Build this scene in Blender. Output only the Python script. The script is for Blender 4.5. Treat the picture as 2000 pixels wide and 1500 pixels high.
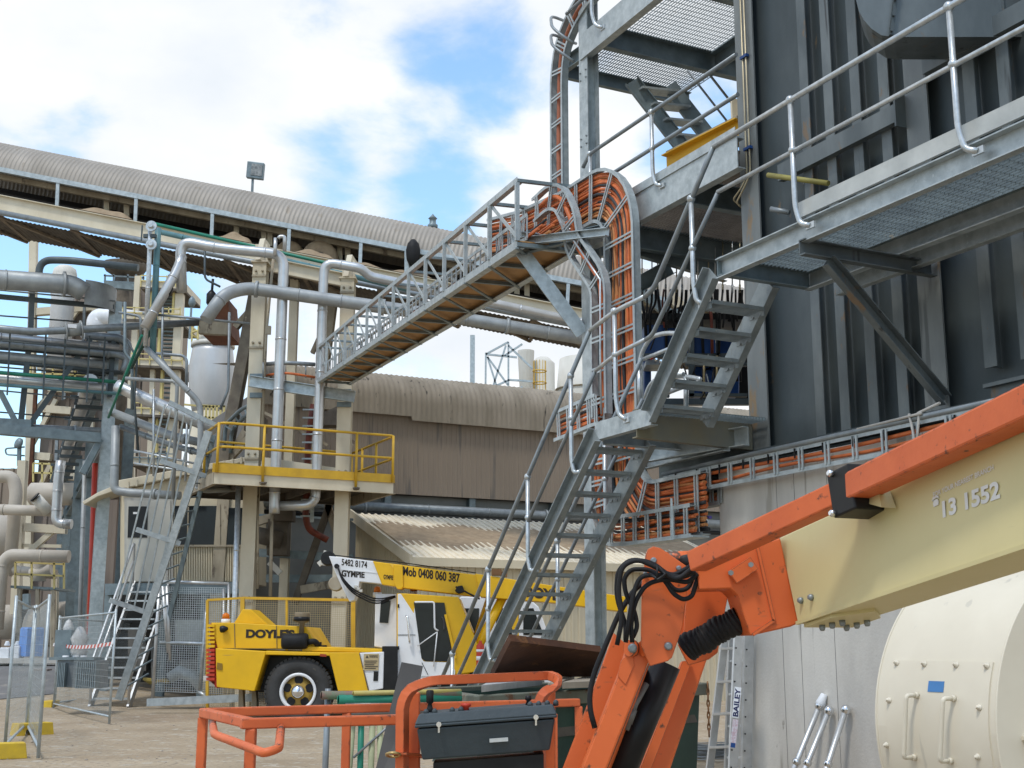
import bpy, bmesh, math, random
from mathutils import Vector as V3, Matrix
random.seed(7)
S = bpy.context.scene
for o in list(bpy.data.objects): bpy.data.objects.remove(o)
R = math.radians
# ---------------- camera ----------------
F, TH, H, AL = 2480., R(11.6), 1.45, R(26.5)
cd = bpy.data.cameras.new('camera'); cam = bpy.data.objects.new('camera', cd); S.collection.objects.link(cam)
cam.location = (0, 0, H); cam.rotation_euler = (R(90) + TH, 0, 0)
cd.sensor_width = 36; cd.lens = F / 2000 * 36; cd.clip_start = .05; cd.clip_end = 3000
S.camera = cam
S.render.resolution_x, S.render.resolution_y = 1024, 768
# ---------------- sky, sun, exposure ----------------
SUN_EL, SUN_AZ = R(62), R(212)            # azimuth of the sun measured from +Y clockwise
wd = bpy.data.worlds.new('World'); S.world = wd; wd.use_nodes = True
nt = wd.node_tree; nt.nodes.clear(); L = nt.links.new
def wn(t, **k):
    n = nt.nodes.new(t)
    for a, b in k.items(): setattr(n, a, b)
    return n
sky = wn('ShaderNodeTexSky', sky_type='NISHITA'); sky.sun_disc = False
sky.sun_elevation = SUN_EL; sky.sun_rotation = SUN_AZ; sky.air_density = 1.2; sky.dust_density = .6; sky.ozone_density = 1.5
tc = wn('ShaderNodeTexCoord')
mp = wn('ShaderNodeMapping'); mp.inputs['Scale'].default_value = (1, 1, 1.9); mp.inputs['Location'].default_value = (.35, .1, .0)
L(tc.outputs['Generated'], mp.inputs['Vector'])
nz = wn('ShaderNodeTexNoise'); nz.inputs['Scale'].default_value = 5.0; nz.inputs['Detail'].default_value = 9; nz.inputs['Roughness'].default_value = .56
nz.inputs['Distortion'].default_value = .25
L(mp.outputs[0], nz.inputs['Vector'])
nz2 = wn('ShaderNodeTexNoise'); nz2.inputs['Scale'].default_value = 6; nz2.inputs['Detail'].default_value = 6
L(mp.outputs[0], nz2.inputs['Vector'])
def rayd(x, y):
    a, b = (x - 1000) / F, (750 - y) / F
    return V3((a, math.cos(TH) - math.sin(TH) * b, math.sin(TH) + math.cos(TH) * b))
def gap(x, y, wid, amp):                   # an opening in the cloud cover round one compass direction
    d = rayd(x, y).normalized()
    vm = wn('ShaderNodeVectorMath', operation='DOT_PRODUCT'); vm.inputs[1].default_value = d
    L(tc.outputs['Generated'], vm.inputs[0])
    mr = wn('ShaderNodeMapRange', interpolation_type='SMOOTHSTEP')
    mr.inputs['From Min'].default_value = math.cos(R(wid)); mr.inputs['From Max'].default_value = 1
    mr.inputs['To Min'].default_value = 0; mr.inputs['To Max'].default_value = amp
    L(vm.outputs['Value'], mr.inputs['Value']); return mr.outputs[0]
mg_ = wn('ShaderNodeMath', operation='MULTIPLY_ADD'); mg_.inputs[1].default_value = 1.9; mg_.inputs[2].default_value = -.36; L(nz.outputs['Fac'], mg_.inputs[0]); acc = mg_.outputs[0]
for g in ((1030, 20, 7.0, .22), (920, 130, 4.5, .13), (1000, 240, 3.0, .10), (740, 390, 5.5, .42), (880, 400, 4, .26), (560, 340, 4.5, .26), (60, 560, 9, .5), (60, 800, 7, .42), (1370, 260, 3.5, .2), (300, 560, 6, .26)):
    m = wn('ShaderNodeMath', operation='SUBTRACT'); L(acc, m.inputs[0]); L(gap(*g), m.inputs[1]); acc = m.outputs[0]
for d_, w_, a_ in ((V3((-.1, -.25, 1)), 48, .55), (V3((.2, -1, .45)), 36, .4), (V3((-1, -.1, .5)), 32, .3)):   # unseen blue openings overhead and behind, added to lower and cool the ambient light
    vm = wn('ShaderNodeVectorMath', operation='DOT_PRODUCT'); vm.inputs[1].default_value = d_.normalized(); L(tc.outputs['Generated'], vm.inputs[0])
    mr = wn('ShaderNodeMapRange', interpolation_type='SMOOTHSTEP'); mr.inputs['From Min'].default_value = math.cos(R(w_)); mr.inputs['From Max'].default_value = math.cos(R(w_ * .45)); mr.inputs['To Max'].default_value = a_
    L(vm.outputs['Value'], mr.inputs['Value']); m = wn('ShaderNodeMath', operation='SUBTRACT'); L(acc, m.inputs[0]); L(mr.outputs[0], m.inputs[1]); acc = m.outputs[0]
nz3 = wn('ShaderNodeTexNoise'); nz3.inputs['Scale'].default_value = 17; nz3.inputs['Detail'].default_value = 7; L(mp.outputs[0], nz3.inputs['Vector'])
m = wn('ShaderNodeMath', operation='MULTIPLY_ADD'); m.inputs[1].default_value = .45; L(nz3.outputs['Fac'], m.inputs[0]); L(acc, m.inputs[2]); m2 = wn('ShaderNodeMath', operation='SUBTRACT'); m2.inputs[1].default_value = .225; L(m.outputs[0], m2.inputs[0]); acc = m2.outputs[0]
cr = wn('ShaderNodeValToRGB'); cr.color_ramp.elements[0].position = .05; cr.color_ramp.elements[1].position = .52
cr.color_ramp.interpolation = 'EASE'
L(acc, cr.inputs[0])
cc = wn('ShaderNodeValToRGB'); cc.color_ramp.elements[0].position = .3; cc.color_ramp.elements[1].position = .62
cc.color_ramp.elements[0].color = (8.9, 9.5, 10.2, 1); cc.color_ramp.elements[1].color = (11.0, 11.1, 11.2, 1)
L(nz2.outputs['Fac'], cc.inputs[0])
gm = wn('ShaderNodeMix', data_type='RGBA', blend_type='MULTIPLY'); gm.inputs['Factor'].default_value = 1
gm.inputs['B'].default_value = (2.5, 2.8, 2.85, 1); L(sky.outputs[0], gm.inputs['A'])
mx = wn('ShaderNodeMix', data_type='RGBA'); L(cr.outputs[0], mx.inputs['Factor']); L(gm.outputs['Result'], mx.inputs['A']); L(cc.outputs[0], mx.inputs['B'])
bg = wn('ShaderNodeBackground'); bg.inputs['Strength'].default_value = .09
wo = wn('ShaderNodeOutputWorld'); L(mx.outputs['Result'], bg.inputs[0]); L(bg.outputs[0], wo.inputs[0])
sd = bpy.data.lights.new('sun', 'SUN'); so = bpy.data.objects.new('sun', sd); S.collection.objects.link(so)
sd.energy = 1.9; sd.angle = R(8); sd.color = (1, .95, .87)
so.rotation_euler = (R(90) - SUN_EL, 0, -SUN_AZ + R(180)); so.location = (0, -20, 40)
# a sun lamp shines along its local -Z: at azimuth az it must come from (sin az, cos az)
dv = V3((math.sin(SUN_AZ) * math.cos(SUN_EL), math.cos(SUN_AZ) * math.cos(SUN_EL), math.sin(SUN_EL)))
so.rotation_euler = dv.to_track_quat('Z', 'Y').to_euler()
S.view_settings.view_transform = 'Standard'; S.view_settings.look = 'None'; S.view_settings.exposure = .1; S.view_settings.gamma = 1
S.render.engine = 'CYCLES'
# ---------------- points ----------------
ca, sa = math.cos(AL), math.sin(AL)
U = V3((-sa, ca, 0)); Vd = V3((ca, sa, 0)); Z = V3((0, 0, 1)); X = V3((1, 0, 0)); Y = V3((0, 1, 0)); C0 = V3((0, 0, H))
def at(x, y, t): return C0 + rayd(x, y) * t
def PV(x, y, v): r = rayd(x, y); return C0 + r * (v / r.dot(Vd))
def PU(x, y, u): r = rayd(x, y); return C0 + r * (u / r.dot(U))
def PY(x, y, yy): r = rayd(x, y); return C0 + r * (yy / r.y)
def PZ(x, y, z): r = rayd(x, y); return C0 + r * ((z - H) / r.z)
def W(u, v, z): return U * u + Vd * v + Z * z
# ---------------- mesh builder ----------------
class MB:
    def __init__(s): s.v = []; s.f = []; s.sm = []
    def add(s, vs, fs, smooth=False):
        b = len(s.v); s.v += [V3(p) for p in vs]
        for f in fs: s.f.append([b + i for i in f]); s.sm.append(smooth)
        return s
    def hexa(s, a):   # 8 points: bottom 4, top 4
        return s.add(a, [(0, 3, 2, 1), (4, 5, 6, 7), (0, 1, 5, 4), (1, 2, 6, 5), (2, 3, 7, 6), (3, 0, 4, 7)])
    def box(s, c, sx, sy, sz, ax=X, ay=Y, az=Z):
        c = V3(c); a, b, d = ax * sx / 2, ay * sy / 2, az * sz / 2
        return s.hexa([c - a - b - d, c + a - b - d, c + a + b - d, c - a + b - d, c - a - b + d, c + a - b + d, c + a + b + d, c - a + b + d])
    def frame(s, p, q, up):
        d = (q - p).normalized(); sd = d.cross(up)
        if sd.length < 1e-4: sd = d.cross(X)
        sd.normalize(); return d, sd, sd.cross(d).normalized()
    def bar(s, p, q, w, h, up=Z, os=0, ou=0):
        p, q = V3(p), V3(q); d, sd, u = s.frame(p, q, up); p = p + sd * os + u * ou; q = q + sd * os + u * ou
        a, b = sd * w / 2, u * h / 2
        return s.hexa([p - a - b, p + a - b, q + a - b, q - a - b, p - a + b, p + a + b, q + a + b, q - a + b])
    def ib(s, p, q, D, B, up=Z, tf=.014, tw=.010):
        s.bar(p, q, B, tf, up, 0, D / 2 - tf / 2); s.bar(p, q, B, tf, up, 0, -D / 2 + tf / 2); return s.bar(p, q, tw, D - 2 * tf, up)
    def ch(s, p, q, D, B, up=Z, side=1, t=.009):   # channel, web at the line, flanges to the side
        s.bar(p, q, t, D, up, 0, 0); s.bar(p, q, B, t, up, side * (B / 2 + t / 2), D / 2 - t / 2)
        return s.bar(p, q, B, t, up, side * (B / 2 + t / 2), -D / 2 + t / 2)
    def ang(s, p, q, A, up=Z, side=1, t=.008):
        s.bar(p, q, t, A, up, 0, 0); return s.bar(p, q, A - t, t, up, side * A / 2, -A / 2 + t / 2)
    def tube(s, pts, r, n=8, closed=False, caps=True):
        pts = [V3(p) for p in pts]
        N = len(pts); rs = r if isinstance(r, (list, tuple)) else [r] * N
        tg = []
        for i in range(N):
            if closed: t = pts[(i + 1) % N] - pts[i - 1]
            else: t = pts[min(i + 1, N - 1)] - pts[max(i - 1, 0)]
            tg.append(t.normalized())
        a = tg[0].cross(Z)
        if a.length < 1e-3: a = tg[0].cross(X)
        a.normalize(); vs = []
        for i in range(N):
            a = (a - tg[i] * a.dot(tg[i])).normalized(); b = tg[i].cross(a)
            k = 1.
            if 0 < i < N - 1:
                d1 = (pts[i] - pts[i - 1]).normalized(); c = max(.5, d1.dot(tg[i])); k = 1 / c if c < .999 else 1
            for j in range(n):
                th = 2 * math.pi * j / n; vs.append(pts[i] + (a * math.cos(th) + b * math.sin(th)) * rs[i] * min(k, 1.25))
        fs = []
        for i in range(N if closed else N - 1):
            i2 = (i + 1) % N
            for j in range(n): fs.append((i * n + j, i * n + (j + 1) % n, i2 * n + (j + 1) % n, i2 * n + j))
        s.add(vs, fs, True)
        if caps and not closed:
            b = len(s.v) - len(vs); s.f.append([b + j for j in range(n)][::-1]); s.sm.append(False)
            s.f.append([b + (N - 1) * n + j for j in range(n)]); s.sm.append(False)
        return s
    def prism(s, poly, vec):
        n = len(poly); poly = [V3(p) for p in poly]; vec = V3(vec)
        return s.add(poly + [p + vec for p in poly], [list(range(n))[::-1], list(range(n, 2 * n))] + [(i, (i + 1) % n, n + (i + 1) % n, n + i) for i in range(n)])
    def lathe(s, prof, base, axis=Z, n=24, smooth=True, cap=True):
        axis = V3(axis).normalized(); a = axis.cross(X)
        if a.length < .1: a = axis.cross(Y)
        a.normalize(); b = axis.cross(a); base = V3(base); m = len(prof); vs = []
        for j in range(n):
            th = 2 * math.pi * j / n
            for r, h in prof: vs.append(base + axis * h + (a * math.cos(th) + b * math.sin(th)) * r)
        fs = [(j * m + i, ((j + 1) % n) * m + i, ((j + 1) % n) * m + i + 1, j * m + i + 1) for j in range(n) for i in range(m - 1)]
        s.add(vs, fs, smooth); b0 = len(s.v) - len(vs)
        if cap and prof[0][0] > 1e-5: s.f.append([b0 + j * m for j in range(n)]); s.sm.append(False)
        if cap and prof[-1][0] > 1e-5: s.f.append([b0 + j * m + m - 1 for j in range(n)]); s.sm.append(False)
        return s
    def ball(s, c, r, n=12): 
        return s.lathe([(max(r * math.sin(math.pi * i / 8), 1e-6), -r * math.cos(math.pi * i / 8)) for i in range(9)], c, Z, n)
    def grid(s, rows, smooth=False, close=False):
        m = len(rows[0]); vs = [p for r in rows for p in r]
        return s.add(vs, [(i * m + j, i * m + j + 1, (i + 1) * m + j + 1, (i + 1) * m + j) for i in range(len(rows) - 1) for j in range(m - 1)], smooth)
    def corr(s, p, du, dv, nrm, pitch, amp, kind='trap'):   # profiled metal sheet, ribs running along dv
        p, du, dv, nrm = V3(p), V3(du), V3(dv), V3(nrm).normalized(); n = max(2, int(du.length / pitch)); c1, c2 = [], []
        for i in range(n):
            for t, h in (((0, 0), (.6, 0), (.68, 1), (.92, 1)) if kind == 'trap' else ((0, 0), (.25, .5), (.5, 1), (.75, .5))):
                q = p + du * ((i + t) / n) + nrm * amp * h; c1.append(q); c2.append(q + dv)
        c1.append(p + du); c2.append(p + du + dv)
        return s.grid([c1, c2], kind != 'trap')
    def build(s, name, mat, parent=None, bevel=0):
        me = bpy.data.meshes.new(name); o0 = org(parent)
        me.from_pydata([p - o0 for p in s.v], [], s.f); me.polygons.foreach_set('use_smooth', s.sm)
        bm = bmesh.new(); bm.from_mesh(me); bmesh.ops.recalc_face_normals(bm, faces=bm.faces); bm.to_mesh(me); bm.free()
        me.materials.append(mat); o = bpy.data.objects.new(name, me); S.collection.objects.link(o)
        if parent: o.parent = parent
        if bevel:
            b = o.modifiers.new('bevel', 'BEVEL'); b.width = bevel; b.segments = 2; b.limit_method = 'ANGLE'; b.angle_limit = R(40)
        return o
def org(o):
    p = V3((0, 0, 0))
    while o is not None: p += o.location; o = o.parent
    return p
def tag(o, label, cat, group=None, kind=None):
    if label: o['label'] = label
    if cat: o['category'] = cat
    if group: o['group'] = group
    if kind: o['kind'] = kind
    return o
def T(name, label, cat, loc=(0, 0, 0), group=None):
    o = bpy.data.objects.new(name, None); o.empty_display_size = .2; S.collection.objects.link(o); o.location = loc
    return tag(o, label, cat, group)
def solo(mb, name, mat, label, cat, group=None, bevel=0):
    o = mb.build(name, mat, None, bevel); return tag(o, label, cat, group)
def arc(c, a, b, r, t0, t1, n=8): return [c + a * (r * math.cos(t0 + (t1 - t0) * i / n)) + b * (r * math.sin(t0 + (t1 - t0) * i / n)) for i in range(n + 1)]
def rnd(pts, r, n=5):   # polyline with rounded corners
    pts = [V3(p) for p in pts]; out = [pts[0]]
    for i in range(1, len(pts) - 1):
        a, b, c = pts[i - 1], pts[i], pts[i + 1]; k = min(r, (a - b).length * .45, (c - b).length * .45)
        p, q = b + (a - b).normalized() * k, b + (c - b).normalized() * k
        for j in range(n + 1):
            t = j / n; out.append(p * (1 - t) ** 2 + b * 2 * t * (1 - t) + q * t * t)
    return out + [pts[-1]]
def txt(name, body, org_, xd, yd, h, mat, parent, width=None, bold=0., space=1.):
    c = bpy.data.curves.new(name, 'FONT'); c.body = body; c.size = 1; c.offset = bold; c.extrude = .0; c.space_character = space
    o = bpy.data.objects.new(name, c); S.collection.objects.link(o); bpy.context.view_layer.update()
    me = bpy.data.meshes.new_from_object(o.evaluated_get(bpy.context.evaluated_depsgraph_get())); bpy.data.objects.remove(o)
    xs = [v.co.x for v in me.vertices]; ys = [v.co.y for v in me.vertices]; x0, x1, y0, y1 = min(xs), max(xs), min(ys), max(ys)
    sy = h / (y1 - y0); sx = width / (x1 - x0) if width else sy; xd, yd = V3(xd).normalized(), V3(yd).normalized(); o0 = org(parent); og = V3(org_)
    for v in me.vertices: v.co = og + xd * (v.co.x - x0) * sx + yd * (v.co.y - y0) * sy - o0
    me.materials.clear(); me.materials.append(mat); me.name = name
    ob = bpy.data.objects.new(name, me); S.collection.objects.link(ob); ob.parent = parent; return ob
# ---------------- materials ----------------
def M(name, c1, c2=None, sc=3., rough=.55, metal=0., bump=0., bsc=25., spot=None, ssc=9., sth=.68, streak=1., lo=.35, hi=.65, rv=.1, spec=.32, scr=None, edge=None):
    m = bpy.data.materials.new(name); m.use_nodes = True; t = m.node_tree; n = t.nodes; l = t.links.new; b = n['Principled BSDF']
    g = n.new('ShaderNodeNewGeometry'); mp = n.new('ShaderNodeMapping'); mp.inputs['Scale'].default_value = (1, 1, streak); l(g.outputs['Position'], mp.inputs['Vector'])
    z = n.new('ShaderNodeTexNoise'); z.inputs['Scale'].default_value = sc; z.inputs['Detail'].default_value = 7; z.inputs['Roughness'].default_value = .6; l(mp.outputs[0], z.inputs['Vector'])
    r = n.new('ShaderNodeValToRGB'); r.color_ramp.elements[0].position = lo; r.color_ramp.elements[1].position = hi
    r.color_ramp.elements[0].color = (*c1, 1); r.color_ramp.elements[1].color = (*(c2 or [k * .82 for k in c1]), 1); l(z.outputs['Fac'], r.inputs[0]); col = r.outputs[0]
    if spot:
        z2 = n.new('ShaderNodeTexNoise'); z2.inputs['Scale'].default_value = ssc; z2.inputs['Detail'].default_value = 8; z2.inputs['Roughness'].default_value = .68; l(mp.outputs[0], z2.inputs['Vector'])
        r2 = n.new('ShaderNodeValToRGB'); r2.color_ramp.elements[0].position = sth; r2.color_ramp.elements[1].position = sth + .05; l(z2.outputs['Fac'], r2.inputs[0])
        x = n.new('ShaderNodeMix'); x.data_type = 'RGBA'; l(r2.outputs[0], x.inputs['Factor']); l(col, x.inputs['A']); x.inputs['B'].default_value = (*spot, 1); col = x.outputs['Result']
    if scr:      # scratches or drag marks: a stretched noise
        sc_c, sc_v, sc_t = scr; mq = n.new('ShaderNodeMapping'); mq.inputs['Scale'].default_value = sc_v; l(g.outputs['Position'], mq.inputs['Vector'])
        z4 = n.new('ShaderNodeTexNoise'); z4.inputs['Scale'].default_value = 1; z4.inputs['Detail'].default_value = 4; l(mq.outputs[0], z4.inputs['Vector'])
        r4 = n.new('ShaderNodeValToRGB'); r4.color_ramp.elements[0].position = sc_t; r4.color_ramp.elements[1].position = sc_t + .06; l(z4.outputs['Fac'], r4.inputs[0])
        x4 = n.new('ShaderNodeMix'); x4.data_type = 'RGBA'; l(r4.outputs[0], x4.inputs['Factor']); l(col, x4.inputs['A']); x4.inputs['B'].default_value = (*sc_c, 1); col = x4.outputs['Result']
    if edge:     # paint knocked off along the edges
        bv = n.new('ShaderNodeBevel'); bv.samples = 4; bv.inputs['Radius'].default_value = edge[1]; dp = n.new('ShaderNodeVectorMath'); dp.operation = 'DOT_PRODUCT'; l(bv.outputs[0], dp.inputs[0]); l(g.outputs['True Normal'], dp.inputs[1])
        z5 = n.new('ShaderNodeTexNoise'); z5.inputs['Scale'].default_value = 28; z5.inputs['Detail'].default_value = 5; l(g.outputs['Position'], z5.inputs['Vector'])
        a5 = n.new('ShaderNodeMath'); a5.operation = 'MULTIPLY_ADD'; a5.inputs[1].default_value = .55; l(z5.outputs['Fac'], a5.inputs[0]); l(dp.outputs['Value'], a5.inputs[2])
        r5 = n.new('ShaderNodeMapRange'); r5.inputs['From Min'].default_value = 1.19; r5.inputs['From Max'].default_value = 1.14; l(a5.outputs[0], r5.inputs['Value'])
        x5 = n.new('ShaderNodeMix'); x5.data_type = 'RGBA'; l(r5.outputs[0], x5.inputs['Factor']); l(col, x5.inputs['A']); x5.inputs['B'].default_value = (*edge[0], 1); col = x5.outputs['Result']
    l(col, b.inputs['Base Color']); b.inputs['Metallic'].default_value = metal; b.inputs['Specular IOR Level'].default_value = spec
    q = n.new('ShaderNodeMapRange'); q.inputs['To Min'].default_value = max(0, rough - rv); q.inputs['To Max'].default_value = min(1, rough + rv); l(z.outputs['Fac'], q.inputs['Value']); l(q.outputs[0], b.inputs['Roughness'])
    if bump:
        z3 = n.new('ShaderNodeTexNoise'); z3.inputs['Scale'].default_value = bsc; z3.inputs['Detail'].default_value = 5; l(g.outputs['Position'], z3.inputs['Vector'])
        bp = n.new('ShaderNodeBump'); bp.inputs['Strength'].default_value = bump; bp.inputs['Distance'].default_value = .02; l(z3.outputs['Fac'], bp.inputs['Height']); l(bp.outputs[0], b.inputs['Normal'])
    return m
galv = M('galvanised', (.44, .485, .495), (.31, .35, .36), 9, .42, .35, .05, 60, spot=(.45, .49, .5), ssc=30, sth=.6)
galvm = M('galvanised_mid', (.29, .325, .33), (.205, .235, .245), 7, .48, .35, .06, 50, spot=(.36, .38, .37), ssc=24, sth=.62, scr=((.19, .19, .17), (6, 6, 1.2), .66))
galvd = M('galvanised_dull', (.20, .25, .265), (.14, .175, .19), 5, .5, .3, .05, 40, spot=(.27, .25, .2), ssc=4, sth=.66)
galvt = M('galvanised_tube', (.55, .58, .59), (.38, .41, .42), 14, .33, .55, .04, 60)
tubed = M('weathered_tube', (.26, .29, .30), (.19, .21, .225), 6, .45, .4)
steel = M('mill_steel', (.080, .098, .104), (.052, .066, .072), 1.6, .5, .25, .08, 14, spot=(.16, .12, .075), ssc=3.2, sth=.66, streak=.4)
steell = M('mill_steel_flange', (.150, .172, .178), (.090, .108, .115), 2.5, .5, .25, .06, 14, spot=(.17, .125, .085), ssc=4, sth=.60, streak=.4, scr=((.055, .06, .062), (9, 9, .7), .64))
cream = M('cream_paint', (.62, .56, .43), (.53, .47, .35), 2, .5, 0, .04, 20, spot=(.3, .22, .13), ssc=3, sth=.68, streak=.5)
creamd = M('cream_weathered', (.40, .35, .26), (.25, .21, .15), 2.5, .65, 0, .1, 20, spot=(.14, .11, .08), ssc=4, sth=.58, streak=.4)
browns = M('brown_grime', (.135, .115, .09), (.08, .068, .055), 3, .8, 0, .2, 15)
yellow = M('safety_yellow', (.62, .38, .03), (.5, .3, .03), 4, .45, 0, .03, 30, spot=(.25, .15, .06), ssc=8, sth=.7)
cryel = M('crane_yellow', (.74, .43, .008), (.64, .37, .01), 1.8, .36, 0, .03, 6, spot=(.36, .22, .05), ssc=5, sth=.70, scr=((.45, .28, .05), (1.2, 1.2, 14), .70))
white = M('white_paint', (.74, .75, .76), (.64, .65, .66), 2, .4, 0, .02, 6, spot=(.38, .36, .32), ssc=6, sth=.70, scr=((.5, .48, .44), (9, 9, 1.2), .68))
black = M('black_rubber', (.012, .012, .013), (.02, .02, .021), 8, .6, 0, .1, 40, spec=.18)
blackp = M('black_paint', (.011, .011, .012), (.018, .018, .018), 5, .4, spec=.2)
glass = M('dark_glass', (.010, .013, .015), (.016, .02, .022), 2, .12, 0, rv=.03, spec=.22)
orange = M('lift_orange', (.66, .138, .036), (.58, .115, .03), 2.2, .45, 0, .03, 18, spot=(.12, .055, .035), ssc=14, sth=.70, scr=((.42, .12, .05), (5, 5, 40), .68), edge=((.10, .05, .03), .006))
orangeo = M('lift_orange_worn', (.63, .138, .042), (.53, .11, .036), 5, .5, 0, .05, 30, spot=(.085, .045, .03), ssc=20, sth=.63, scr=((.12, .06, .04), (26, 26, 5), .70), edge=((.07, .04, .03), .007))
creamb = M('boom_cream', (.60, .53, .275), (.55, .485, .245), 1.5, .45, 0, .02, 20, spot=(.36, .30, .17), ssc=10, sth=.70, scr=((.44, .39, .22), (3, 3, 22), .68))
fancream = M('fan_cream', (.66, .605, .485), (.60, .545, .43), 1.6, .4, 0, .04, 5, spot=(.42, .38, .30), ssc=9, sth=.73, scr=((.52, .48, .39), (14, 14, 1.6), .68))
conc = M('concrete', (.58, .555, .505), (.425, .405, .37), 1.6, .85, 0, .15, 40, spot=(.24, .22, .19), ssc=7, sth=.66, streak=.35, scr=((.33, .31, .27), (7, 7, .5), .62))
cabo = M('orange_cable', (.60, .155, .045), (.42, .105, .033), 6, .5)
cabo2 = M('amber_cable', (.55, .24, .09), (.42, .17, .06), 6, .5)
cabk = M('black_cable', (.025, .025, .028), (.04, .04, .042), 6, .5)
cabv = M('violet_cable', (.12, .09, .35), None, 6, .5)
cabr = M('dark_red_cable', (.20, .045, .022), (.10, .025, .018), 6, .5)
rust = M('rusty_plate', (.12, .05, .025), (.06, .03, .02), 3, .8, .1, .2, 20, spot=(.17, .075, .03), ssc=5, sth=.6)
claddb = M('brown_cladding', (.275, .222, .172), (.235, .19, .147), .6, .65, .0, .03, 20, streak=.25, scr=((.155, .135, .115), (3, 3, .25), .62))
claddg = M('grey_cladding', (.32, .29, .25), (.26, .235, .20), 1.2, .55, .1, .05, 12, spot=(.26, .225, .18), ssc=2.5, sth=.6, streak=.35)
eavem = M('stained_eave', (.29, .25, .195), (.215, .185, .14), 1.8, .75, 0, .1, 12, spot=(.06, .052, .04), ssc=5, sth=.63, streak=.3, scr=((.05, .044, .034), (4.5, 4.5, .8), .655))
claddc = M('cream_cladding', (.56, .49, .35), (.49, .425, .30), 1.4, .5, 0, .03, 20, streak=.4)
roofc = M('dusty_roof', (.76, .68, .53), (.66, .585, .45), 3, .6)
dust = M('sand_dust', (.345, .265, .175), (.255, .19, .125), 5, .95, 0, .5, 30)
cloth = M('ply_cover', (.42, .24, .10), (.34, .19, .08), 2, .7, 0, .05, 20, spot=(.22, .13, .06), ssc=3, sth=.62)
silver = M('silver_lagging', (.52, .53, .53), (.42, .43, .43), 2.5, .35, .6, .05, 12)
pipeg = M('grey_pipe', (.33, .35, .35), (.25, .265, .27), 3, .5, .25, .04, 20)
green = M('green_pipe', (.02, .20, .13), (.02, .15, .10), 4, .45)
teal = M('teal_pipe', (.11, .23, .25), (.09, .18, .20), 4, .45)
bluem = M('blue_paint', (.012, .06, .22), (.010, .04, .14), 3, .4)
bluep = M('blue_plastic', (.06, .25, .68), (.05, .2, .58), 3, .4)
redp = M('red_paint', (.52, .05, .025), (.42, .04, .02), 3, .45)
binm = M('skip_green', (.028, .065, .048), (.02, .045, .036), 3, .6, 0, .1, 15, spot=(.13, .11, .08), ssc=5, sth=.66)
binr = M('skip_rim', (.15, .16, .12), (.10, .105, .08), 4, .6, 0, .1, 15, spot=(.12, .06, .03), ssc=6, sth=.56)
ctrl = M('control_box_grey', (.05, .066, .073), (.038, .05, .056), 3, .55, 0, .08, 60, spot=(.2, .2, .2), ssc=40, sth=.72, scr=((.13, .14, .14), (40, 40, 6), .72))
alum = M('aluminium', (.62, .63, .63), (.5, .51, .51), 8, .38, .6, .03, 40)
chrome = M('chrome', (.75, .76, .77), (.68, .69, .7), 8, .15, .9)
tyre = M('tyre_rubber', (.05, .05, .05), (.035, .035, .034), 5, .85, 0, .2, 40, spot=(.10, .09, .075), ssc=5, sth=.62)
whiteb = M('white_plastic', (.72, .74, .76), (.6, .62, .64), 3, .5)
lampo = M('amber_lens', (.62, .16, .01), None, 3, .2)
signy = M('warning_sign', (.45, .36, .2), (.4, .31, .17), 5, .5)
bluepl = M('blue_plate', (.06, .2, .45), None, 5, .4)
palebl = M('pale_weathered', (.62, .60, .54), (.52, .5, .44), 1.5, .6, 0, .03, 10, streak=.4)
wood = M('timber', (.34, .29, .22), (.25, .21, .16), 4, .8, 0, .1, 30)
# ================= the ground =================
gm_ = M('dry_dirt', (.385, .31, .215), (.28, .215, .14), .5, .97, 0, 1.0, 16, spot=(.40, .35, .275), ssc=3.2, sth=.55, scr=((.225, .18, .13), (13, 13, 13), .57))
def ss(t): t = max(0, min(1, t)); return t * t * (3 - 2 * t)
def hgt(x, y): return .79 * ss((y - 27) / 14) * ss((-x - 7) / 4)     # the yard rises gently towards the plant at far left
gs = MB(); gxs = [-900, -400, -200, -100, -60] + [-40 + i for i in range(61)] + [30, 60, 120, 300, 900]; gys = [-60, -20] + [i * .8 for i in range(76)] + [70, 90, 130, 200, 400, 1200]
pts = [[V3((x, y, hgt(x, y) + (.012 * math.sin(x * 1.7 + y) * math.sin(y * 1.3 - x * .6) if 3 < y < 24 and -9 < x < 4 else 0))) for y in gys] for x in gxs]
gs.grid(pts); go = gs.build('ground', gm_); go['kind'] = 'structure'
asp = M('worn_asphalt', (.17, .165, .16), (.13, .128, .125), .9, .9, 0, .3, 20, spot=(.3, .27, .23), ssc=1.5, sth=.6)
rp = MB(); a, b = PZ(-120, 1385, .004), PZ(105, 1376, .004); c, d = PZ(110, 1322, .004), PZ(-60, 1322, .004)
nn_r = 14; rp.grid([[(lambda q: V3((q.x, q.y, hgt(q.x, q.y) + .015)))((a + (d - a) * (i / nn_r)) * (1 - j / nn_r) + (b + (c - b) * (i / nn_r)) * (j / nn_r)) for j in range(nn_r + 1)] for i in range(nn_r + 1)]); r_ = rp.build('road', asp); r_['kind'] = 'structure'
# pale worn dust patch where the trucks turn
pebble = M('gravel_bits', (.24, .2, .16), (.34, .3, .25), 9, .95)
rk = MB()
for i in range(170):
    x, y = random.uniform(0, 640), random.uniform(1350, 1490); p = PZ(x, y, 0); s = random.uniform(.006, .016) * random.choice((1, 1, 1.6))
    rk.lathe([(s * .8, -.01), (s, s * .25), (s * .55, s * .6), (1e-6, s * .7)], p, Z + X * random.uniform(-.3, .3), 6, False)
k = rk.build('loose_gravel', pebble); k['kind'] = 'stuff'; k['label'] = 'loose stones and clods scattered on the dry dirt'; k['category'] = 'gravel'
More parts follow.
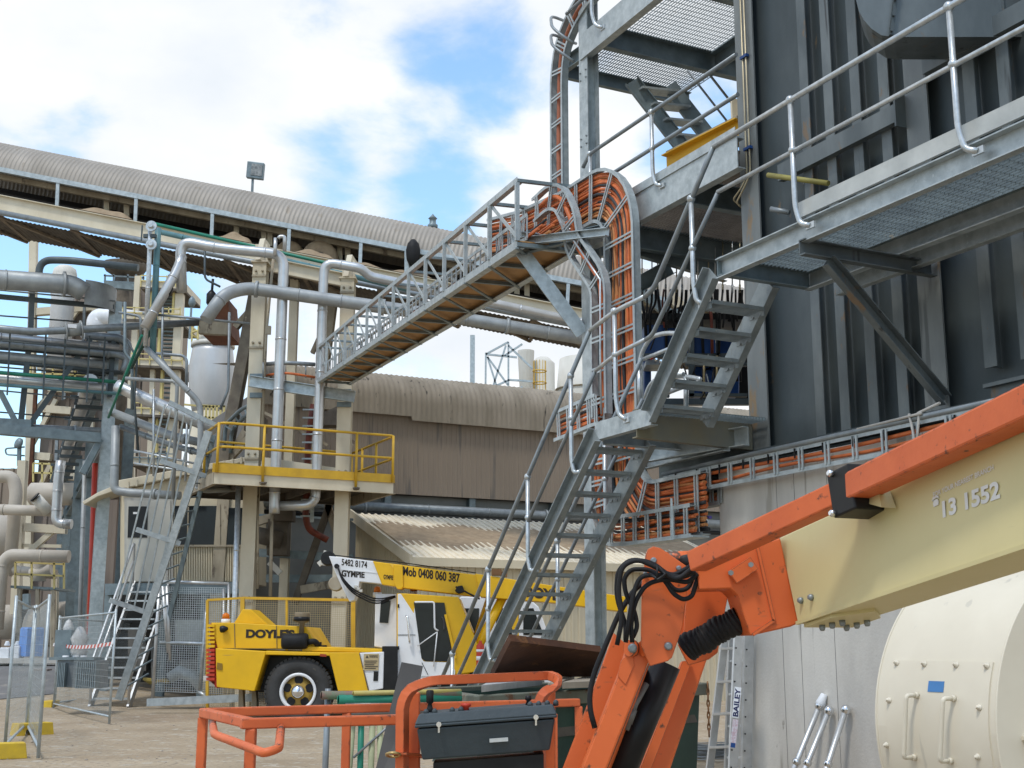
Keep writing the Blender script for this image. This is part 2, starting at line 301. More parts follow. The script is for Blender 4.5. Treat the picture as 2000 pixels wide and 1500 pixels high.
# ================= the ribbed steel casing on the right =================
VP = 7.8
cas = T('steel_casing', 'huge dark ribbed steel casing standing on the concrete wall at right', 'industrial building', W(8, VP, 3.3))
mb = MB(); mb.box(W(6.6, VP + 1.63, 8.2), 7.2, 3.0, 9.7, U, Vd); mb.build('wall', steel, cas)
def trib(u, z0, z1, name='rib', wf=.125, dep=.118, m=None):
    r = MB(); r.box(W(u, VP + .006, (z0 + z1) / 2), wf, .012, z1 - z0, U, Vd); r.box(W(u, VP + .012 + (dep - .012) / 2, (z0 + z1) / 2), .012, dep - .014, z1 - z0, U, Vd)
    return r.build(name, m or steell, cas)
for u in [9.18, 8.84, 8.47, 8.10] + [7.12, 6.76, 6.40, 6.04, 5.68, 5.32, 4.96]:
    trib(u, 3.36 + (.25 if u < 7.3 else 0), 12.5)
# I columns
colm = M('column_steel', (.21, .225, .222), (.15, .165, .165), 2.2, .5, .3, .06, 14, spot=(.24, .17, .10), ssc=2.6, sth=.62, streak=.35, scr=((.11, .12, .12), (8, 8, .6), .62))
def icol(u, wf, z0, z1):
    r = MB(); p, q = W(u, VP + .10, z0), W(u, VP + .10, z1); r.ib(p, q, .20, wf, Vd, .018, .014); return r.build('column', colm, cas)
icol(10.11, .30, 3.2, 12.5); icol(7.72, .26, 3.3, 12.5)
r = MB(); r.box(W(10.13, VP + .47, 7.85), .02, .5, 9.2, U, Vd); r.build('end_plate', steel, cas)
r = MB(); r.ch(W(9.55, VP - .07, 6.06), W(7.87, VP - .07, 6.06), .17, .06, Z, -1, .012); r.box(W(7.86, VP - .06, 6.06), .02, .12, .3, U, Vd); r.build('waler', steell, cas)
r = MB(); r.ch(W(7.55, VP - .07, 6.36), W(4.2, VP - .07, 6.36), .17, .06, Z, -1, .012); r.build('waler', steell, cas)
r = MB(); r.box(W(7.6, VP + .05, 3.3), 5.2, .3, .08, U, Vd); r.box(W(9.2, VP + .15, 3.2), 1.6, .3, .1, U, Vd); r.build('base_frame', steel, cas)
for i in range(26):
    u = random.uniform(5.2, 9.6); r = MB(); r.lathe([(.012, 0), (.01, .012)], W(u, VP + .128, random.uniform(4, 9)), -Vd, 6); r.build('stud', steell, cas)
r = MB(); r.box(W(6.9, VP - .02, 3.46), .55, .05, .03, U, Vd); r.box(W(6.9, VP + .06, 3.36), .5, .1, .17, U, Vd); r.build('foot', steell, cas)
# capillary pipes on the corner column
for du in (.0, .055):
    t = MB(); b0 = [W(10.1 - du, VP - .03, 9.5), W(10.1 - du, VP - .03, 6.25), W(10.15 - du, VP - .06, 6.12), W(10.33 - du, VP - .05, 6.04 - du), W(10.33 - du, VP + .02, 6.0 - du)]
    t.tube(rnd(b0, .12), .011, 6); t.build('tubing', M('brass_tube%d' % (du * 100), (.42, .36, .24), None, 5, .4, .5), cas)
for z in (7.55, 6.52, 8.8):
    t = MB(); t.box(W(10.07, VP - .03, z), .11, .04, .03, U, Vd); t.build('clamp', bluem, cas)
# yellow scaffold tube stubs
for p, q, m, l in ((PV(1500, 342, 7.55), PV(1618, 358, 7.68), M('olive_tube', (.28, .25, .07), (.2, .18, .06), 6, .6), 'yellow scaffold tube stub jutting from the casing above the walkway'), (PV(1505, 408, 7.6), PV(1542, 415, 7.7), tubed, 'short grey scaffold tube below the yellow one at the walkway')):
    t = MB(); t.tube([p, q], .026, 10); solo(t, 'scaffold_tube', m, l, 'tube')
# ================= duct hood at the top right =================
du_ = T('fan_duct', 'smooth grey curved duct casing at the top right corner', 'duct', PY(1850, 60, 9.5))
pl = [PY(*c, 9.5) for c in ((1672, 0), (1678, 22), (1688, 40), (1702, 56), (1722, 69), (1745, 72), (2300, 72), (2300, -420), (1700, -420), (1668, -60))]
mb = MB(); rv_ = rayd(1850, 60); rv_ = V3((rv_.x, rv_.y, .06)).normalized(); mb.prism(pl, rv_ * .5); mb.build('shell', steell, du_)
mb = MB(); mb.bar(PY(1752, -30, 9.48), PY(1740, 70, 9.48), .03, .05, Y); mb.bar(PY(1745, 74, 9.55), PY(1800, 92, 10.1), .05, .03, Z)
for t in (0, .3, .6, .9): mb.lathe([(.012, 0), (.012, .02)], PY(1752 - 12 * t, -30 + 100 * t, 9.45), -Y, 6)
mb.build('flange', steel, du_)
# ================= concrete wall =================
cw = T('concrete_wall', 'pale grey concrete wall under the ribbed casing', 'wall', W(10, 7.6, 0))
mb = MB(); mb.box(W(6.55, 8.6, 1.5), 8.0, 2.0, 3.36, U, Vd); mb.build('wall', conc, cw, .012)
jd = M('form_joint', (.14, .14, .135), (.2, .2, .19), 5, .9)
for u in (9.62, 9.36, 8.9, 7.7):
    j = MB(); j.box(W(u, 7.5995, 1.5), .004, .004, 3.3, U, Vd); j.build('joint', jd, cw)
# ================= walkway =================
RR = .0245
def grating(mb, o, da, la, db, lb, pitch=.04, cp=.1, dep=.03, t=.005):
    n = int(lb / pitch)
    for i in range(n + 1): p = o + db * (lb * i / n); mb.bar(p, p + da * la, t, dep)
    m = int(la / cp)
    for i in range(m + 1): p = o + da * (la * i / m) + Z * (dep / 2 - .004); mb.bar(p, p + db * lb, .006, .007)
def post(name, base, top, foot, parent, mids=(), r=.0235):   # stanchion with a curved foot that bolts to the beam face
    p = MB(); b = V3(base); t = V3(top); f = V3(foot)
    p.tube(rnd([t, b + Z * .14, b + Z * .0 + (f - b) * .3 , f], .14, 6), r, 8); p.ball(t, .04, 10)
    for m in mids: p.ball(m, .036, 10)
    d = (f - b); d.z = 0; d.normalize() if d.length else None
    p.box(f, .10, .02, .05, U, Vd); return p.build(name, galvt, parent)
wk = T('walkway', 'galvanised grating walkway with handrail along the ribbed casing at right', 'walkway', W(6, 6.9, 4.7))
mb = MB(); mb.ch(W(8.82, 6.47, 4.69), W(3.0, 6.47, 4.69), .18, .065, Z, 1, .01); mb.build('outer_beam', galv, wk)
mb = MB(); mb.ch(W(8.82, 7.45, 4.71), W(3.0, 7.45, 4.71), .18, .07, Z, 1, .01); mb.build('inner_beam', galv, wk)
mb = MB(); mb.ch(W(8.6, 7.62, 4.62), W(3.0, 7.62, 4.62), .16, .06, Z, 1, .01); mb.build('ledger', galv, wk)
mb = MB(); mb.ch(W(8.82, 6.42, 4.71), W(8.82, 7.44, 4.71), .17, .06, Z, 1, .01); mb.build('end_beam', galvd, wk)
for u in (7.66, 5.0):
    mb = MB(); mb.ch(W(u, 6.38, 4.55), W(u, 7.78, 4.55), .13, .06, Z, 1, .01); mb.build('bracket', steell, wk)
    mb = MB(); mb.ch(W(u - .03, 6.62, 4.46), W(u - .03, 7.78, 3.42), .12, .06, Z, 1, .01); mb.build('brace', steell, wk)
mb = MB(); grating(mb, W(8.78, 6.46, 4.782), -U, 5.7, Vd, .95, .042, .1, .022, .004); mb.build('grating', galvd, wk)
mb = MB(); mb.bar(W(7.75, 6.47, 4.90), W(3.0, 6.47, 4.90), .03, .13); mb.build('kick_plate', M('kick_board', (.50, .52, .50), (.38, .40, .39), 3, .6, .1, .05, 30), wk)
hr = MB(); VR = 6.35
hr.tube([W(3.0, VR, 5.80), W(7.65, VR, 5.80), W(8.72, VR, 5.79)] , RR, 10); hr.build('top_rail', galvt, wk)
hr = MB(); hr.tube([W(3.0, VR, 5.37), W(8.68, VR, 5.35)], RR * .85, 10); hr.build('mid_rail', galvt, wk)
for u in (7.65, 5.92, 4.2):
    post('handrail_post', W(u, VR, 4.75), W(u, VR, 5.80), W(u - .12, 6.395, 4.70), wk, [W(u, VR, 5.37)])
# ================= upper stair =================
def stair(name, label, u0, z0, u1, z1, v0, v1, n, tz0, tu0, du, dz, loc):
    st = T(name, label, 'stairs', loc)
    for v, sd in ((v0, -1), (v1, 1)):
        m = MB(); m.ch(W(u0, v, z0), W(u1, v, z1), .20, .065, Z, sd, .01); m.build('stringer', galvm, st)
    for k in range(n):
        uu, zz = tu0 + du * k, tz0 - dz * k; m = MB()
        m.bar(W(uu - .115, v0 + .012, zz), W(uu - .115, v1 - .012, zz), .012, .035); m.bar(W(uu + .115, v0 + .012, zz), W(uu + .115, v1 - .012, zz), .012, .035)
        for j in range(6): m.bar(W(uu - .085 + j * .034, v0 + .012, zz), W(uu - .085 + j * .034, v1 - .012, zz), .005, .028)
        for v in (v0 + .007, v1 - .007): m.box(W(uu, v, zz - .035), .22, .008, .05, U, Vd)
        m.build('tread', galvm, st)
        for du_ in (-.05, .05): m = MB(); m.lathe([(.014, 0), (.014, .012)], W(uu + du_, v1 - .011, zz - .045), -Vd, 6); m.build('bolt', tubed, st)
    return st
us = stair('stair_flight', 'upper galvanised stair flight climbing from the landing to the walkway', 8.86, 4.66, 9.93, 3.55, 6.41, 7.0, 5, 4.42, 9.03, .205, .2, W(9.4, 6.8, 4))
ls = stair('stair_flight', 'long lower galvanised stair flight coming down behind the skip', 10.93, 3.52, 14.85, -.02, 6.41, 7.0, 17, 3.40, 11.13, .221, .2, W(12.9, 6.8, 0))
for st, tp, mp_ in ((us, [W(8.72, VR, 5.79), W(9.08, VR, 5.42), W(9.74, VR, 4.74), W(9.9, VR, 4.70)], [W(8.68, VR, 5.34), W(9.09, VR, 4.95), W(9.78, VR, 4.30), W(9.9, VR, 4.28)]),
                  (ls, [W(10.95, VR, 4.60), W(14.75, VR, .96)], [W(10.85, VR, 4.16), W(11.29, VR, 3.74), W(14.75, VR, .55)])):
    m = MB(); m.tube(rnd(tp, .12), RR, 10); m.build('top_rail', tubed, st)
    m = MB(); m.tube(rnd(mp_, .12), RR * .85, 10); m.build('mid_rail', tubed, st)
post('handrail_post', W(9.09, VR, 4.48), W(9.09, VR, 5.42), W(9.03, 6.395, 4.42), us, [W(9.09, VR, 4.95)])
for u in (11.36, 12.35, 13.35, 14.35):
    z = 4.60 - (u - 10.95) * .958; post('handrail_post', W(u, VR, z - 1.03), W(u, VR, z), W(u - .1, 6.395, z - 1.02), ls, [W(u, VR, z - .45)])
VI = 7.07
m = MB(); m.tube([W(11.1, VI, 4.42), W(14.8, VI, .93)], RR, 10); m.build('top_rail', tubed, ls)
m = MB(); m.tube([W(11.1, VI, 3.98), W(14.8, VI, .5)], RR * .85, 10); m.build('mid_rail', tubed, ls)
for u in (11.9, 13.0, 14.1):
    z = 4.42 - (u - 11.1) * .943; post('handrail_post', W(u, VI, z - .85), W(u, VI, z), W(u - .1, 7.02, z - .98), ls, [W(u, VI, z - .44)])
# ================= landing =================
ld = T('landing_platform', 'galvanised landing between the two stair flights', 'platform', W(10.4, 6.9, 3.5))
m = MB(); m.ch(W(10.97, 6.41, 3.56), W(9.93, 6.41, 3.56), .18, .07, Z, -1, .01); m.build('outer_beam', galv, ld)
m = MB(); m.ch(W(10.2, 6.42, 3.53), W(10.2, 7.78, 3.5), .28, .07, Z, -1, .012); m.build('cross_beam', M('stained_beam', (.20, .18, .12), (.15, .16, .15), 2, .5, .2, .05, 20), ld)
m = MB(); m.ch(W(10.97, 6.5, 3.53), W(10.97, 7.78, 3.53), .2, .07, Z, 1, .01); m.build('cross_beam', galv, ld)
m = MB(); m.ch(W(12.4, 7.5, 3.45), W(10.2, 7.5, 3.45), .24, .07, Z, 1, .01); m.build('inner_beam', galv, ld)
m = MB(); m.ch(PV(1256, 888, 7.28), PV(1462, 852, 7.6), .19, .07, Z, 1, .01); m.build('inner_beam', galv, ld)
m = MB(); grating(m, W(10.95, 6.46, 3.635), -U, 1.0, Vd, 1.3, .036, .09); m.build('grating', galvd, ld)
m = MB(); m.tube(rnd([W(9.9, VR, 4.70), W(10.46, VR, 4.69), W(10.95, VR, 4.60)], .2), RR, 10); m.build('top_rail', galvt, ld)
m = MB(); m.tube(rnd([W(9.9, VR, 4.28), W(10.46, VR, 4.25), W(10.85, VR, 4.16)], .2), RR * .85, 10); m.build('mid_rail', galvt, ld)
post('handrail_post', W(10.46, VR, 3.66), W(10.46, VR, 4.69), W(10.34, 6.395, 3.58), ld, [W(10.46, VR, 4.25)])
VL = 7.3
lp = [W(10.9, VL, 3.66), W(10.9, VL, 4.66), W(10.2, VL, 4.72), W(10.2, VL, 4.30), W(10.85, VL, 4.26)]
Q = lambda x, y, v=7.3: PV(x, y, v)
m = MB(); m.tube(rnd([Q(1248, 716), Q(1253, 690), Q(1270, 658), Q(1300, 650), Q(1345, 652)], .25, 8), RR, 10); m.build('inner_rail', galvt, ld)
m = MB(); m.tube(rnd([Q(1255, 702), Q(1320, 676)], .25, 8), RR * .85, 10); m.build('inner_rail', galvt, ld)
m = MB(); m.tube(rnd([Q(1258, 785), Q(1268, 752), Q(1292, 733), Q(1335, 731)], .2, 8), RR, 10); m.build('inner_rail', galvt, ld)
m = MB(); m.tube([Q(1248, 716), Q(1250, 792)], RR * 1.1, 10); m.ball(Q(1248, 716), .042); m.build('inner_post', galvt, ld)
m = MB(); m.box(W(11.45, 9.3, 3.56), 2.3, 3.4, .03, U, Vd); m.build('floor_plate', galvd, ld)
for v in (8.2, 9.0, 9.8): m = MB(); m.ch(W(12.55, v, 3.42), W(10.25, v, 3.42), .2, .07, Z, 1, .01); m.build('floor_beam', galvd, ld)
m = MB(); m.box(W(11.1, 8.6, 3.2), 1.9, 2.0, .03, U, Vd); m.build('lower_deck', steel, ld)
for v in (7.75, 8.5, 9.3): m = MB(); m.ch(W(12.05, v, 3.08), W(10.25, v, 3.08), .2, .07, Z, 1, .01); m.build('lower_beam', steel, ld)
m = MB(); m.tube(rnd([Q(1292, 772, 7.6), Q(1330, 757, 7.6), Q(1362, 748, 7.6), Q(1368, 740, 7.6), Q(1340, 735, 7.6), Q(1312, 736, 7.6)], .12, 6), RR, 10); m.build('hoop_rail', galvt, ld)
m = MB(); m.tube([Q(1340, 736, 7.6), Q(1340, 795, 7.6)], RR * 1.1, 10); m.build('hoop_post', galvt, ld)
# ================= upper steel frame =================
fr = T('platform_tower', 'tall galvanised steel frame with stacked grating floors beside the casing', 'steel frame', W(13.1, 7.6, 0))
m = MB(); m.ib(W(13.15, 7.66, 0), W(13.15, 7.66, 12.5), .17, .21, Vd, .014, .01); m.build('column', galv, fr)
m = MB(); m.ib(W(13.15, 10.9, 0), W(13.15, 10.9, 12.5), .2, .2, Vd); m.build('column', galvd, fr)
def level(z, u0, u1, D=.34):
    m = MB(); m.ch(W(u0, 7.56, z - D / 2), W(u1, 7.56, z - D / 2), D, .09, Z, -1, .012); m.build('edge_beam', galv, fr)
level(6.58, 13.0, 9.97); level(9.16, 13.2, 10.27)
m = MB(); m.ang(W(13.0, 7.54, 6.63), W(9.97, 7.54, 6.63), .1, Z, -1); m.build('toe_board', galv, fr)
for u in (12.85, 11.2, 10.03):
    m = MB(); m.ch(W(u, 7.62 if u > 10.1 else 8.2, 9.0), W(u, 10.9, 9.0), .3, .09, Z, 1, .012); m.build('cross_beam', galvd, fr)
    m = MB(); m.ch(W(u, 7.62 if u > 10.1 else 8.2, 6.4), W(u, 10.9, 6.4), .3, .09, Z, 1, .012); m.build('cross_beam', galvd, fr)
m = MB(); m.ch(W(13.1, 10.6, 8.95), W(9.8, 10.6, 8.95), .28, .09, Z, 1, .012); m.build('back_beam', galvd, fr)
m = MB(); m.ch(W(12.8, 9.4, 9.0), W(11.3, 9.4, 9.0), .25, .09, Z, 1, .012); m.build('mid_beam', galvd, fr)
m = MB(); grating(m, W(12.78, 7.66, 9.14), -U, 3.2, Vd, 2.9, .04, .1, .018, .003); m.build('grating', galv, fr)
m = MB(); grating(m, W(13.95, 7.75, 9.14), -U, .9, Vd, 2.0, .04, .1, .018, .003); m.ch(W(14.0, 7.7, 9.04), W(14.0, 9.8, 9.04), .2, .06); m.ch(W(14.0, 7.7, 9.04), W(13.1, 7.7, 9.0), .2, .06); m.build('side_grating', galvd, fr)
m = MB(); grating(m, W(12.95, 7.66, 6.55), -U, 2.7, Vd, 2.9, .045, .1, .03, .006); m.build('grating', browns, fr)
for nm, z, mt in (('top_rail', 7.42, tubed), ('mid_rail', 6.98, tubed)):
    m = MB(); m.tube(rnd([W(13.05, 7.5, z - .12), W(12.9, 7.5, z), W(9.85, 7.5, z)], .15), RR, 10); m.build(nm, mt, fr)
post('handrail_post', W(11.47, 7.5, 6.55), W(11.47, 7.5, 7.42), W(11.35, 7.54, 6.5), fr, [W(11.47, 7.5, 6.98)])
post('handrail_post', W(12.88, 7.5, 6.55), W(12.88, 7.5, 7.42), W(12.8, 7.54, 6.5), fr)
for z in (9.55, 9.98):
    m = MB(); m.tube([W(13.4, 7.48, z), W(9.8, 7.48, z)], RR, 8); m.build('top_rail', tubed, fr)
post('handrail_post', W(12.75, 7.48, 9.1), W(12.75, 7.48, 10.0), W(12.6, 7.55, 9.0), fr)
for i in range(8): m = MB(); m.lathe([(.013, 0), (.013, .015)], W(13.08 + .14 * (i % 2), 7.575, 7.65 + .1 * (i // 2 % 2) + (.0 if i < 4 else .9)), -Vd, 6); m.build('bolt', tubed, fr)
# far stair between the floors, seen from below
fs = T('stair_flight', 'far galvanised stair hanging below the highest grating floor', 'stairs', W(13.0, 11, 7.5))
A0, A1 = PY(1245, 175, 15.6), PY(1345, 305, 15.6); sdv = (PY(1300, 160, 15.6) - A0); sdv.z = 0; A0.z += .0
wv = X * .52 + Y * .12
for k in (0, 1):
    m = MB(); m.ch(A0 + wv * k + (A0 - A1) * .12, A1 + wv * k + (A1 - A0) * .25, .2, .06, Z, 1 - 2 * k, .01); m.build('stringer', galvd, fs)
for i in range(6):
    p = A0 + (A1 - A0) * (.0 + i * .235); m = MB()
    m.box(p + wv * .5 + Y * .0, (wv.length - .03), .20, .03, wv.normalized(), Vd.cross(Z) * -1, Z); m.build('tread', galv, fs)
m = MB(); m.tube([A0 + wv + Z * .42 + X * .1 + (A1 - A0) * .1, A1 + wv + Z * .42 + X * .1], .016, 8); m.tube([A0 + wv + Z * .75 + X * .12 + (A1 - A0) * .2, A1 + wv + Z * .75 + X * .12], .018, 8); m.build('rail', tubed, fs)
# yellow/cream crane beam end lying on the second floor
yb = T('runway_beam', 'yellow painted beam end lying on the second floor grating', 'beam', W(11, 8.0, 6.7))
m = MB(); m.ib(W(11.55, 7.75, 6.83), W(10.35, 7.9, 6.85), .26, .16); m.build('beam', M('runway_paint', (.66, .39, .02), (.6, .34, .03), 1.5, .5), yb)
m = MB(); m.bar(W(11.5, 7.75, 6.975), W(10.35, 7.9, 6.995), .1, .03); m.build('rail', creamd, yb)
m = MB(); m.box(W(10.35, 8.05, 7.05), .35, .12, .42, U, Vd); m.box(W(10.5, 8.0, 7.1), .03, .2, .36, U, Vd); m.build('end_stop', cream, yb)
# bracket that carries the cable bridge
bk = T('bridge_bracket', 'galvanised bracket on the tall column carrying the cable bridge end', 'bracket', W(13.15, 7.6, 6.3))
m = MB(); m.ch(PY(1000, 468, 15.3), W(13.1, 7.9, 6.28), .2, .07, Z, 1); m.build('arm', galv, bk)
m = MB(); m.ch(W(13.85, 6.9, 6.33), W(11.9, 7.6, 6.25), .13, .06, Z, 1); m.build('arm', galvd, bk)
m = MB(); m.ch(PV(1016, 473, 6.9), PV(1190, 454, 7.32), .10, .06, Z, 1); m.build('arm', galv, bk)
m = MB(); m.ch(PY(1013, 482, 15.25), W(13.2, 7.55, 5.2), .17, .06, Z, -1); m.build('brace', galv, bk)
m = MB(); m.ch(W(13.1, 8.8, 6.2), W(13.1, 7.75, 5.55), .2, .07, Z, -1); m.ch(W(12.9, 7.8, 6.35), W(13.05, 9.6, 6.2), .25, .07); m.build('brace', galvd, bk)
# ================= cable bridge (truss) =================
NL, FL = PY(1010, 481, 14.9), PY(620, 746, 29.4); bd = (FL - NL).normalized(); bw = Z.cross(bd) * -1; bw.z = 0; bw.normalize(); WB = .80; HB = .86
cb = T('cable_bridge', 'long sloping galvanised truss bridge carrying orange cables to the cream tower', 'cable bridge', NL)
LB = (FL - NL).length; up = Z
for k in (0, 1):
    for h, nm in ((0.03, 'bottom_chord'), (HB, 'top_chord')):
        m = MB(); o = bw * (WB * k) + up * h; m.ang(NL + o, FL + o, .075 if h > .1 else .10, Z, 1 - 2 * k); m.build(nm, galv, cb)
    n = 13
    for i in range(n + 1):
        p = NL + bd * (LB * i / n) + bw * (WB * k); m = MB(); m.bar(p + up * .07, p + up * (HB - .04), .05, .05, bd); m.build('upright', galv, cb)
        if i < n:
            q = NL + bd * (LB * (i + 1) / n) + bw * (WB * k); a, b = (p, q) if i % 2 == k else (q, p)
            m = MB(); m.bar(p + up * (.08 if 1 else 0) + bw * .03 * (1 - 2 * k), q + up * (HB - .05) + bw * .03 * (1 - 2 * k), .05, .012, bw); m.build('diagonal', galv, cb)
for i in range(0, 14):
    p = NL + bd * (LB * i / 13); m = MB(); m.bar(p + up * .02, p + bw * WB + up * .02, .05, .05); m.build('cross_bar', galvd, cb); m = MB()
    m.bar(p + up * (HB - .01), p + bw * WB + up * (HB - .01), .05, .04)
    m.build('cross_bar', galvd, cb)
    if i < 13: q = NL + bd * (LB * (i + 1) / 13); m = MB(); m.bar(p + up * -.02, q + bw * WB + up * -.02, .045, .02); m.build('floor_brace', galvd, cb)
m = MB(); a = NL + up * .06; m.hexa([a, a + bw * WB, FL + up * .06 + bw * WB, FL + up * .06, a + up * .015, a + bw * WB + up * .015, FL + bw * WB + up * .075, FL + up * .075]); m.build('floor_sheet', cloth, cb)
for k in (.16, .84):   # ladder tray standing inside the truss
    m = MB(); o = bw * (WB * k)
    m.bar(NL + o + up * .12, FL + o + up * .12, .012, .05); m.bar(NL + o + up * .42, FL + o + up * .42, .012, .05)
    for i in range(60): p = NL + bd * (LB * i / 60) + o; m.bar(p + up * .12, p + up * .42, .02, .012, bd)
    m.build('tray_side', galv, cb)
for i in range(9):
    m = MB(); o = bw * (WB * (.22 + .06 * i)); ph = random.random() * 9
    m.tube([NL + bd * (LB * j / 30 - .3) + o + up * (.17 + .06 * (i % 3) + .015 * math.sin(j * 1.3 + ph)) for j in range(31)], .017, 6); m.build('cable', (cabo, cabo, cabk, cabo2)[i % 4], cb)
# ================= planar cable trays =================
def sweep(mb, pts, wd, a, t):     # rectangular section: a along wd, t in the plane
    n = len(pts); vs = []
    for i in range(n):
        d = (pts[min(i + 1, n - 1)] - pts[max(i - 1, 0)]).normalized(); s = d.cross(wd).normalized()
        for x, y in ((-1, -1), (1, -1), (1, 1), (-1, 1)): vs.append(pts[i] + wd * (a / 2 * x) + s * (t / 2 * y))
    fs = [(i * 4 + j, i * 4 + (j + 1) % 4, (i + 1) * 4 + (j + 1) % 4, (i + 1) * 4 + j) for i in range(n - 1) for j in range(4)]
    mb.add(vs, fs + [(3, 2, 1, 0), tuple((n - 1) * 4 + j for j in range(4))])
def resamp(pts, step):
    out = [pts[0]]; acc = 0
    for i in range(1, len(pts)):
        a, b = pts[i - 1], pts[i]; l = (b - a).length; t = step - acc
        while t < l: out.append(a + (b - a) * (t / l)); t += step
        acc = l - (t - step)
    return out + [pts[-1]]
def tray(root, path, v, w, rung, cables, dep=.10, cr=(.013, .02), rev=1, lay=.04):
    path = resamp(path, .12); n = len(path); nn = []
    for i in range(n): d = (path[min(i + 1, n - 1)] - path[max(i - 1, 0)]).normalized(); nn.append(d.cross(Vd).normalized())
    for k in (-1, 1):
        m = MB(); q = [path[i] + nn[i] * (w / 2 * k) for i in range(n)]
        sweep(m, q, Vd, dep, .008); sweep(m, [p - Vd * (dep / 2) + nn[i] * k * -.0 for i, p in enumerate(q)], Vd, .008, .04)
        m.build('rail', galv, root)
    st = max(1, int(round(rung / .12)))
    for i in range(st // 2, n, st):
        m = MB()
        for e in (-.024, .024):
            d = (path[min(i + 1, n - 1)] - path[max(i - 1, 0)]).normalized(); m.bar(path[i] - nn[i] * (w / 2) + d * e - Vd * .045, path[i] + nn[i] * (w / 2) + d * e - Vd * .045, .022, .012, Vd)
        m.build('rung', galv, root)
    c = len(cables)
    for j, mt in enumerate(cables):
        o = -w / 2 + .03 + (w - .06) * ((j + .5) / c); ph = random.random() * 9; r = random.uniform(*cr); f = random.uniform(.18, .35); dv = random.uniform(-lay * .2, lay)
        pts = [path[i] + nn[i] * (o + .012 * math.sin(i * f + ph)) + Vd * (dv + .012 * math.sin(i * f * 1.3 + ph * 2)) for i in range(n)]
        m = MB(); m.tube(pts, r, 7); m.build('cable', mt, root)
def P2(u, z, v): return W(u, v, z)
A = lambda c, r, t0, t1, v: [W(c[0] + r * math.cos(R(t0 + (t1 - t0) * i / 10)), v, c[1] + r * math.sin(R(t0 + (t1 - t0) * i / 10))) for i in range(11)]
v1 = 7.4
t1 = T('cable_tray', 'big ladder tray bending down from the bridge packed with orange and black cables', 'cable tray', W(12, v1, 3))
pth = [W(15.6, v1, 7.05), W(14.6, v1, 6.86), W(13.4, v1, 6.74)] + A((12.62, 6.12), .62, 90, 180, v1) + A((11.38, 3.46), .62, 0, -90, v1) + [W(10.5, v1, 2.84)]
ks = [cabk, cabk, cabo2, cabo2, cabk, cabo2, cabo2, cabo, cabo2, cabk, cabo, cabo, cabo, cabk, cabo, cabo, cabo2, cabo, cabo, cabk, cabo, cabo, cabo, cabo2, cabo, cabo]
tray(t1, pth, v1, .62, .36, ks, cr=(.014, .021), lay=.03)
m = MB(); pl = resamp(A((12.52, 6.12), .54, 90, 180, v1 + .06) + A((11.28, 3.46), .74, 0, -90, v1 + .06) + [W(10.5, v1 + .06, 2.7)], .12); m.tube(pl, .016, 6); m.build('cable', cabv, t1)
t2 = T('cable_tray', 'narrow ladder tray with one orange cable kinked beside the big packed tray', 'cable tray', W(12.5, 7.2, 4))
cp = [PV(*c, 7.2) for c in ((1046, 412), (1075, 385), (1097, 386), (1117, 430), (1121, 474), (1174, 552), (1174, 690), (1176, 812))]
tray(t2, rnd(cp, .18), 7.2, .30, .36, [cabo], .09, (.03, .032), lay=.01)
m = MB(); m.tube([p - Vd * .07 + U * -.1 for p in [cp[4], cp[5], cp[6], cp[7]]], .012, 6); m.build('conduit', galvt, t2)
t3 = T('cable_tray', 'short ladder tray full of orange cables ending at left behind the lower handrail', 'cable tray', W(12.6, 7.3, 3.7))
tray(t3, [PV(1088, 834, 7.2), PV(1170, 800, 7.2)], 7.2, .33, .24, [cabo, cabo, cabk, cabo, cabo, cabk, cabo, cabo, cabo2], .1, (.014, .02))
t4 = T('cable_tray', 'tall slim ladder tray with dark orange cable rising left of the tall column', 'cable tray', W(14.4, 7.6, 6))
cp = [PV(*c, 7.6) for c in ((1094, 410), (1092, 150), (1099, 90), (1122, 35), (1150, -10), (1200, -60))]
tray(t4, rnd(cp, .3), 7.6, .30, .36, [M('dull_orange_cable', (.36, .12, .06), (.28, .09, .045), 5, .5)], .1, (.035, .036), lay=.0)
for y0 in (60, 95):
    m = MB(); m.tube(rnd([PV(1125, y0 - 10, 7.9), PV(1075, y0 - 30, 7.3), PV(1078, y0 - 5, 7.1), PV(1120, y0 + 25, 7.3)], .2), .02, 8); m.build('hoop', tubed, t4)
t5 = T('cable_tray', 'long ladder tray with thin orange cables running along the concrete wall top', 'cable tray', W(9, 7.52, 3.1))
tray(t5, [W(11.35, 7.5, 3.10), W(5.6, 7.5, 3.12)], 7.5, .20, .36, [cabo, cabo], .07, (.016, .02), lay=.0)
for i in range(14):
    m = MB(); u = 11.1 - i * .39; m.box(W(u, 7.452, 3.165), .012, .012, .09, U, Vd); m.build('cable_tie', blackp, t5)
m = MB(); m.tube([W(11.35, 7.46, 3.235), W(6.0, 7.46, 3.255)], .024, 10); m.build('conduit', tubed, t5)
m = MB(); m.tube(rnd([W(7.35, 7.46, 3.33), W(7.6, 7.45, 3.28), W(7.5, 7.42, 3.27), W(8.3, 7.45, 3.26)], .05), .012, 6); m.tube([W(7.66, 7.43, 3.29), W(7.6, 7.43, 2.98), W(7.55, 7.43, 3.28)], .012, 6); m.build('rope', M('pale_rope', (.5, .48, .44), None, 8, .9), t5)
t6 = T('cable_tray', 'low horizontal ladder tray of bundled cables under the landing beside the concrete wall', 'cable tray', W(11, 7.25, 2.6))
tray(t6, rnd([PV(1174, 800, 7.26), PV(1173, 900, 7.26), PV(1176, 1040, 7.26), W(11.6, 7.26, 2.66), W(10.5, 7.26, 2.66)], .42, 9), 7.26, .30, .24, [cabo, cabo2, cabo, cabk, cabo, cabo, cabk], .1, (.014, .02), lay=.03)
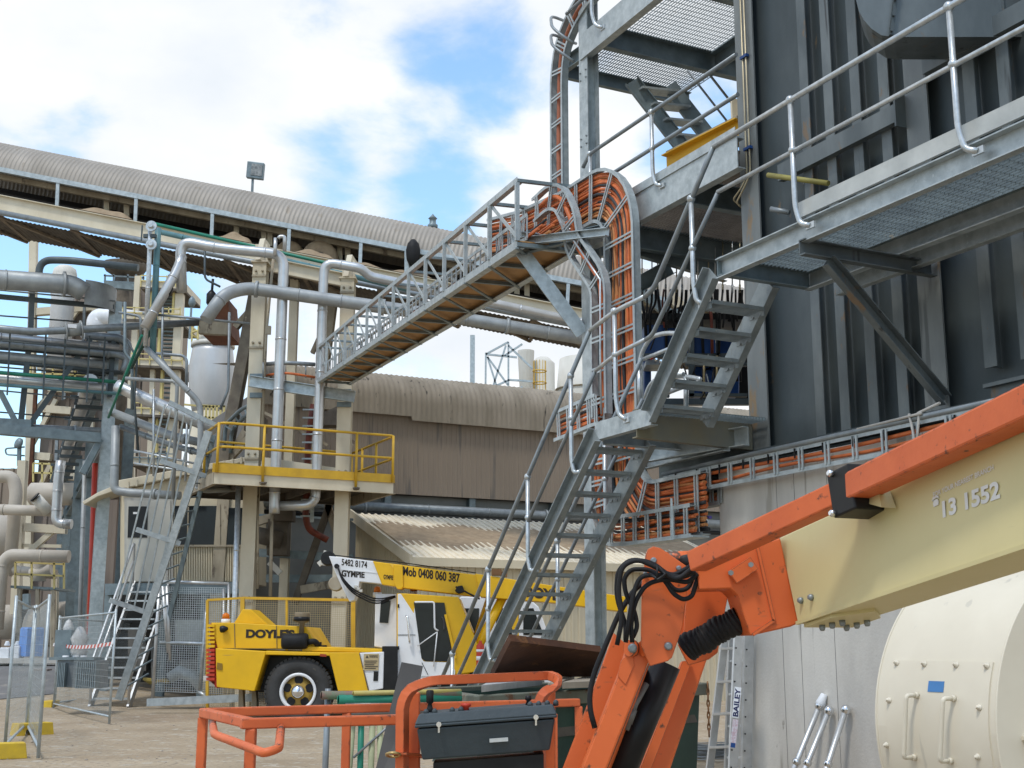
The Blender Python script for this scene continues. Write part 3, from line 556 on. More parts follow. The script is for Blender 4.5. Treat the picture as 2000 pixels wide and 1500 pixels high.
m = MB(); m.bar(W(11.8, 7.3, 2.5), W(10.45, 7.3, 2.5), .2, .02); m.bar(W(10.75, 7.16, 2.48), W(10.75, 7.16, 2.9), .03, .02); m.build('support', galv, t6)
t7 = T('cable_tray', 'short upper tray stub with orange cables between the two trays near the concrete wall', 'cable tray', W(11, 7.45, 2.95))
tray(t7, [W(11.0, 7.62, 2.93), W(10.5, 7.62, 2.93)], 7.62, .16, .24, [cabo, cabo, cabo2, cabk], .1, (.014, .02))
# ================= blue hydraulic set =================
hb = T('hydraulic_unit', 'dark blue hydraulic power unit with black hoses behind the upper stair', 'hydraulic unit', PY(1350, 775, 15.6))
def bx(mb, x0, y0, x1, y1, ya, dy): 
    p = [PY(x0, y1, ya), PY(x1, y1, ya), PY(x1, y0, ya), PY(x0, y0, ya)]; return mb.prism(p, Y * dy)
for (x0, y0, x1, y1, ya, dy) in ((1258, 634, 1300, 692, 15.5, .7), (1304, 640, 1346, 690, 15.7, .8), (1356, 652, 1398, 700, 15.6, .6), (1402, 662, 1456, 708, 15.8, .6), (1412, 715, 1444, 770, 15.7, .4), (1258, 700, 1272, 775, 15.8, .4), (1352, 716, 1372, 772, 15.9, .4), (1380, 722, 1404, 768, 15.6, .3)):
    m = MB(); bx(m, x0, y0, x1, y1, ya, dy); m.build('tank' if y0 < 660 else 'pump_block', bluem, hb, .015)
m = MB(); bx(m, 1348, 690, 1464, 790, 16.4, .1); m.build('back_panel', blackp, hb)
m = MB(); bx(m, 1250, 612, 1460, 624, 15.55, .8); m.build('manifold', blackp, hb)
m = MB(); bx(m, 1262, 703, 1330, 712, 15.3, .4); m.build('valve_rail', tubed, hb)
for (x0, y0, x1, y1) in ((1300, 690, 1308, 775), (1346, 640, 1356, 775), (1400, 640, 1404, 775), (1252, 690, 1460, 697), (1340, 708, 1460, 714), (1340, 768, 1460, 774), (1246, 778, 1466, 790)):
    m = MB(); bx(m, x0, y0, x1, y1, 15.45, .08); m.build('frame_bar', steel, hb)
random.seed(21)
for i in range(26):
    x = 1256 + i * 7.8 + random.uniform(-3, 3); x2 = x + random.uniform(-12, 12); ye = random.choice((628, 640, 655, 690)); yd = 15.35 + .25 * random.random()
    m = MB(); m.tube(rnd([PY(x, 566, 15.6), PY(x + random.uniform(-3, 3), 592, yd + .1), PY(x2, 612, yd), PY(x2 + random.uniform(-5, 5), ye, yd)], .15), random.choice((.013, .016, .02)), 7); m.build('hose', cabr if i % 11 == 5 else black, hb)
    if i % 2 == 0: m = MB(); m.tube([PY(x, 556, 15.6), PY(x, 572, 15.6)], .015, 6); m.tube([PY(x, 440, 15.7), PY(x, 560, 15.6)], .009, 6); m.build('fitting', galvt if i % 4 else M('pale_brass%d' % i, (.4, .36, .25), None, 5, .4, .5), hb)
for i in range(16):
    x = random.uniform(1262, 1450); y = random.uniform(640, 760); p = PY(x, y, 15.3); q = PY(x + random.uniform(-14, 14), y + random.uniform(10, 40), 15.35); m = MB(); m.tube(rnd([p, (p + q) / 2 - Y * .08, q], .1), .01, 6); m.build('pipe', (black, tubed, blackp)[i % 3], hb)
for i in range(7):
    m = MB(); x = 1272 + i * 9; m.lathe([(.02, 0), (.025, .03), (.012, .06)], PY(x, 700 + (i % 3) * 3, 15.25), -Y, 8); m.build('valve', redp if i % 3 == 0 else chrome, hb)
for x in (1375, 1400):
    m = MB(); m.tube([PY(x, 695, 15.4), PY(x, 775, 15.4)], .016, 6); m.build('pipe', M('brass_pipe%d' % x, (.3, .24, .13), None, 5, .4, .5), hb)
for i in range(8):
    m = MB(); m.tube([PY(1395 + i * 7, 690 + i % 3 * 8, 15.5), PY(1398 + i * 7, 745, 15.5)], .016, 6); m.build('hose', black, hb)
# sloped conveyor leg frame behind the unit
lf = T('raking_frame', 'cream and grey raking steel members behind the blue hydraulic unit', 'frame', PY(1320, 640, 19))
for a, b, mt in (((1225, 590), (1330, 690), cream), ((1310, 580), (1395, 660), cream), ((1240, 560), (1340, 640), galvd), ((1380, 590), (1290, 625), galvd)):
    m = MB(); m.bar(PY(*a, 19), PY(*b, 19), .16, .1, Y); m.build('member', mt, lf)
# ================= boom lift in the foreground =================
bl = T('boom_lift', 'orange and cream boom lift with its basket and control box in the foreground', 'boom lift', PZ(1000, 1480, .3))
# cream boom box
a0, a1 = 4.62, 2.85
def BP(x, y, xa=1540., xb=2000.): t = (x - xa) / (xb - xa); iy = 1 / a0 + (1 / 3.15 - 1 / a0) * t; return PY(x, y, 1 / iy)
TL, TR, BL_, BR = BP(1522, 1050), BP(2060, 800), BP(1558, 1219), BP(2060, 1031)
dpth = V3((.10, .17, 0)).normalized() * .24
boom_d = (TR - TL).normalized(); dpth = boom_d.cross(Z) * -1; dpth = V3((dpth.x, dpth.y, 0)).normalized() * .20
if dpth.y < 0: dpth = -dpth
m = MB(); m.prism([TL, TR + boom_d * 1.2, BR + boom_d * 1.2, BL_], dpth); m.build('boom', creamb, bl, .006)
m = MB(); q0, q1 = BP(1557, 1217), BP(2060, 1033); m.bar(q0, q1 + boom_d, .012, .012); m.build('boom_weld', creamb, bl)
# plate with bolts under the boom
m = MB(); nd = (BR - BL_).normalized(); un = nd.cross(dpth.normalized()); un = un if un.z < 0 else -un
b0 = BL_ + nd * .03 + un * .004; m.prism([b0 + dpth * .05, b0 + nd * .22 + dpth * .05, b0 + nd * .36 + dpth * .5, b0 + nd * .22 + dpth * .95, b0 + dpth * .95], un * .012); m.build('wear_plate', creamb, bl)
for i in range(6):
    m = MB(); m.lathe([(.011, 0), (.011, .012), (.007, .02)], b0 + nd * (.06 + .055 * (i // 2)) + dpth * (.25 + .42 * (i % 2) + .03 * i) + un * .012, un, 6); m.build('bolt', tubed, bl)
fn = -dpth.normalized()
bnr = (TR - TL).cross(BL_ - TL).normalized(); bnr = bnr if bnr.y < 0 else -bnr; fn = bnr
def BF(x, y): r = rayd(x, y); return C0 + r * ((TL - C0).dot(bnr) / r.dot(bnr))
for x, y in ((1567, 1173), (1587, 1167)):
    m = MB(); m.lathe([(.012, 0), (.012, .008), (.007, .016)], BF(x, y) + fn * .001, fn, 6); m.build('bolt', tubed, bl)
whl = M('white_vinyl', (.75, .75, .72), None, 4, .5)
td = (BF(1955, 945) - BF(1840, 1000)).normalized()
txt('lettering', 'FOR YOUR NEAREST BRANCH', BF(1824, 972) + fn * .002, (BF(1942, 918) - BF(1824, 972)), Z, .0145, whl, bl, (BF(1942, 918) - BF(1824, 972)).length, .015)
txt('lettering', '13 1552', BF(1843, 1012) + fn * .002, (BF(1955, 973) - BF(1843, 1012)), Z, .047, whl, bl, (BF(1955, 973) - BF(1843, 1012)).length, .035)
m = MB(); c = BF(1826, 990) + fn * .002; ex = td; ez = Z
m.prism([c + ex * -.002, c + ex * .024, c + ex * .027 + ez * .010, c + ex * .019 + ez * .018, c + ex * .003 + ez * .018, c + ex * -.005 + ez * .010], fn * .0008)
m.tube([c + ex * -.006 + ez * .018, c + ex * .0 + ez * .024, c + ex * .022 + ez * .024, c + ex * .028 + ez * .018], .0035, 6); m.build('telephone_symbol', whl, bl)
# orange square tube above the boom
off = fn * .11
def OP(x, y): return BP(x, y) + V3((0, 0, 0))
c0, c1 = BP(1358, 1097), BP(2040, 765)
p0, p1 = PY(1359, 1097, 4.55), PY(1660, 957, 3.95); p2 = PY(2040, 778, 3.0)
m = MB(); m.bar(p0, p1, .074, .074); m.build('levelling_tube', orangeo, bl, .006)
m = MB(); m.bar(p1 + (p2 - p1) * .02, p2, .085, .085); m.build('levelling_tube', orangeo, bl, .008)
m = MB(); pc = p1; dd = (p2 - p0).normalized(); m.bar(pc - dd * .04, pc + dd * .075, .14, .145, Z, -.02, -.01); m.build('clamp_block', blackp, bl, .006)
for h in (.055, -.07):
    m = MB(); sdd = dd.cross(Z).normalized(); sdd = sdd if sdd.y < 0 else -sdd
    m.lathe([(.012, 0), (.012, .012), (.007, .018)], pc + sdd * .05 + dd * (-.018 if h > 0 else -.018) + Z * h, sdd, 6); m.build('bolt', chrome, bl)
m = MB(); m.hexa([BP(1722, 970) + fn * .002, BP(1752, 993) + fn * .002, BP(1752, 993) + fn * .05, BP(1722, 985) + fn * .05, BP(1722, 940) + fn * .002, BP(1740, 960) + fn * .002, BP(1740, 960) + fn * .04, BP(1722, 950) + fn * .04]); m.build('lug', creamb, bl)
# orange boom head
YH = 4.66
hp = [PY(*c, YH - .03) for c in ((1362, 1108), (1400, 1085), (1524, 1050), (1560, 1217), (1545, 1224), (1466, 1242), (1452, 1200), (1441, 1163), (1428, 1150), (1365, 1152))]
m = MB(); m.prism(hp, Y * .24); m.build('boom_head', orange, bl, .006)
m = MB(); m.bar(PY(1478, 1062, YH - .035), PY(1512, 1212, YH - .035), .012, .008, Y); m.bar(PY(1512, 1212, YH - .035), PY(1470, 1240, YH - .035), .012, .008, Y); m.build('weld_seam', orange, bl)
m = MB(); m.bar(PY(1430, 1128, YH - .05), PY(1472, 1100, YH - .05), .05, .03, Y); m.build('lug', orange, bl)
for x, y in ((1427, 1119), (1466, 1103)):
    m = MB(); m.lathe([(.010, 0), (.01, .01)], PY(x, y, YH - .08), -Y, 6); m.build('bolt', tubed, bl)
# knuckle plates
kn = [(1261, 1085), (1266, 1072), (1276, 1067), (1290, 1070), (1343, 1107), (1346, 1130), (1333, 1225), (1313, 1284), (1305, 1291), (1270, 1301), (1252, 1262), (1254, 1140)]
m = MB(); m.prism([PY(*c, 4.72) for c in kn], Y * .02); m.build('knuckle_plate', orange, bl, .003)
m = MB(); m.prism([PY(*c, 5.02) for c in ((1340, 1150), (1422, 1150), (1402, 1275), (1385, 1288), (1345, 1300), (1325, 1260))], Y * .02); m.build('knuckle_plate', orange, bl, .003)
m = MB(); m.prism([PY(*c, 5.0) for c in ((1345, 1110), (1425, 1150), (1415, 1200), (1335, 1240))], Y * .02); m.build('knuckle_plate', orange, bl, .003)
m = MB(); m.tube([PY(1300, 1095, 4.78), PY(1372, 1092, 4.9)], .034, 14); m.build('cross_tube', orange, bl)
m = MB(); m.tube([PY(1335, 1100, 4.76), PY(1362, 1095, 4.72)], .03, 12); m.build('pivot_pin', blackp, bl)
for x, y, r in ((1276, 1095, .012), (1325, 1110, .010), (1305, 1262, .015), (1260, 1120, .008)):
    m = MB(); m.lathe([(r, 0), (r, .012), (r * .6, .02)], PY(x, y, 4.72), -Y, 12); m.build('pivot_pin', tubed, bl)
# bellows
m = MB(); b0, b1 = PY(1338, 1268, 4.86), PY(1446, 1208, 4.78); n = 120; pts = [b0 + (b1 - b0) * i / n + V3((0, 0, .003 * math.sin(i * .11))) for i in range(n + 1)]
m.tube(pts, [.049 + .005 * abs(math.sin(i * math.pi / 9)) + .002 * math.sin(i * .19) - .005 * (i / n) for i in range(n + 1)], 28); m.build('bellows', black, bl)
# jib arms
def plate(name, pxs, y, th, mt, bv=.004): m = MB(); m.prism([PY(*c, y) for c in pxs], Y * th); return m.build(name, mt, bl, bv)
plate('jib_side', ((1199, 1236), (1227, 1262), (1222, 1322), (1185, 1430), (1140, 1560), (1076, 1560), (1150, 1370)), 4.98, .02, orange)
plate('jib_arm', ((1210, 1312), (1223, 1268), (1238, 1252), (1258, 1262), (1268, 1291), (1163, 1560), (1112, 1560)), 4.78, .06, orange, .008)
m = MB(); m.prism([PY(1268, 1292, 4.84), PY(1262, 1313, 5.02), PY(1172, 1560, 5.02), PY(1163, 1560, 4.84)], V3((.004, .004, 0))); m.build('jib_cheek', orange, bl)
m = MB(); m.prism([PY(*c, 4.775) for c in ((1213, 1290), (1235, 1268), (1239, 1300), (1222, 1338), (1206, 1320))], Y * .006); m.build('jib_patch', orange, bl, .002)
for x in (1238, 1266):
    m = MB(); m.lathe([(.030, 0), (.030, .025)], PY(x, 1266, 4.77), (Y * -.6 + X * -.75), 16); m.build('pin_boss', orange, bl)
m = MB(); m.tube([PY(1238, 1266, 4.80), PY(1268, 1266, 4.86)], .022, 12); m.build('pivot_pin', orange, bl)
m = MB(); m.lathe([(.017, 0), (.017, .012), (.008, .014)], PY(1235, 1266, 4.745), -Y, 12); m.build('pivot_pin', tubed, bl)
plate('jib_arm', ((1332, 1292), (1382, 1285), (1290, 1560), (1235, 1560)), 5.25, .05, orange, .008)
m = MB(); m.prism([PY(1333, 1292, 5.20), PY(1352, 1290, 5.20), PY(1250, 1560, 5.20), PY(1228, 1560, 5.20)], Y * .04); m.build('jib_cheek', orange, bl)
m = MB(); m.tube([PY(1300, 1295, 5.0), PY(1180, 1580, 5.0)], .06, 18); m.build('jib_cylinder', blackp, bl)
m = MB(); m.tube([PY(1262, 1335, 4.93), PY(1240, 1375, 4.91), PY(1222, 1425, 4.9)], .014, 8); m.tube([PY(1236, 1385, 4.9), PY(1226, 1412, 4.9)], .018, 8); m.build('valve_pipe', M('dull_pipe', (.16, .16, .155), None, 8, .5, .4), bl)
# hoses
hs = [[(1352, 1110), (1320, 1135), (1290, 1112), (1245, 1092), (1215, 1105), (1207, 1150), (1216, 1205), (1205, 1260)],
      [(1358, 1116), (1335, 1128), (1285, 1122), (1250, 1125), (1238, 1155), (1230, 1200), (1222, 1255)],
      [(1362, 1120), (1345, 1138), (1300, 1130), (1262, 1140), (1240, 1175), (1232, 1220), (1235, 1255)],
      [(1366, 1118), (1352, 1165), (1335, 1172), (1315, 1160), (1298, 1132), (1270, 1112), (1232, 1112), (1218, 1130), (1222, 1160), (1240, 1195), (1245, 1225), (1236, 1245)],
      [(1350, 1105), (1310, 1128), (1275, 1098), (1230, 1092), (1206, 1115), (1203, 1165), (1222, 1220), (1222, 1250)],
      [(1355, 1122), (1345, 1150), (1320, 1155), (1302, 1135)],
      [(1290, 1118), (1268, 1130), (1240, 1150), (1210, 1195), (1185, 1255), (1162, 1310), (1152, 1350), (1152, 1385), (1162, 1422)]]
for i, h in enumerate(hs):
    m = MB(); m.tube(rnd([PY(x, y, 4.60 + .015 * i + (.0 if i < 6 else .1)) for x, y in h], .06, 5), .0085 if i != 6 else .010, 8); m.build('hose', black, bl)
m = MB(); m.tube([PY(1268, 1120, 4.58), PY(1285, 1132, 4.56), PY(1300, 1122, 4.57), PY(1286, 1108, 4.6)], .005, 6); m.tube([PY(1283, 1130, 4.56), PY(1284, 1102, 4.57)], .004, 6); m.build('cable_tie', blackp, bl)
# basket
zr = 1.14; G = lambda x, y, z=zr: PZ(x, y, z)
f0, f1, n0, n1 = G(397, 1392), G(1130, 1372), G(491, 1413), G(1030, 1399)
bs = .042
def rail(nm, a, b, w=bs, h=bs, mt=None): m = MB(); m.bar(a, b, w, h); return m.build(nm, mt or orangeo, bl, .006)
rail('basket_rail', f0, f1); rail('basket_rail', n0 + (n1 - n0) * -.035, n1); rail('basket_rail', f0, n0)
for p in (f0, n0, f0 + (f1 - f0) * .345, f1, n1 + (f1 - n1) * .45):
    rail('basket_post', p - Z * .02, p - Z * 1.0)
for z in (.5, .18): rail('basket_rail', f0 - Z * (zr - z), n0 - Z * (zr - z)); rail('basket_rail', f0 - Z * (zr - z), f1 - Z * (zr - z)); rail('basket_rail', n0 - Z * (zr - z), n1 - Z * (zr - z))
m = MB(); m.prism([f0 - Z * 1.02, f1 - Z * 1.02, n1 - Z * 1.02, n0 - Z * 1.02], -Z * .03); m.build('basket_floor', steel, bl)
rail('basket_rail', f1 - Z * .1, G(1150, 1368, 1.14) + X * .25 - Z * .1); rail('basket_rail', f1 - Z * .22, f1 + X * .3 - Z * .22)
m = MB(); m.tube(rnd([G(415, 1396) - Z * .03, G(420, 1410) - Z * .05, G(518, 1425) - Z * .085, G(546, 1424) - Z * .07, G(550, 1408) - Z * .0], .05), .017, 10); m.build('grab_handle', orangeo, bl)
# hoop over the control box
d5 = 5.05
hp = [PY(785, 1560, d5), PY(786, 1375, d5), PY(800, 1345, d5), PY(845, 1328, d5), PY(900, 1327, d5 + .05), PY(1078, 1319, d5 + .35), PY(1092, 1328, d5 + .3), PY(1085, 1340, d5 + .2), PY(1062, 1352, d5 + .15), PY(1053, 1375, d5 + .15), PY(1055, 1560, d5 + .15)]
m = MB(); sweep(m, resamp(rnd(hp, .12, 6), .03), V3((.35, .93, 0)).normalized(), .05, .036); m.build('basket_hoop', orangeo, bl, .006)
rail('hoop_leg', PY(808, 1352, d5 + .1), PY(808, 1560, d5 + .1), .034, .05); rail('hoop_leg', PY(1073, 1345, d5 + .4), PY(1073, 1560, d5 + .4), .034, .05)
m = MB(); m.prism([PY(765, 1474, d5 - .05), PY(795, 1474, d5 - .05), PY(860, 1480, d5 + .1), PY(800, 1482, d5 + .2)], Z * .008); m.build('foot_plate', orangeo, bl)
m = MB(); m.tube([PY(768 + 14 * math.cos(t * .7), 1474 + 4 * math.sin(t * .7), d5 - .06 + .04 * math.sin(t * .7)) for t in range(9)], .005, 6, True); m.build('wire_loop', M('zinc_wire', (.5, .36, .15), None, 5, .4, .6), bl)
# control box
cx = T('unused', '', '')
bpy.data.objects.remove(cx)
e0, e1 = PY(814, 1424, 4.9), PY(1084, 1404, 4.96); ed = (e1 - e0).normalized(); eb = Y.copy(); bwid = (e1 - e0).length
zc = e0.z
b = MB(); o_ = e0
b.hexa([o_ + ed * .02 - Z * .115 + eb * .03, o_ + ed * (bwid - .02) - Z * .115 + eb * .03, o_ + ed * (bwid - .02) - Z * .115 + eb * .22, o_ + ed * .02 - Z * .115 + eb * .22, o_, o_ + ed * bwid, o_ + ed * bwid + eb * .25, o_ + eb * .25]); cbx = b.build('control_box', ctrl, bl, .006)
b = MB(); o_ = e0 + Z * .004 - ed * .008 - eb * .008; w_ = bwid + .016
b.hexa([o_, o_ + ed * w_, o_ + ed * w_ + eb * .266, o_ + eb * .266, o_ + Z * .012, o_ + ed * w_ + Z * .012, o_ + ed * w_ + eb * .266 + Z * .012, o_ + eb * .266 + Z * .012])
b.hexa([o_ + Z * .012, o_ + ed * w_ + Z * .012, o_ + ed * w_ + eb * .266 + Z * .012, o_ + eb * .266 + Z * .012, o_ + Z * .05 + ed * .015 + eb * .018, o_ + ed * (w_ - .015) + Z * .05 + eb * .018, o_ + ed * (w_ - .03) + eb * .25 + Z * .05, o_ + ed * .03 + eb * .25 + Z * .05]); b.build('lid', ctrl, cbx, .005)
for i in (0, 1, 3, 4, 12, 13, 14, 15):
    b = MB(); b.lathe([(.011, 0), (.010, .014), (.005, .02)], o_ + ed * (.04 + .033 * i) + eb * .035 + Z * .045, Z - eb * .3, 8); b.build('switch_boot', ctrl, cbx)
b = MB(); p = o_ + ed * .05 + eb * .1 + Z * .05; b.lathe([(.018, 0), (.012, .015), (.008, .03), (.014, .036), (.015, .078), (.010, .082)], p, Z, 10); b.build('joystick', blackp, cbx)
b = MB(); p = o_ + ed * .43 + eb * .12 + Z * .05; b.lathe([(.012, 0), (.007, .014), (.014, .02), (.012, .034)], p, Z, 10); b.build('joystick', blackp, cbx)
b = MB(); b.lathe([(.012, 0), (.012, .02), (.02, .025), (.02, .035)], o_ + ed * .19 + eb * .05 + Z * .04, Z, 12); b.build('stop_button', redp, cbx)
b = MB(); b.lathe([(.006, 0), (.006, .02)], o_ + ed * .135 + eb * .05 + Z * .04, Z, 8); b.build('toggle', yellow, cbx)
for t in (.16, .86):
    b = MB(); q = e0 + ed * bwid * t - eb * .012; b.bar(q - Z * .018, q + Z * .014, .007, .008, eb); b.lathe([(.01, 0), (.01, .012)], q + Z * .012, -eb, 8); b.build('latch', chrome, cbx)
b = MB(); q = e0 + ed * bwid * .59 - Z * .062 + eb * .008; b.bar(q - ed * .035, q + ed * .035, .004, .014); b.build('name_plate', alum, cbx)
# lower dark console body under the control box
b = MB(); q = e0 + ed * .06 - Z * .13 + eb * .05; b.hexa([q - Z * .5, q + ed * .42 - Z * .5, q + ed * .42 - Z * .5 + eb * .15, q - Z * .5 + eb * .15, q, q + ed * .42, q + ed * .42 + eb * .15, q + eb * .15]); b.build('console_body', blackp, bl)
# ================= fan housing =================
RC, VC, ZC, UN, UF = .9, 5.7, 1.035, 4.52, 5.32
fh = T('fan_housing', 'cream painted round fan housing with bolted access hatch at the right edge', 'fan housing', W(4.9, VC, 0))
def FP(x, y, off=0.):
    r = rayd(x, y); rv, rz = r.dot(Vd), r.z; a = rv * rv + rz * rz; b = 2 * (-VC * rv + (H - ZC) * rz); c = VC * VC + (H - ZC) ** 2 - (RC + off) ** 2
    t = (-b - math.sqrt(max(0, b * b - 4 * a * c))) / (2 * a); return C0 + r * t
def cyl(phi, u, r=RC): return W(u, VC - r * math.cos(phi), ZC + r * math.sin(phi))
m = MB(); n = 96; m.grid([[cyl(2 * math.pi * i / n, u) for i in range(n + 1)] for u in (UN, UF)], True); m.build('casing_wrap', fancream, fh)
for u, nm in ((UN - .012, 'end_plate'), (UF, 'end_plate')):
    m = MB(); pr = [cyl(2 * math.pi * i / n, u, RC + .006) for i in range(n)]; m.prism(pr, U * .012); m.build(nm, fancream, fh, .004)
m = MB(); m.box(W(UN - .08, VC - .15, ZC - .02), .14, 1.2, .018, U, Vd); m.build('stiffener', fancream, fh)
m = MB(); m.box(W(UN - .08, VC - .9 + .42, ZC - .55), .10, .018, .5, U, Vd); m.build('stiffener', fancream, fh)
p = FP(1733, 1292); q = FP(1936, 1300)
def ph(p): return math.atan2(p.z - ZC, VC - p.dot(Vd))
ph1, ph0, u1, u0 = ph(FP(1830, 1292)), -.62, FP(1733, 1400).dot(U), FP(1932, 1400).dot(U)
m = MB(); g1 = [[cyl(ph0 + (ph1 - ph0) * i / 16, u, RC + .008) for i in range(17)] for u in (u0, u1)]; m.grid(g1, True)
e = [cyl(ph0 + (ph1 - ph0) * i / 16, u0, RC + .008) for i in range(17)]; e2 = [cyl(ph0 + (ph1 - ph0) * i / 16, u0, RC) for i in range(17)]; m.grid([e, e2]); e = [cyl(ph0 + (ph1 - ph0) * i / 16, u1, RC + .008) for i in range(17)]; e2 = [cyl(ph0 + (ph1 - ph0) * i / 16, u1, RC) for i in range(17)]; m.grid([e, e2]); m.grid([[cyl(ph1, u0, RC + .008), cyl(ph1, u1, RC + .008)], [cyl(ph1, u0), cyl(ph1, u1)]])
hat = m.build('access_hatch', fancream, fh)
for x, y in ((1752, 1295), (1806, 1297), (1868, 1299), (1928, 1301), (1737, 1368), (1913, 1382), (1732, 1455), (1910, 1478)):
    c = FP(x, y, .008); nr = (Vd * (c.dot(Vd) - VC) + Z * (c.z - ZC)).normalized(); m = MB(); m.lathe([(.017, 0), (.017, .004), (.011, .005), (.011, .016), (.006, .017), (.006, .026)], c, nr, 6); m.build('bolt', fancream, hat)
for xa, ya, xb, yb in ((1792, 1358, 1787, 1479), (1864, 1364, 1858, 1486)):
    a, b = FP(xa, ya, .008), FP(xb, yb, .008); na = (Vd * (a.dot(Vd) - VC) + Z * (a.z - ZC)).normalized(); nb = (Vd * (b.dot(Vd) - VC) + Z * (b.z - ZC)).normalized()
    nm_ = (na + nb).normalized(); m = MB(); m.tube(rnd([a, a + nm_ * .075, b + nm_ * .075, b], .02), .0115, 10); m.lathe([(.016, 0), (.016, .02)], a, nm_, 10); m.lathe([(.016, 0), (.016, .02)], b, nm_, 10); m.build('handle', fancream, hat)
c = FP(1828, 1341, .009); nr = (Vd * (c.dot(Vd) - VC) + Z * (c.z - ZC)).normalized(); tz = nr.cross(U).normalized(); m = MB(); m.box(c, .105, .054, .003, U, tz, nr); m.build('blue_plate', bluepl, hat)
# ================= spare handrail stanchions leaning on the wall =================
for i, (a, b, cap, lb) in enumerate((((1601, 1378), (1556, 1488), 1, 'silver handrail stanchion with a white plastic cone on top leaning on concrete'), ((1619, 1388), (1577, 1490), 0, 'bare silver ball stanchion leaning between two others on the concrete wall'), ((1652, 1386), (1617, 1492), 0, 'rightmost silver ball stanchion leaning on the concrete wall'))):
    p, q = PV(*a, 7.54), PV(*b, 7.36); d = (q - p).normalized(); st = T('stanchion', lb, 'stanchion', p + d * 1.45, 'spare stanchions leaning on the concrete wall')
    m = MB(); m.tube([p, p + d * 1.45], .025, 10); m.build('tube', alum, st)
    m = MB(); m.ball(p, .044, 14); m.build('ball_joint', chrome, st)
    m = MB(); m.ball(q, .038, 14); m.build('ball_joint', chrome, st)
    if cap: m = MB(); m.lathe([(.042, -.02), (.044, .0), (.028, .085), (.024, .088)], p - d * .02, -d, 14); m.build('cone_cap', whiteb, st)
# ================= ladders =================
def P7(x, y, v=7.3): return PV(x, y, v)
l1 = T('step_ladder', 'aluminium step ladder with a lettered label leaning at the concrete corner', 'ladder', P7(1405, 1560))
a, b, c, d = P7(1417, 1235), P7(1379, 1560), P7(1442, 1235, 7.18), P7(1429, 1560, 7.05)
m = MB(); m.bar(a, b, .08, .025, U); m.build('stile', alum, l1, .002)
m = MB(); m.bar(c, d, .095, .025, U * -1); st_ = m.build('stile', alum, l1, .002)
for y in (1267, 1332, 1395, 1460, 1525):
    t = (y - 1235) / 325; m = MB(); m.bar(a + (b - a) * t + U * -.0, c + (d - c) * t, .075, .022); m.build('step', alum, l1, .002)
l2 = T('step_ladder', 'second aluminium ladder standing right behind the lettered one on the wall', 'ladder', P7(1460, 1560, 7.5))
a2, b2, c2, d2 = P7(1428, 1240, 7.42), P7(1418, 1560, 7.42), P7(1462, 1238, 7.5), P7(1456, 1560, 7.5)
m = MB(); m.bar(a2, b2, .06, .025, U); m.build('stile', alum, l2, .002); m = MB(); m.bar(c2, d2, .11, .03, U * -1); m.build('stile', alum, l2, .002)
for y in (1292, 1357, 1419, 1480):
    t = (y - 1240) / 320; m = MB(); m.bar(a2 + (b2 - a2) * t, c2 + (d2 - c2) * t, .04, .02); m.build('rung', alum, l2)
for y in range(1268, 1500, 33):
    for (pa, pb, l, k) in ((c, d, l1, 0), (c2, d2, l2, 1)):
        t = (y - 1237) / 322; q = pa + (pb - pa) * t; m = MB(); m.lathe([(.008, 0), (.008, .003)], q - U * .0 + (-Vd + -U * .6).normalized() * .038, (-Y), 8); m.build('hole', black, l)
sdir = (c - d).normalized(); nrm = V3((-.3, -1, 0)).normalized(); xd_ = sdir
q = c + (d - c) * .487 - Y * .05; sx = nrm.cross(sdir).normalized()
q = P7(1443, 1400, 7.18) - Y * .045
lab = MB(); l0 = P7(1441.5, 1342, 7.1) ; l1p = P7(1436, 1402, 7.05); ex = (l0 - l1p).normalized(); ey = V3((-1, -.0, 0)); ey = (ey - ex * ey.dot(ex)).normalized(); ln = (l0 - l1p).length; nn_ = ex.cross(ey)
nn_ = nn_ if nn_.y < 0 else -nn_
lab.prism([l1p - ey * .03, l1p + ey * .03, l0 + ey * .03, l0 - ey * .03], -nn_ * .002); lab.build('label', whiteb, l1)
txt('lettering', 'BAILEY', l1p - ey * .024 + ex * .012 + nn_ * .002, ex, ey, .048, M('navy_ink', (.015, .02, .09), None, 4, .5), l1, ln - .024, .03)
l3, l4 = P7(1437, 1405, 7.05), P7(1431, 1460, 7.0); lab = MB(); ex = (l3 - l4).normalized()
lab.prism([l4 - ey * .025, l4 + ey * .025, l3 + ey * .025, l3 - ey * .025], -nn_ * .002); lab.build('label', M('faded_label', (.6, .6, .64), (.45, .3, .34), 60, .5), l1)
lab = MB(); lab.prism([l4 - ey * .02 + nn_ * .002, l4 + ey * .02 + nn_ * .002, l4 + ey * .02 + ex * .04 + nn_ * .002, l4 - ey * .02 + ex * .04 + nn_ * .002], nn_ * .001); lab.build('label', bluem, l1)
cl = MB()
for i in range(14):
    r = random.uniform(.22, .34); cc = PZ(1395, 1485, .0) + V3((random.uniform(-.05, .05), random.uniform(-.05, .05), .04 + i * .012)); cl.tube([cc + V3((r * math.cos(t * .35), r * math.sin(t * .35), .01 * math.sin(t))) for t in range(18)], .007, 5, True)
solo(cl, 'wire_coil', tubed, 'coil of grey wire lying at the foot of the ladders', 'wire coil')
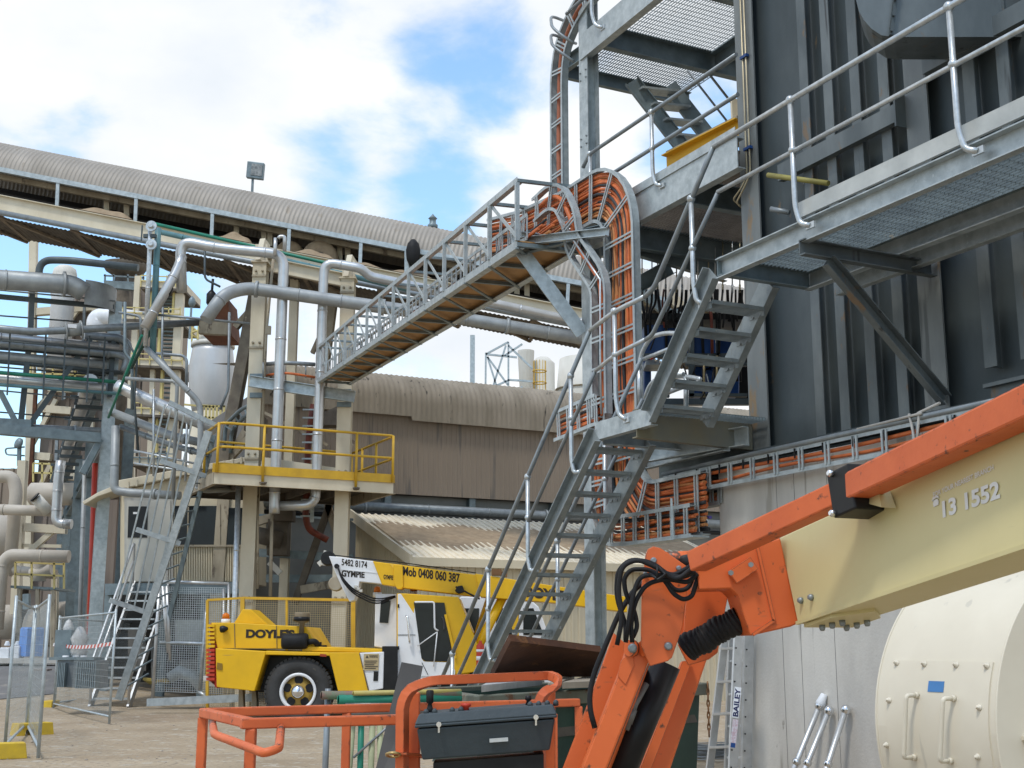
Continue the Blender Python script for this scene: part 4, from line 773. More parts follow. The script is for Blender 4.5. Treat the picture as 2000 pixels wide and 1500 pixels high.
# ================= skip =================
zs = 1.15; A_, B_, C_ = PZ(831, 1344, zs), PZ(925, 1358, zs), PZ(1375, 1334, zs); D_ = A_ + C_ - B_
sk = T('skip_bin', 'dark green steel skip full of scrap behind the basket', 'skip bin', (A_ + C_) / 2 - Z * zs)
e1_, e2_ = (C_ - B_).normalized(), (A_ - B_).normalized()
def inset(k, z): return [B_ + e1_ * k + e2_ * k - Z * (zs - z), C_ - e1_ * k + e2_ * k - Z * (zs - z), D_ - e1_ * k - e2_ * k - Z * (zs - z), A_ + e1_ * k - e2_ * k - Z * (zs - z)]
o1, o2, i1, i2 = inset(.04, 1.12), inset(.12, .08), inset(.07, 1.12), inset(.15, .12)
m = MB()
for k in range(4):
    k2 = (k + 1) % 4; m.hexa([o2[k], o2[k2], i2[k2], i2[k], o1[k], o1[k2], i1[k2], i1[k]])
m.hexa(o2 + [p + Z * .03 for p in o2]); m.build('body', binm, sk)
m = MB(); r4 = [B_, C_, D_, A_]
for k in range(4):
    p, q = r4[k], r4[(k + 1) % 4]; dd = (q - p).normalized(); m.bar(p - dd * .0 + Z * -.045, q + dd * .0 - Z * .045, .09, .09 + .002 * k)
m.build('rim', binr, sk, .008)
for k in (.2, .4, .6, .8):
    m = MB(); p = o1[0] + (o1[1] - o1[0]) * k; q = o2[0] + (o2[1] - o2[0]) * k; nf = e2_ * -.03; m.bar(p + nf, q + nf, .08, .05, e2_); m.build('rib', binm, sk)
m = MB(); ce = (A_ + C_) / 2; m.hexa([p + (ce - p) * .06 - Z * .3 for p in (B_, C_, D_, A_)] + [p + (ce - p) * .1 + Z * (-.2) for p in (B_, C_, D_, A_)]); m.build('scrap_fill', browns, sk)
m = MB(); cz = C_ + V3((.02, -.06, -.02))
for i in range(9): m.tube([cz + V3((.01 * math.cos(t) * (1 if i % 2 else .3), .01 * math.cos(t) * (.3 if i % 2 else 1), -i * .045 + .03 * math.sin(t))) for t in (0, .8, 1.6, 2.4, 3.2, 4, 4.8, 5.6)], .006, 5, True)
m.build('chain', M('rusty_chain', (.25, .12, .05), (.18, .09, .04), 6, .7), sk)
for pts_, y, mt, lb, cat, nm in (([(940, 1352), (1058, 1338), (1062, 1330), (960, 1340)], 8.3, alum, 'thin grey sheet offcut lying on top of the skip scrap', 'sheet', 'metal_sheet'),
                                ([(1098, 1345), (1140, 1332), (1172, 1330), (1168, 1342)], 8.6, wood, 'pale timber offcut poking out of the skip beside the orange arm', 'timber', 'timber_offcut'), ([(1070, 1346), (1112, 1328), (1122, 1330), (1085, 1349)], 8.5, wood, 'short dusty timber board lying across the skip scrap', 'timber', 'timber_offcut')):
    m = MB(); m.prism([PZ(x_, y_, 1.17) for x_, y_ in pts_], Z * .04); solo(m, nm, mt, lb, cat)
s0, s1, s2, s3 = PY(998, 1252, 8.75), PY(1176, 1274, 9.5), PY(1162, 1322, 10.1), PY(962, 1322, 9.35)
m = MB(); nn = (s1 - s0).cross(s3 - s0).normalized(); m.prism([s0, s1, s2, s3], nn * .05); solo(m, 'steel_plate', rust, 'thick rusty steel plate leaning up out of the skip at the stair foot', 'steel plate')
pp = [PY(784, 1293, 6.6), PY(826, 1301, 6.6), PY(786, 1500, 6.2), PY(735, 1497, 6.2)]; pp = [pp[0], pp[1], pp[1] + (pp[2] - pp[1]) * 1.55, pp[0] + (pp[3] - pp[0]) * 1.55]
m = MB(); m.prism(pp, Y * .012); solo(m, 'steel_plate', M('dark_plate', (.06, .056, .05), (.04, .038, .035), 3, .6, .2), 'narrow dark steel plate standing tilted behind the orange basket', 'steel plate')
# pipes on trestle
YT = 7.5
for y, x0, r, mt, lb in ((1354, 690, .014, M('yellow_rod', (.5, .42, .12), (.35, .3, .12), 6, .6), 'thin yellowish rod on top of the pipe pile'), (1358, 628, .024, M('faded_green_pipe', (.06, .22, .12), (.22, .10, .09), 7, .6), 'green pipe with a faded reddish end on the trestle'), (1367, 661, .028, green, 'dark green pipe in the middle of the pile on the trestle'), (1381, 673, .026, M('spattered_pipe', (.34, .36, .33), (.10, .11, .1), 12, .6), 'grey paint spattered pipe lowest of the pile on the trestle')):
    m = MB(); p = PY(x0, y, YT); q = PY(900, y - 6 + (4 if r > .02 else 2), YT + .25); m.tube([p, q], r, 12); m.lathe([(r * .8, 0), (r * .8, .003)], p - X * .002, -X, 12); solo(m, 'pipe', mt, lb, 'pipe', 'pipes piled on the trestle')
tr = T('trestle', 'pipe trestle with pale green legs standing behind the basket', 'trestle', PZ(715, 1500, 0))
lg = M('pale_green_leg', (.38, .40, .24), (.30, .33, .2), 5, .6)
for a, b, mt in (((690, 1392), (672, 1640), lg), ((706, 1392), (700, 1640), green), ((728, 1392), (720, 1640), lg), ((742, 1392), (744, 1640), lg), ((641, 1345), (630, 1640), tubed)):
    m = MB(); m.tube([PY(*a, YT + .05), PY(*b, YT + .05)], .018, 8); m.build('leg', mt, tr)
m = MB(); m.tube([PY(680, 1391, YT), PY(880, 1384, YT + .1)], .02, 8); m.tube([PY(690, 1480, YT + .02), PY(790, 1390, YT + .05)], .008, 6); m.build('bearer', tubed, tr)
# ================= the yellow mobile crane =================
YC = 25.6
cr_ = T('mobile_crane', 'yellow and white pick and carry crane with lettered boom parked across the yard', 'mobile crane', PY(600, 1403, YC))
def K(x, y, dy=0.): return PY(x, y, YC + dy)
def slab(nm, px, dy, th, mt, par=None, bv=.015): m = MB(); m.prism([K(x, y, dy) for x, y in px], Y * th); return m.build(nm, mt, par or cr_, bv)
slab('body', ((421, 1266), (520, 1272), (497, 1350), (423, 1342)), 0, 2.5, cryel)
slab('body', ((519, 1271), (643, 1274), (645, 1281), (517, 1279)), .01, 2.48, cryel)
slab('body', ((642, 1274), (702, 1274), (720, 1350), (660, 1350)), 0, 2.5, cryel)
slab('body', ((702, 1275), (750, 1273), (748, 1345), (721, 1350)), .01, 2.48, white)
slab('chassis', ((500, 1280), (760, 1280), (900, 1300), (1010, 1300), (1010, 1360), (660, 1362), (500, 1350)), .55, 1.5, blackp)
slab('arch_liner', ((516, 1281), (645, 1283), (662, 1352), (495, 1352)), .9, .1, black)
slab('turret_base', ((746, 1262), (776, 1262), (776, 1350), (740, 1350), (742, 1330), (748, 1325)), .05, 2.2, blackp)
slab('hood', ((412, 1216), (458, 1216), (597, 1224), (620, 1262), (620, 1268), (425, 1267)), .25, 2.0, cryel)
slab('hood_fin', ((457, 1217), (474, 1190), (490, 1190), (524, 1220)), .6, .9, cryel)
slab('grille', ((410, 1217), (424, 1238), (434, 1265), (424, 1345), (408, 1330), (412, 1262), (409, 1250)), .3, 1.9, redp)
for i in range(14):
    m = MB(); y = 1222 + i * 8; m.bar(K(405 + (i > 4) * -1, y, .25), K(420, y, .25), .1, .05); m.build('louver', cryel if i < 6 else redp, cr_)
slab('tow_block', ((423, 1307), (434, 1309), (434, 1296), (424, 1294)), -.02, .1, M('tow_brown', (.25, .15, .02), None), None, .004)  # small block in one even dark brown
for x, y in ((397, 1320), (408, 1330)):
    slab('rear_light', ((x, y), (x + 12, y), (x + 12, y + 10), (x, y + 10)), .3, .3, palebl, None, .01)
m = MB(); c = K(432, 1229, .2); m.lathe([(.07, 0), (.07, .05), (.03, .14)], c, V3((1, -.3, .1)), 12); m.build('headlight', blackp, cr_)
for x, y, r in ((441, 1204, .07), (808, 1150, .07), (737, 1152, .07)):
    m = MB(); c = K(x, y + 5, .9); m.lathe([(r * 1.3, -.1), (r * 1.3, 0)], c, Z, 14); m.build('beacon_base', white, cr_); m = MB(); m.lathe([(r * 1.1, 0), (r, .09), (r * .5, .12), (1e-6, .125)], c, Z, 14); m.build('beacon', lampo, cr_)
# wheel
def wheel(x, y, dy, r):
    c = K(x, y, dy); w = MB(); w.lathe([(r * .56, .2), (r * .56, 0), (r * .80, -.02), (r * .93, .02), (r, .09), (r, .38), (r * .93, .45), (r * .56, .45)], c, Y, 48, True, False); wo_ = w.build('wheel', tyre, cr_)
    w = MB()
    for k in range(44):
        th = 2 * math.pi * k / 44; dd = V3((math.cos(th), 0, math.sin(th))); w.bar(c + dd * (r * .99) + Y * .05, c + dd * (r * .99) + Y * .42, .07, .045, dd)
    w.build('tread', tyre, wo_)
    w = MB(); w.lathe([(r * .55, .0), (r * .55, -.015), (r * .47, -.015), (r * .45, .06), (r * .43, .2)], c, Y, 40, True, False); w.build('rim', white, wo_)
    w = MB(); w.lathe([(r * .46, .07), (r * .3, .05), (r * .16, .02)], c, Y, 40); w.build('disc', M('dirty_wheel_yellow%d%d' % (x, dy * 10), (.44, .27, .03), (.25, .16, .04), 5, .6), wo_)
    for k in range(5):
        w = MB(); th = 2 * math.pi * k / 5 + .3; dd = V3((math.cos(th), 0, math.sin(th))); w.lathe([(.085, 0), (.085, .003)], c + dd * r * .345 + Y * .04, -Y, 14); w.build('slot', black, wo_)
    w = MB(); w.lathe([(r * .19, .05), (r * .19, -.04), (r * .13, -.09), (1e-6, -.11)], c, Y, 24); w.build('hub_cap', chrome, wo_)
    return c
wheel(582, 1351, .08, .66); wheel(582, 1351, 1.9, .66); wheel(1000, 1351, .3, .66); wheel(1000, 1351, 1.9, .66)
# air cleaner
m = MB(); m.tube([K(551, 1253, .1), K(556, 1253, .1), K(597, 1252, .1), K(601, 1252, .1)], [.13, .155, .155, .13], 20); m.tube(rnd([K(601, 1254, .1), K(615, 1252, .1), K(622, 1262, .2)], .1), .06, 10); m.build('air_cleaner', black, cr_)
m = MB(); m.lathe([(.05, 0), (.05, .2), (.14, .24), (.155, .4), (.14, .42)], K(589, 1238, .12), Z, 18); m.build('pre_cleaner', M('dusty_bowl', (.22, .17, .1), (.15, .12, .08), 6, .4), cr_); m = MB(); m.lathe([(.17, 0), (.16, .08), (.08, .1), (1e-6, .1)], K(589, 1213, .12), Z, 18); m.build('cap', blackp, cr_)
# cab
slab('cab', ((733, 1160), (775, 1160), (775, 1270), (731, 1263)), .55, 1.2, white)
slab('cab', ((775, 1159), (790, 1159), (895, 1166), (937, 1270), (930, 1312), (888, 1318), (775, 1322)), .2, 1.5, cryel)
slab('cab_door', ((777, 1160), (783, 1160), (808, 1198), (811, 1176), (824, 1287), (828, 1292), (880, 1294), (889, 1310), (888, 1319), (777, 1323)), .175, .03, white, None, .004)
slab('cab_window', ((808, 1176), (868, 1177), (884, 1286), (880, 1292), (830, 1291), (823, 1285)), .165, .02, glass, None, .006)
slab('cab_window', ((744, 1172), (763, 1173), (758, 1217), (741, 1216)), .53, .03, glass, None, .004)
slab('cab_sill', ((775, 1322), (888, 1318), (886, 1330), (775, 1334)), .19, 1.4, white)
m = MB(); m.tube(rnd([K(793, 1203, .14), K(796, 1203, .05), K(800, 1254, .05), K(800, 1256, .14)], .04), .02, 8); m.build('grab_handle', chrome, cr_)
m = MB(); m.tube(rnd([K(810, 1176, .1), K(848, 1176, .08), K(849, 1228, .08), K(856, 1232, .1)], .05), .018, 8); m.tube([K(854, 1234, .1), K(815, 1262, .12)], .012, 6); m.tube([K(854, 1234, .1), K(847, 1302, .14)], .012, 6); m.build('mirror_bar', white, cr_)
sgn = slab('warning_sign', ((711, 1277), (740, 1277), (739, 1309), (709, 1309)), -.012, .02, signy, None, .001)
ink = M('sign_ink', (.06, .05, .04), None)
txt('lettering', 'WARNING', K(721, 1285, -.016), X, Z, .06, ink, cr_, .17, .02)
m = MB(); t0 = K(714, 1285, -.016); m.prism([t0, t0 + X * .06, t0 + X * .03 + Z * .055], -Y * .002); m.build('warning_triangle', ink, cr_)
m = MB()
for i in range(5): a = K(712 + i % 2, 1291 + i * 3.6, -.016); m.bar(a, a + X * (.25 - .03 * (i % 3)), .002, .016)
m.build('small_print', ink, cr_)
slab('fuel_filler', ((730, 1311), (739, 1311), (738, 1330), (729, 1330)), -.006, .02, blackp, None, .004)
# seat and wheel behind the door glass, door seams, hinges
for a, b in (((777, 1240), (811, 1240)), ((824, 1294), (836, 1318))): m = MB(); m.bar(K(*a, .17), K(*b, .17), .01, .012, Y); m.build('seam', black, cr_)
for a, b in (((560, 1275), (558, 1279)), ((702, 1276), (719, 1348)), ((425, 1267), (618, 1268)), ((458, 1218), (459, 1265)), ((540, 1222), (541, 1266))): m = MB(); m.bar(K(*a, -.004 if a[0] > 600 and a[1] > 1270 else .245), K(*b, -.004 if a[0] > 600 and a[1] > 1270 else .245), .012, .014, Y); m.build('seam', browns, cr_)
for y in (1180, 1262): m = MB(); m.bar(K(778, y, .165), K(778, y + 7, .165), .03, .03, Y); m.build('hinge', blackp, cr_)
m = MB(); m.tube(arc(K(862, 1222, .15), X * .35, Z, .16, -.6, 1.6, 10), .018, 8); m.build('steering_wheel', M('inner_grey', (.05, .05, .055), None, 5, .6), cr_)
m = MB(); m.bar(K(870, 1200, .155), K(890, 1286, .155), .05, .03, Y); m.build('door_pillar', cryel, cr_)
# boom
YB = .35
slab('boom_head', ((642, 1086), (666, 1088), (730, 1096), (747, 1141), (702, 1136), (700, 1150), (692, 1172), (683, 1176), (668, 1148), (652, 1112)), YB + .05, .42, white)
slab('boom', ((728, 1096), (940, 1124), (936, 1166), (784, 1148), (746, 1142)), YB + .02, .5, cryel)
slab('boom', ((928, 1120), (952, 1124), (1225, 1166), (1225, 1196), (1085, 1178), (938, 1166)), YB - .02, .56, cryel)
slab('boom_collar', ((768, 1102), (786, 1103), (788, 1146), (784, 1151), (776, 1151), (770, 1141)), YB - .02, .58, cryel)
m = MB(); m.prism([K(760, 1100, YB + .015), K(783, 1103, YB + .015), K(787, 1133, YB + .015)], -Y * .006); m.build('boom_facet', M('light_yellow', (.80, .50, .06), (.74, .46, .05), 2, .4), cr_)
m = MB(); m.bar(K(666, 1112, YB + .045), K(738, 1119, YB + .045), .01, .02); m.build('boom_seam', white, cr_)
slab('end_stop', ((893, 1145), (903, 1143), (908, 1156), (895, 1160), (888, 1154)), YB - .1, .1, blackp, None, .02)
m = MB(); m.tube([K(890, 1146, YB - .05), K(937, 1170, YB - .05)], .02, 6); m.build('stop_rod', blackp, cr_)
m = MB(); m.bar(K(630, 1104, YB + .2), K(638, 1076, YB + .2), .1, .1, Y); m.bar(K(622, 1103, YB + .2), K(636, 1092, YB + .2), .1, .06, Y); m.build('head_bracket', palebl, cr_)
m = MB(); m.lathe([(.13, 0), (.15, .03), (.13, .06), (.13, .14), (.15, .17), (.13, .2)], K(655, 1140, YB + .1), Y, 24); m.build('sheave', creamd, cr_)
m = MB(); m.lathe([(.13, 0), (.15, .03), (.13, .06), (.13, .14), (.15, .17), (.13, .2)], K(640, 1090, YB + .1), Y, 24); m.build('sheave', blackp, cr_)
m = MB()
for i in range(6): m.box(K(680 + i * 5, 1146 + i % 3 * 4, YB + .0), .06, .1, .05)
m.build('sensor_cluster', palebl, cr_)
m = MB(); m.lathe([(.05, 0), (.05, .05)], K(658, 1106, YB + .04), -Y, 14); m.build('cable_port', blackp, cr_)
for k in range(3):
    m = MB(); m.tube(rnd([K(659, 1106, YB - .02), K(668, 1128 + k * 3, YB - .1), K(690, 1152 + k * 4, YB - .1), K(735, 1172 + k * 5, YB - .05), K(772, 1164 + k, .5)], .6, 8), .015, 6); m.build('hose', black, cr_)
m = MB(); m.tube([K(640, 1083, YB + .25), K(780, 1098, YB + .25), K(930, 1119, YB + .25)], .012, 6); m.build('hoist_rope', blackp, cr_)
m = MB(); m.tube([K(983, 1165, YB + .2), K(905, 1320, .5)], .095, 14); m.tube([K(955, 1170, YB + .6), K(915, 1290, .9)], .07, 14); m.build('lift_ram', cryel, cr_)
m = MB(); m.box(K(970, 1118, YB + .1), .2, .3, .12); m.box(K(985, 1122, YB + .1), .12, .2, .1); m.build('winch_block', M('brown_block', (.2, .1, .04), None), cr_)
fx = M('boom_lettering', (.03, .022, .015), None, 4, .6)
def bt(s, x0, y0, x1, y1, hpx, dy, b=.02): a, c = K(x0, y0, dy), K(x1, y1, dy); txt('lettering', s, a, c - a, Z, hpx * YC / 2480, fx, cr_, (c - a).length, b)
bt('5482 8174', 667, 1104, 717, 1110, 13, YB + .045); bt('GYMPIE', 667, 1126, 712, 1129, 13, YB + .045, .045); bt('GYMPIE', 749, 1131, 768, 1133, 9, YB + .015, .03)
bt('Mob 0408 060 387', 787, 1124, 898, 1139, 18.5, YB + .015, .03)
bt("DOYLE'S", 1022, 1165, 1122, 1178, 22, YB - .026, .05); bt('CRANE', 1142, 1170, 1182, 1173, 10, YB - .026, .02); bt('HIRE', 1150, 1185, 1181, 1187, 10, YB - .026, .02)
bt("DOYLE'S", 480, 1246, 575, 1247, 17, .243, .055)
slab('tail_lamp', ((625, 1277), (637, 1278), (637, 1283), (625, 1282)), -.005, .05, M('tail_lamp_red', (.35, .05, .02), None), None, .003)
slab('hood_shelf', ((590, 1262), (760, 1268), (760, 1275), (590, 1272)), .12, 2.2, cryel)
m = MB(); m.box(K(632, 1264, .2), .12, .1, .08); m.box(K(625, 1258, .3), .06, .06, .08); m.build('fittings', black, cr_)
for x in (466, 492):
    slab('stand_foot', ((x, 1345), (x + 8, 1345), (x + 10, 1385), (x - 1, 1385)), .9, .2, creamd, None, .01)
slab('front_deck', ((1000, 1180), (1012, 1180), (1016, 1330), (1000, 1330)), .4, 1.4, cryel)
fe = T('fire_extinguisher', 'red and white striped cylinder beside the crane cab steps', 'cylinder', K(940, 1300, -.3)); m = MB(); m.lathe([(.07, 0), (.08, .03), (.08, .4), (.03, .46), (.03, .5)], K(938, 1302, -.2), Z, 14); m.build('body', redp, fe); m = MB(); m.lathe([(.0815, .12), (.0815, .2)], K(938, 1302, -.2), Z, 14); m.lathe([(.0815, .28), (.0815, .33)], K(938, 1302, -.2), Z, 14); m.build('band', white, fe)
# ================= white van behind the crane =================
vn = T('van', 'white van with dark windows parked by the shed behind the crane', 'van', PY(950, 1385, 29.5))
def slv(nm, px, y, th, mt, bv=.03): m = MB(); m.prism([PY(a, b, y) for a, b in px], Y * th); return m.build(nm, mt, vn, bv)
slv('body', ((885, 1180), (900, 1165), (1030, 1165), (1052, 1185), (1075, 1250), (1078, 1360), (885, 1360)), 29.2, 1.8, white)
for q in (((893, 1188), (936, 1188), (934, 1240), (893, 1240)), ((970, 1188), (1014, 1188), (1012, 1240), (968, 1240)), ((1022, 1188), (1042, 1188), (1062, 1240), (1022, 1240))): slv('window', q, 29.185, .03, glass, .005)
for x in (915, 1045):
    m = MB(); m.lathe([(.2, 0), (.34, 0), (.34, .22), (.2, .22)], PY(x, 1358, 29.15), Y, 24); m.build('wheel', tyre, vn)
# ================= cream support tower =================
YTW = 30.
tw = T('support_tower', 'cream painted steel tower holding up the conveyor gallery behind the crane', 'steel tower', PY(580, 1390, YTW))
def pxz(x, y, yy): return PY(x, y, yy)
def vcol(x, yref, y, ztop, w, d, mt, par, nm='column', z0=0, axis=None):
    p = PY(x, yref, y); b, t = V3((p.x, y, z0)), V3((p.x, y, ztop)); m = MB(); m.ib(b, t, d, w, (axis or Y), .03, .03); return m.build(nm, mt, par)
zl, zr_ = PY(503, 516, YTW).z, PY(675, 548, YTW).z
for x, zt in ((494, zl), (671, zr_)):
    vcol(x, 900, YTW, zt, .33, .34, cream, tw); p = PY(x, 900, YTW)
    m = MB(); m.box((p.x, YTW, zt + .02), .42, .42, .04); m.box((p.x, YTW, zt + .25), .3, .1, .5); m.bar(V3((p.x, YTW - .1, zt)), V3((p.x + .06, YTW + .1, zt + .6)), .14, .3); m.build('bearing', cream, tw)
    for z in (zt - .35, zt - 2.15, zt - 2.25 - 2.6, .95 + 1.45):
        m = MB(); m.box((p.x, YTW - .19, z), .34, .04, .05)
        for dx in (-.08, .08): m.lathe([(.03, 0), (.03, .05), (.02, .07)], V3((p.x + dx, YTW - .175, z + .12)), -Y, 6)
        m.build('splice', creamd, tw)
vcol(560, 1000, 33, PY(585, 535, 33).z, .22, .25, cream, tw)
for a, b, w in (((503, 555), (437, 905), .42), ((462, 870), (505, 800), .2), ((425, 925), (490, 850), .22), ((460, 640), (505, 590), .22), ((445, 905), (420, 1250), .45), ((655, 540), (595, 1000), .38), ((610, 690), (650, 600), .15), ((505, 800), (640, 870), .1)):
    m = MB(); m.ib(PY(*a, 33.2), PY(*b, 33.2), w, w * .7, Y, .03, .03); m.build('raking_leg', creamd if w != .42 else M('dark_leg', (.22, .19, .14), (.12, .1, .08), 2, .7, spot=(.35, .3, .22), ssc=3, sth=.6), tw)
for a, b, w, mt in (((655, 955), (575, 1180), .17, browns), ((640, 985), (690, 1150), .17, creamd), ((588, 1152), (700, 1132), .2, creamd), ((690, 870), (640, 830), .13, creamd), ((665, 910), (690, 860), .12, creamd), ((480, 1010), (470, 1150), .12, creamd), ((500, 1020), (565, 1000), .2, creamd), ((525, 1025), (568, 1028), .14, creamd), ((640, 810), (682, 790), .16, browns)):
    m = MB(); m.bar(PY(*a, 32.5), PY(*b, 32.5), w, w, Y); m.build('brace', mt, tw)
m = MB(); m.ch(PY(488, 745, 29.6), PY(693, 776, 29.65), .27, .1, Z, 1, .014); m.build('bridge_seat', galv, tw)
for x, y in ((502, 735), (502, 772), (672, 765), (672, 790)):
    m = MB(); q = PY(x, y, 29.8); m.box(q, .34, .06, .12); m.build('cleat', galvd, tw)
m = MB(); m.ch(PY(512, 515, 30.2), PY(692, 552, 30.3), .34, .1, Z, 1, .02); m.build('top_beam', cream, tw)
for a in ((555, 1005), (640, 820), (500, 830)):
    m = MB(); m.box(PY(a[0], a[1], 32), .5, .5, .35); m.build('junction', browns, tw)
# machinery in the dark under the platform
m = MB(); m.tube([PY(528, 1035, 32), PY(520, 1065, 32)], .38, 14); m.box(PY(545, 1050, 32.2), .5, .5, .9); m.build('gearbox', browns, tw)
m = MB(); m.bar(PY(526, 1098, 31.5), PY(548, 1120, 31.5), .14, .1, Y); m.build('floodlamp', palebl, tw)
m = MB(); m.bar(PY(480, 1078, 32.6), PY(690, 1090, 32.6), .1, .2); m.bar(PY(520, 1130, 33.5), PY(690, 1130, 33.5), .1, .2); m.bar(PY(490, 1005, 33), PY(690, 1015, 33), .06, .06); m.build('girt', galvd, tw)
m = MB(); m.tube(rnd([PY(503, 945, 29.9), PY(503, 1150, 29.9)], .1), .035, 8); m.tube([PY(531, 1005, 29.8), PY(528, 1165, 29.8)], .04, 8); m.tube([PY(534, 505, 29.7), PY(520, 650, 29.7), PY(510, 900, 29.8)], .035, 8); m.box(PY(524, 645, 29.7), .12, .1, .2); m.build('downpipe', creamd, tw)
# orange-red tray on the tower
m = MB(); q = [PY(612, 790, 31.6), PY(602, 860, 31.6), PY(597, 1010, 31.6), PY(603, 1035, 31.7), PY(640, 1055, 31.8)]; 
m.tube(rnd(q, .3), .085, 8); m.build('cable_bundle', cabr, tw)
m = MB()
for k in range(14): y = 800 + k * 16; m.box(PY(603 - k * .3, y, 31.45), .3, .03, .04)
m.bar(PY(616, 800, 31.5), PY(609, 1020, 31.5), .03, .09); m.build('tray_rungs', galv, tw)
m = MB(); m.tube(rnd([PY(511, 712, 30.1), PY(555, 708, 29.3), PY(615, 712, 29.6)], .5), .05, 8); m.build('loop_rail', tubed, tw)
m = MB(); m.tube(rnd([PY(511, 735, 30.1), PY(555, 727, 29.3), PY(615, 737, 29.6)], .5), .03, 8); m.build('loop_cable', cabo, tw)
for x in (556, 597, 514): m = MB(); m.tube([PY(x, 708, 29.5), PY(x, 738, 29.5)], .018, 6); m.build('loop_post', tubed, tw)
m = MB(); m.tube(rnd([PY(438, 880, 32), PY(440, 830, 32), PY(470, 800, 31), PY(490, 790, 30.5)], .7), .05, 8); m.tube(rnd([PY(450, 885, 32), PY(452, 840, 32), PY(480, 812, 31), PY(492, 806, 30.5)], .7), .05, 8)
for t in range(5): m.bar(PY(440 + t * 9, 832 - t * 9, 31.6), PY(453 + t * 8, 840 - t * 6, 31.6), .04, .04)
m.build('tray_bend', galvd, tw)
# platform
pf = T('access_platform', 'cream platform with yellow handrails wrapped round the support tower', 'platform', PY(600, 940, 29))
YPF = 28.; Lp = PY(418, 930, YPF); uP = Lp.dot(U); Rp = PU(768, 952, uP); vL, vR = Lp.dot(Vd), Rp.dot(Vd); zt = PY(418, 921, YPF).z; zt2 = PU(768, 945, uP).z
zd = (zt + zt2) / 2; DP = 3.0
def PP(du, v, z): return W(uP + du, v, z)
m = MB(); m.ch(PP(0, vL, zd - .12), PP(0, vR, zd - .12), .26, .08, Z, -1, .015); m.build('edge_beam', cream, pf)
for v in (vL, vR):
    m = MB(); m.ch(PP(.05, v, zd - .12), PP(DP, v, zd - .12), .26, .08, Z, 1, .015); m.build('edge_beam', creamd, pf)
m = MB(); m.ch(PP(DP, vL, zd - .12), PP(DP, vR, zd - .12), .26, .08, Z, 1, .015)
for k in range(1, 5): v = vL + (vR - vL) * k / 5; m.bar(PP(.05, v, zd - .1), PP(DP, v, zd - .1), .08, .16)
m.build('joist', browns, pf)
m = MB(); m.hexa([PP(.06, vL, zd - .02), PP(.06, vR, zd - .02), PP(DP, vR, zd - .02), PP(DP, vL, zd - .02), PP(.06, vL, zd), PP(.06, vR, zd), PP(DP, vR, zd), PP(DP, vL, zd)]); m.build('deck', browns, pf)
m = MB(); m.bar(PP(-.03, vL - .05, zd + .1), PP(-.03, vR, zd + .1), .02, .2); m.bar(PP(0, vR + .03, zd + .1), PP(DP, vR + .03, zd + .1), .02, .18); m.build('toe_plate', yellow, pf)
HT = 1.12
for z in (HT, HT * .52):
    m = MB(); m.tube(rnd([PP(1.3, vL + .1, zd + z), PP(-.06, vL + .08, zd + z), PP(-.06, vR, zd + z), PP(DP, vR + .02, zd + z)], .2), .03, 8); m.build('handrail', yellow, pf)
    m = MB(); m.tube([PP(DP, vL + .8, zd + z + .05), PP(DP, vR, zd + z)], .03, 8); m.build('handrail', yellow, pf)
for du, t in ((-.06, .01), (-.06, .255), (-.06, .775), (-.06, .99), (1.2, 1.), (2.2, 1.), (3., 1.), (1.2, .01), (3, .35), (3, .8)):
    v = vL + (vR - vL) * t; m = MB(); m.tube([PP(du, v, zd - (.18 if du < 0 and t in (.255, .775) else 0)), PP(du, v, zd + HT)], .032, 8); m.build('handrail_post', yellow, pf)
    if t in (.255, .775): m = MB(); m.lathe([(.07, 0), (.09, .05)], PP(-.1, v, zd - .22), Z, 10); m.build('post_foot', browns, pf)
m = MB(); m.bar(PY(511, 903, 29.7), PY(660, 925, 29.9), .08, .25); m.build('inner_toe_plate', cream, pf)
# lagged pipes on the tower
def pipe(nm, mt, lb, pts, r, rd=.4, bands=0, grp=None, rn=14):
    t = T(nm, lb, 'pipe', pts[0], grp); m = MB(); q = rnd(pts, rd, 7); m.tube(q, r, rn); m.build('run', mt, t)
    for i in range(bands):
        k = (i + .6) / bands; L_ = [(q[j + 1] - q[j]).length for j in range(len(q) - 1)]; s = sum(L_) * k; j = 0
        while s > L_[j]: s -= L_[j]; j += 1
        d = (q[j + 1] - q[j]).normalized(); c = q[j] + d * s; m = MB(); k_ = 1.3 if (mt is pipeg or mt is tubed) and i % 3 == 1 else 1.07; m.tube([c - d * (.02 if k_ < 1.2 else .035), c + d * (.02 if k_ < 1.2 else .035)], r * k_, rn); m.build('band', mt, t)
    return t
pipe('lagged_pipe', silver, 'silver lagged pipe falling down the tower with a U bend at the bottom', [PY(355, 570, 29.3), PY(352, 470, 29.3), PY(420, 484, 29.3), PY(555, 497, 29.4), PY(536, 980, 29.4), PY(536, 1003, 29.4)], .125, .35, 8)
pipe('lagged_pipe', silver, 'silver lagged pipe rising right of the first and turning right at the top', [PY(545, 988, 29.5), PY(616, 987, 29.5), PY(633, 512, 29.5), PY(705, 524, 29.5), PY(722, 540, 29.6), PY(1180, 640, 30.2)], .115, .3, 9)
pipe('lagged_pipe', silver, 'slanted silver lagged pipe with a black band dropping from the top left bend', [PY(356, 500, 29.3), PY(345, 530, 29.2), PY(283, 640, 28.8)], .12, .3, 2)
m = MB(); a, b = PY(329, 560, 29.12), PY(322, 574, 29.08); m.tube([a, b], .13, 14); solo(m, 'pipe_band', blackp, 'black band wrapped round the slanted silver pipe', 'band')
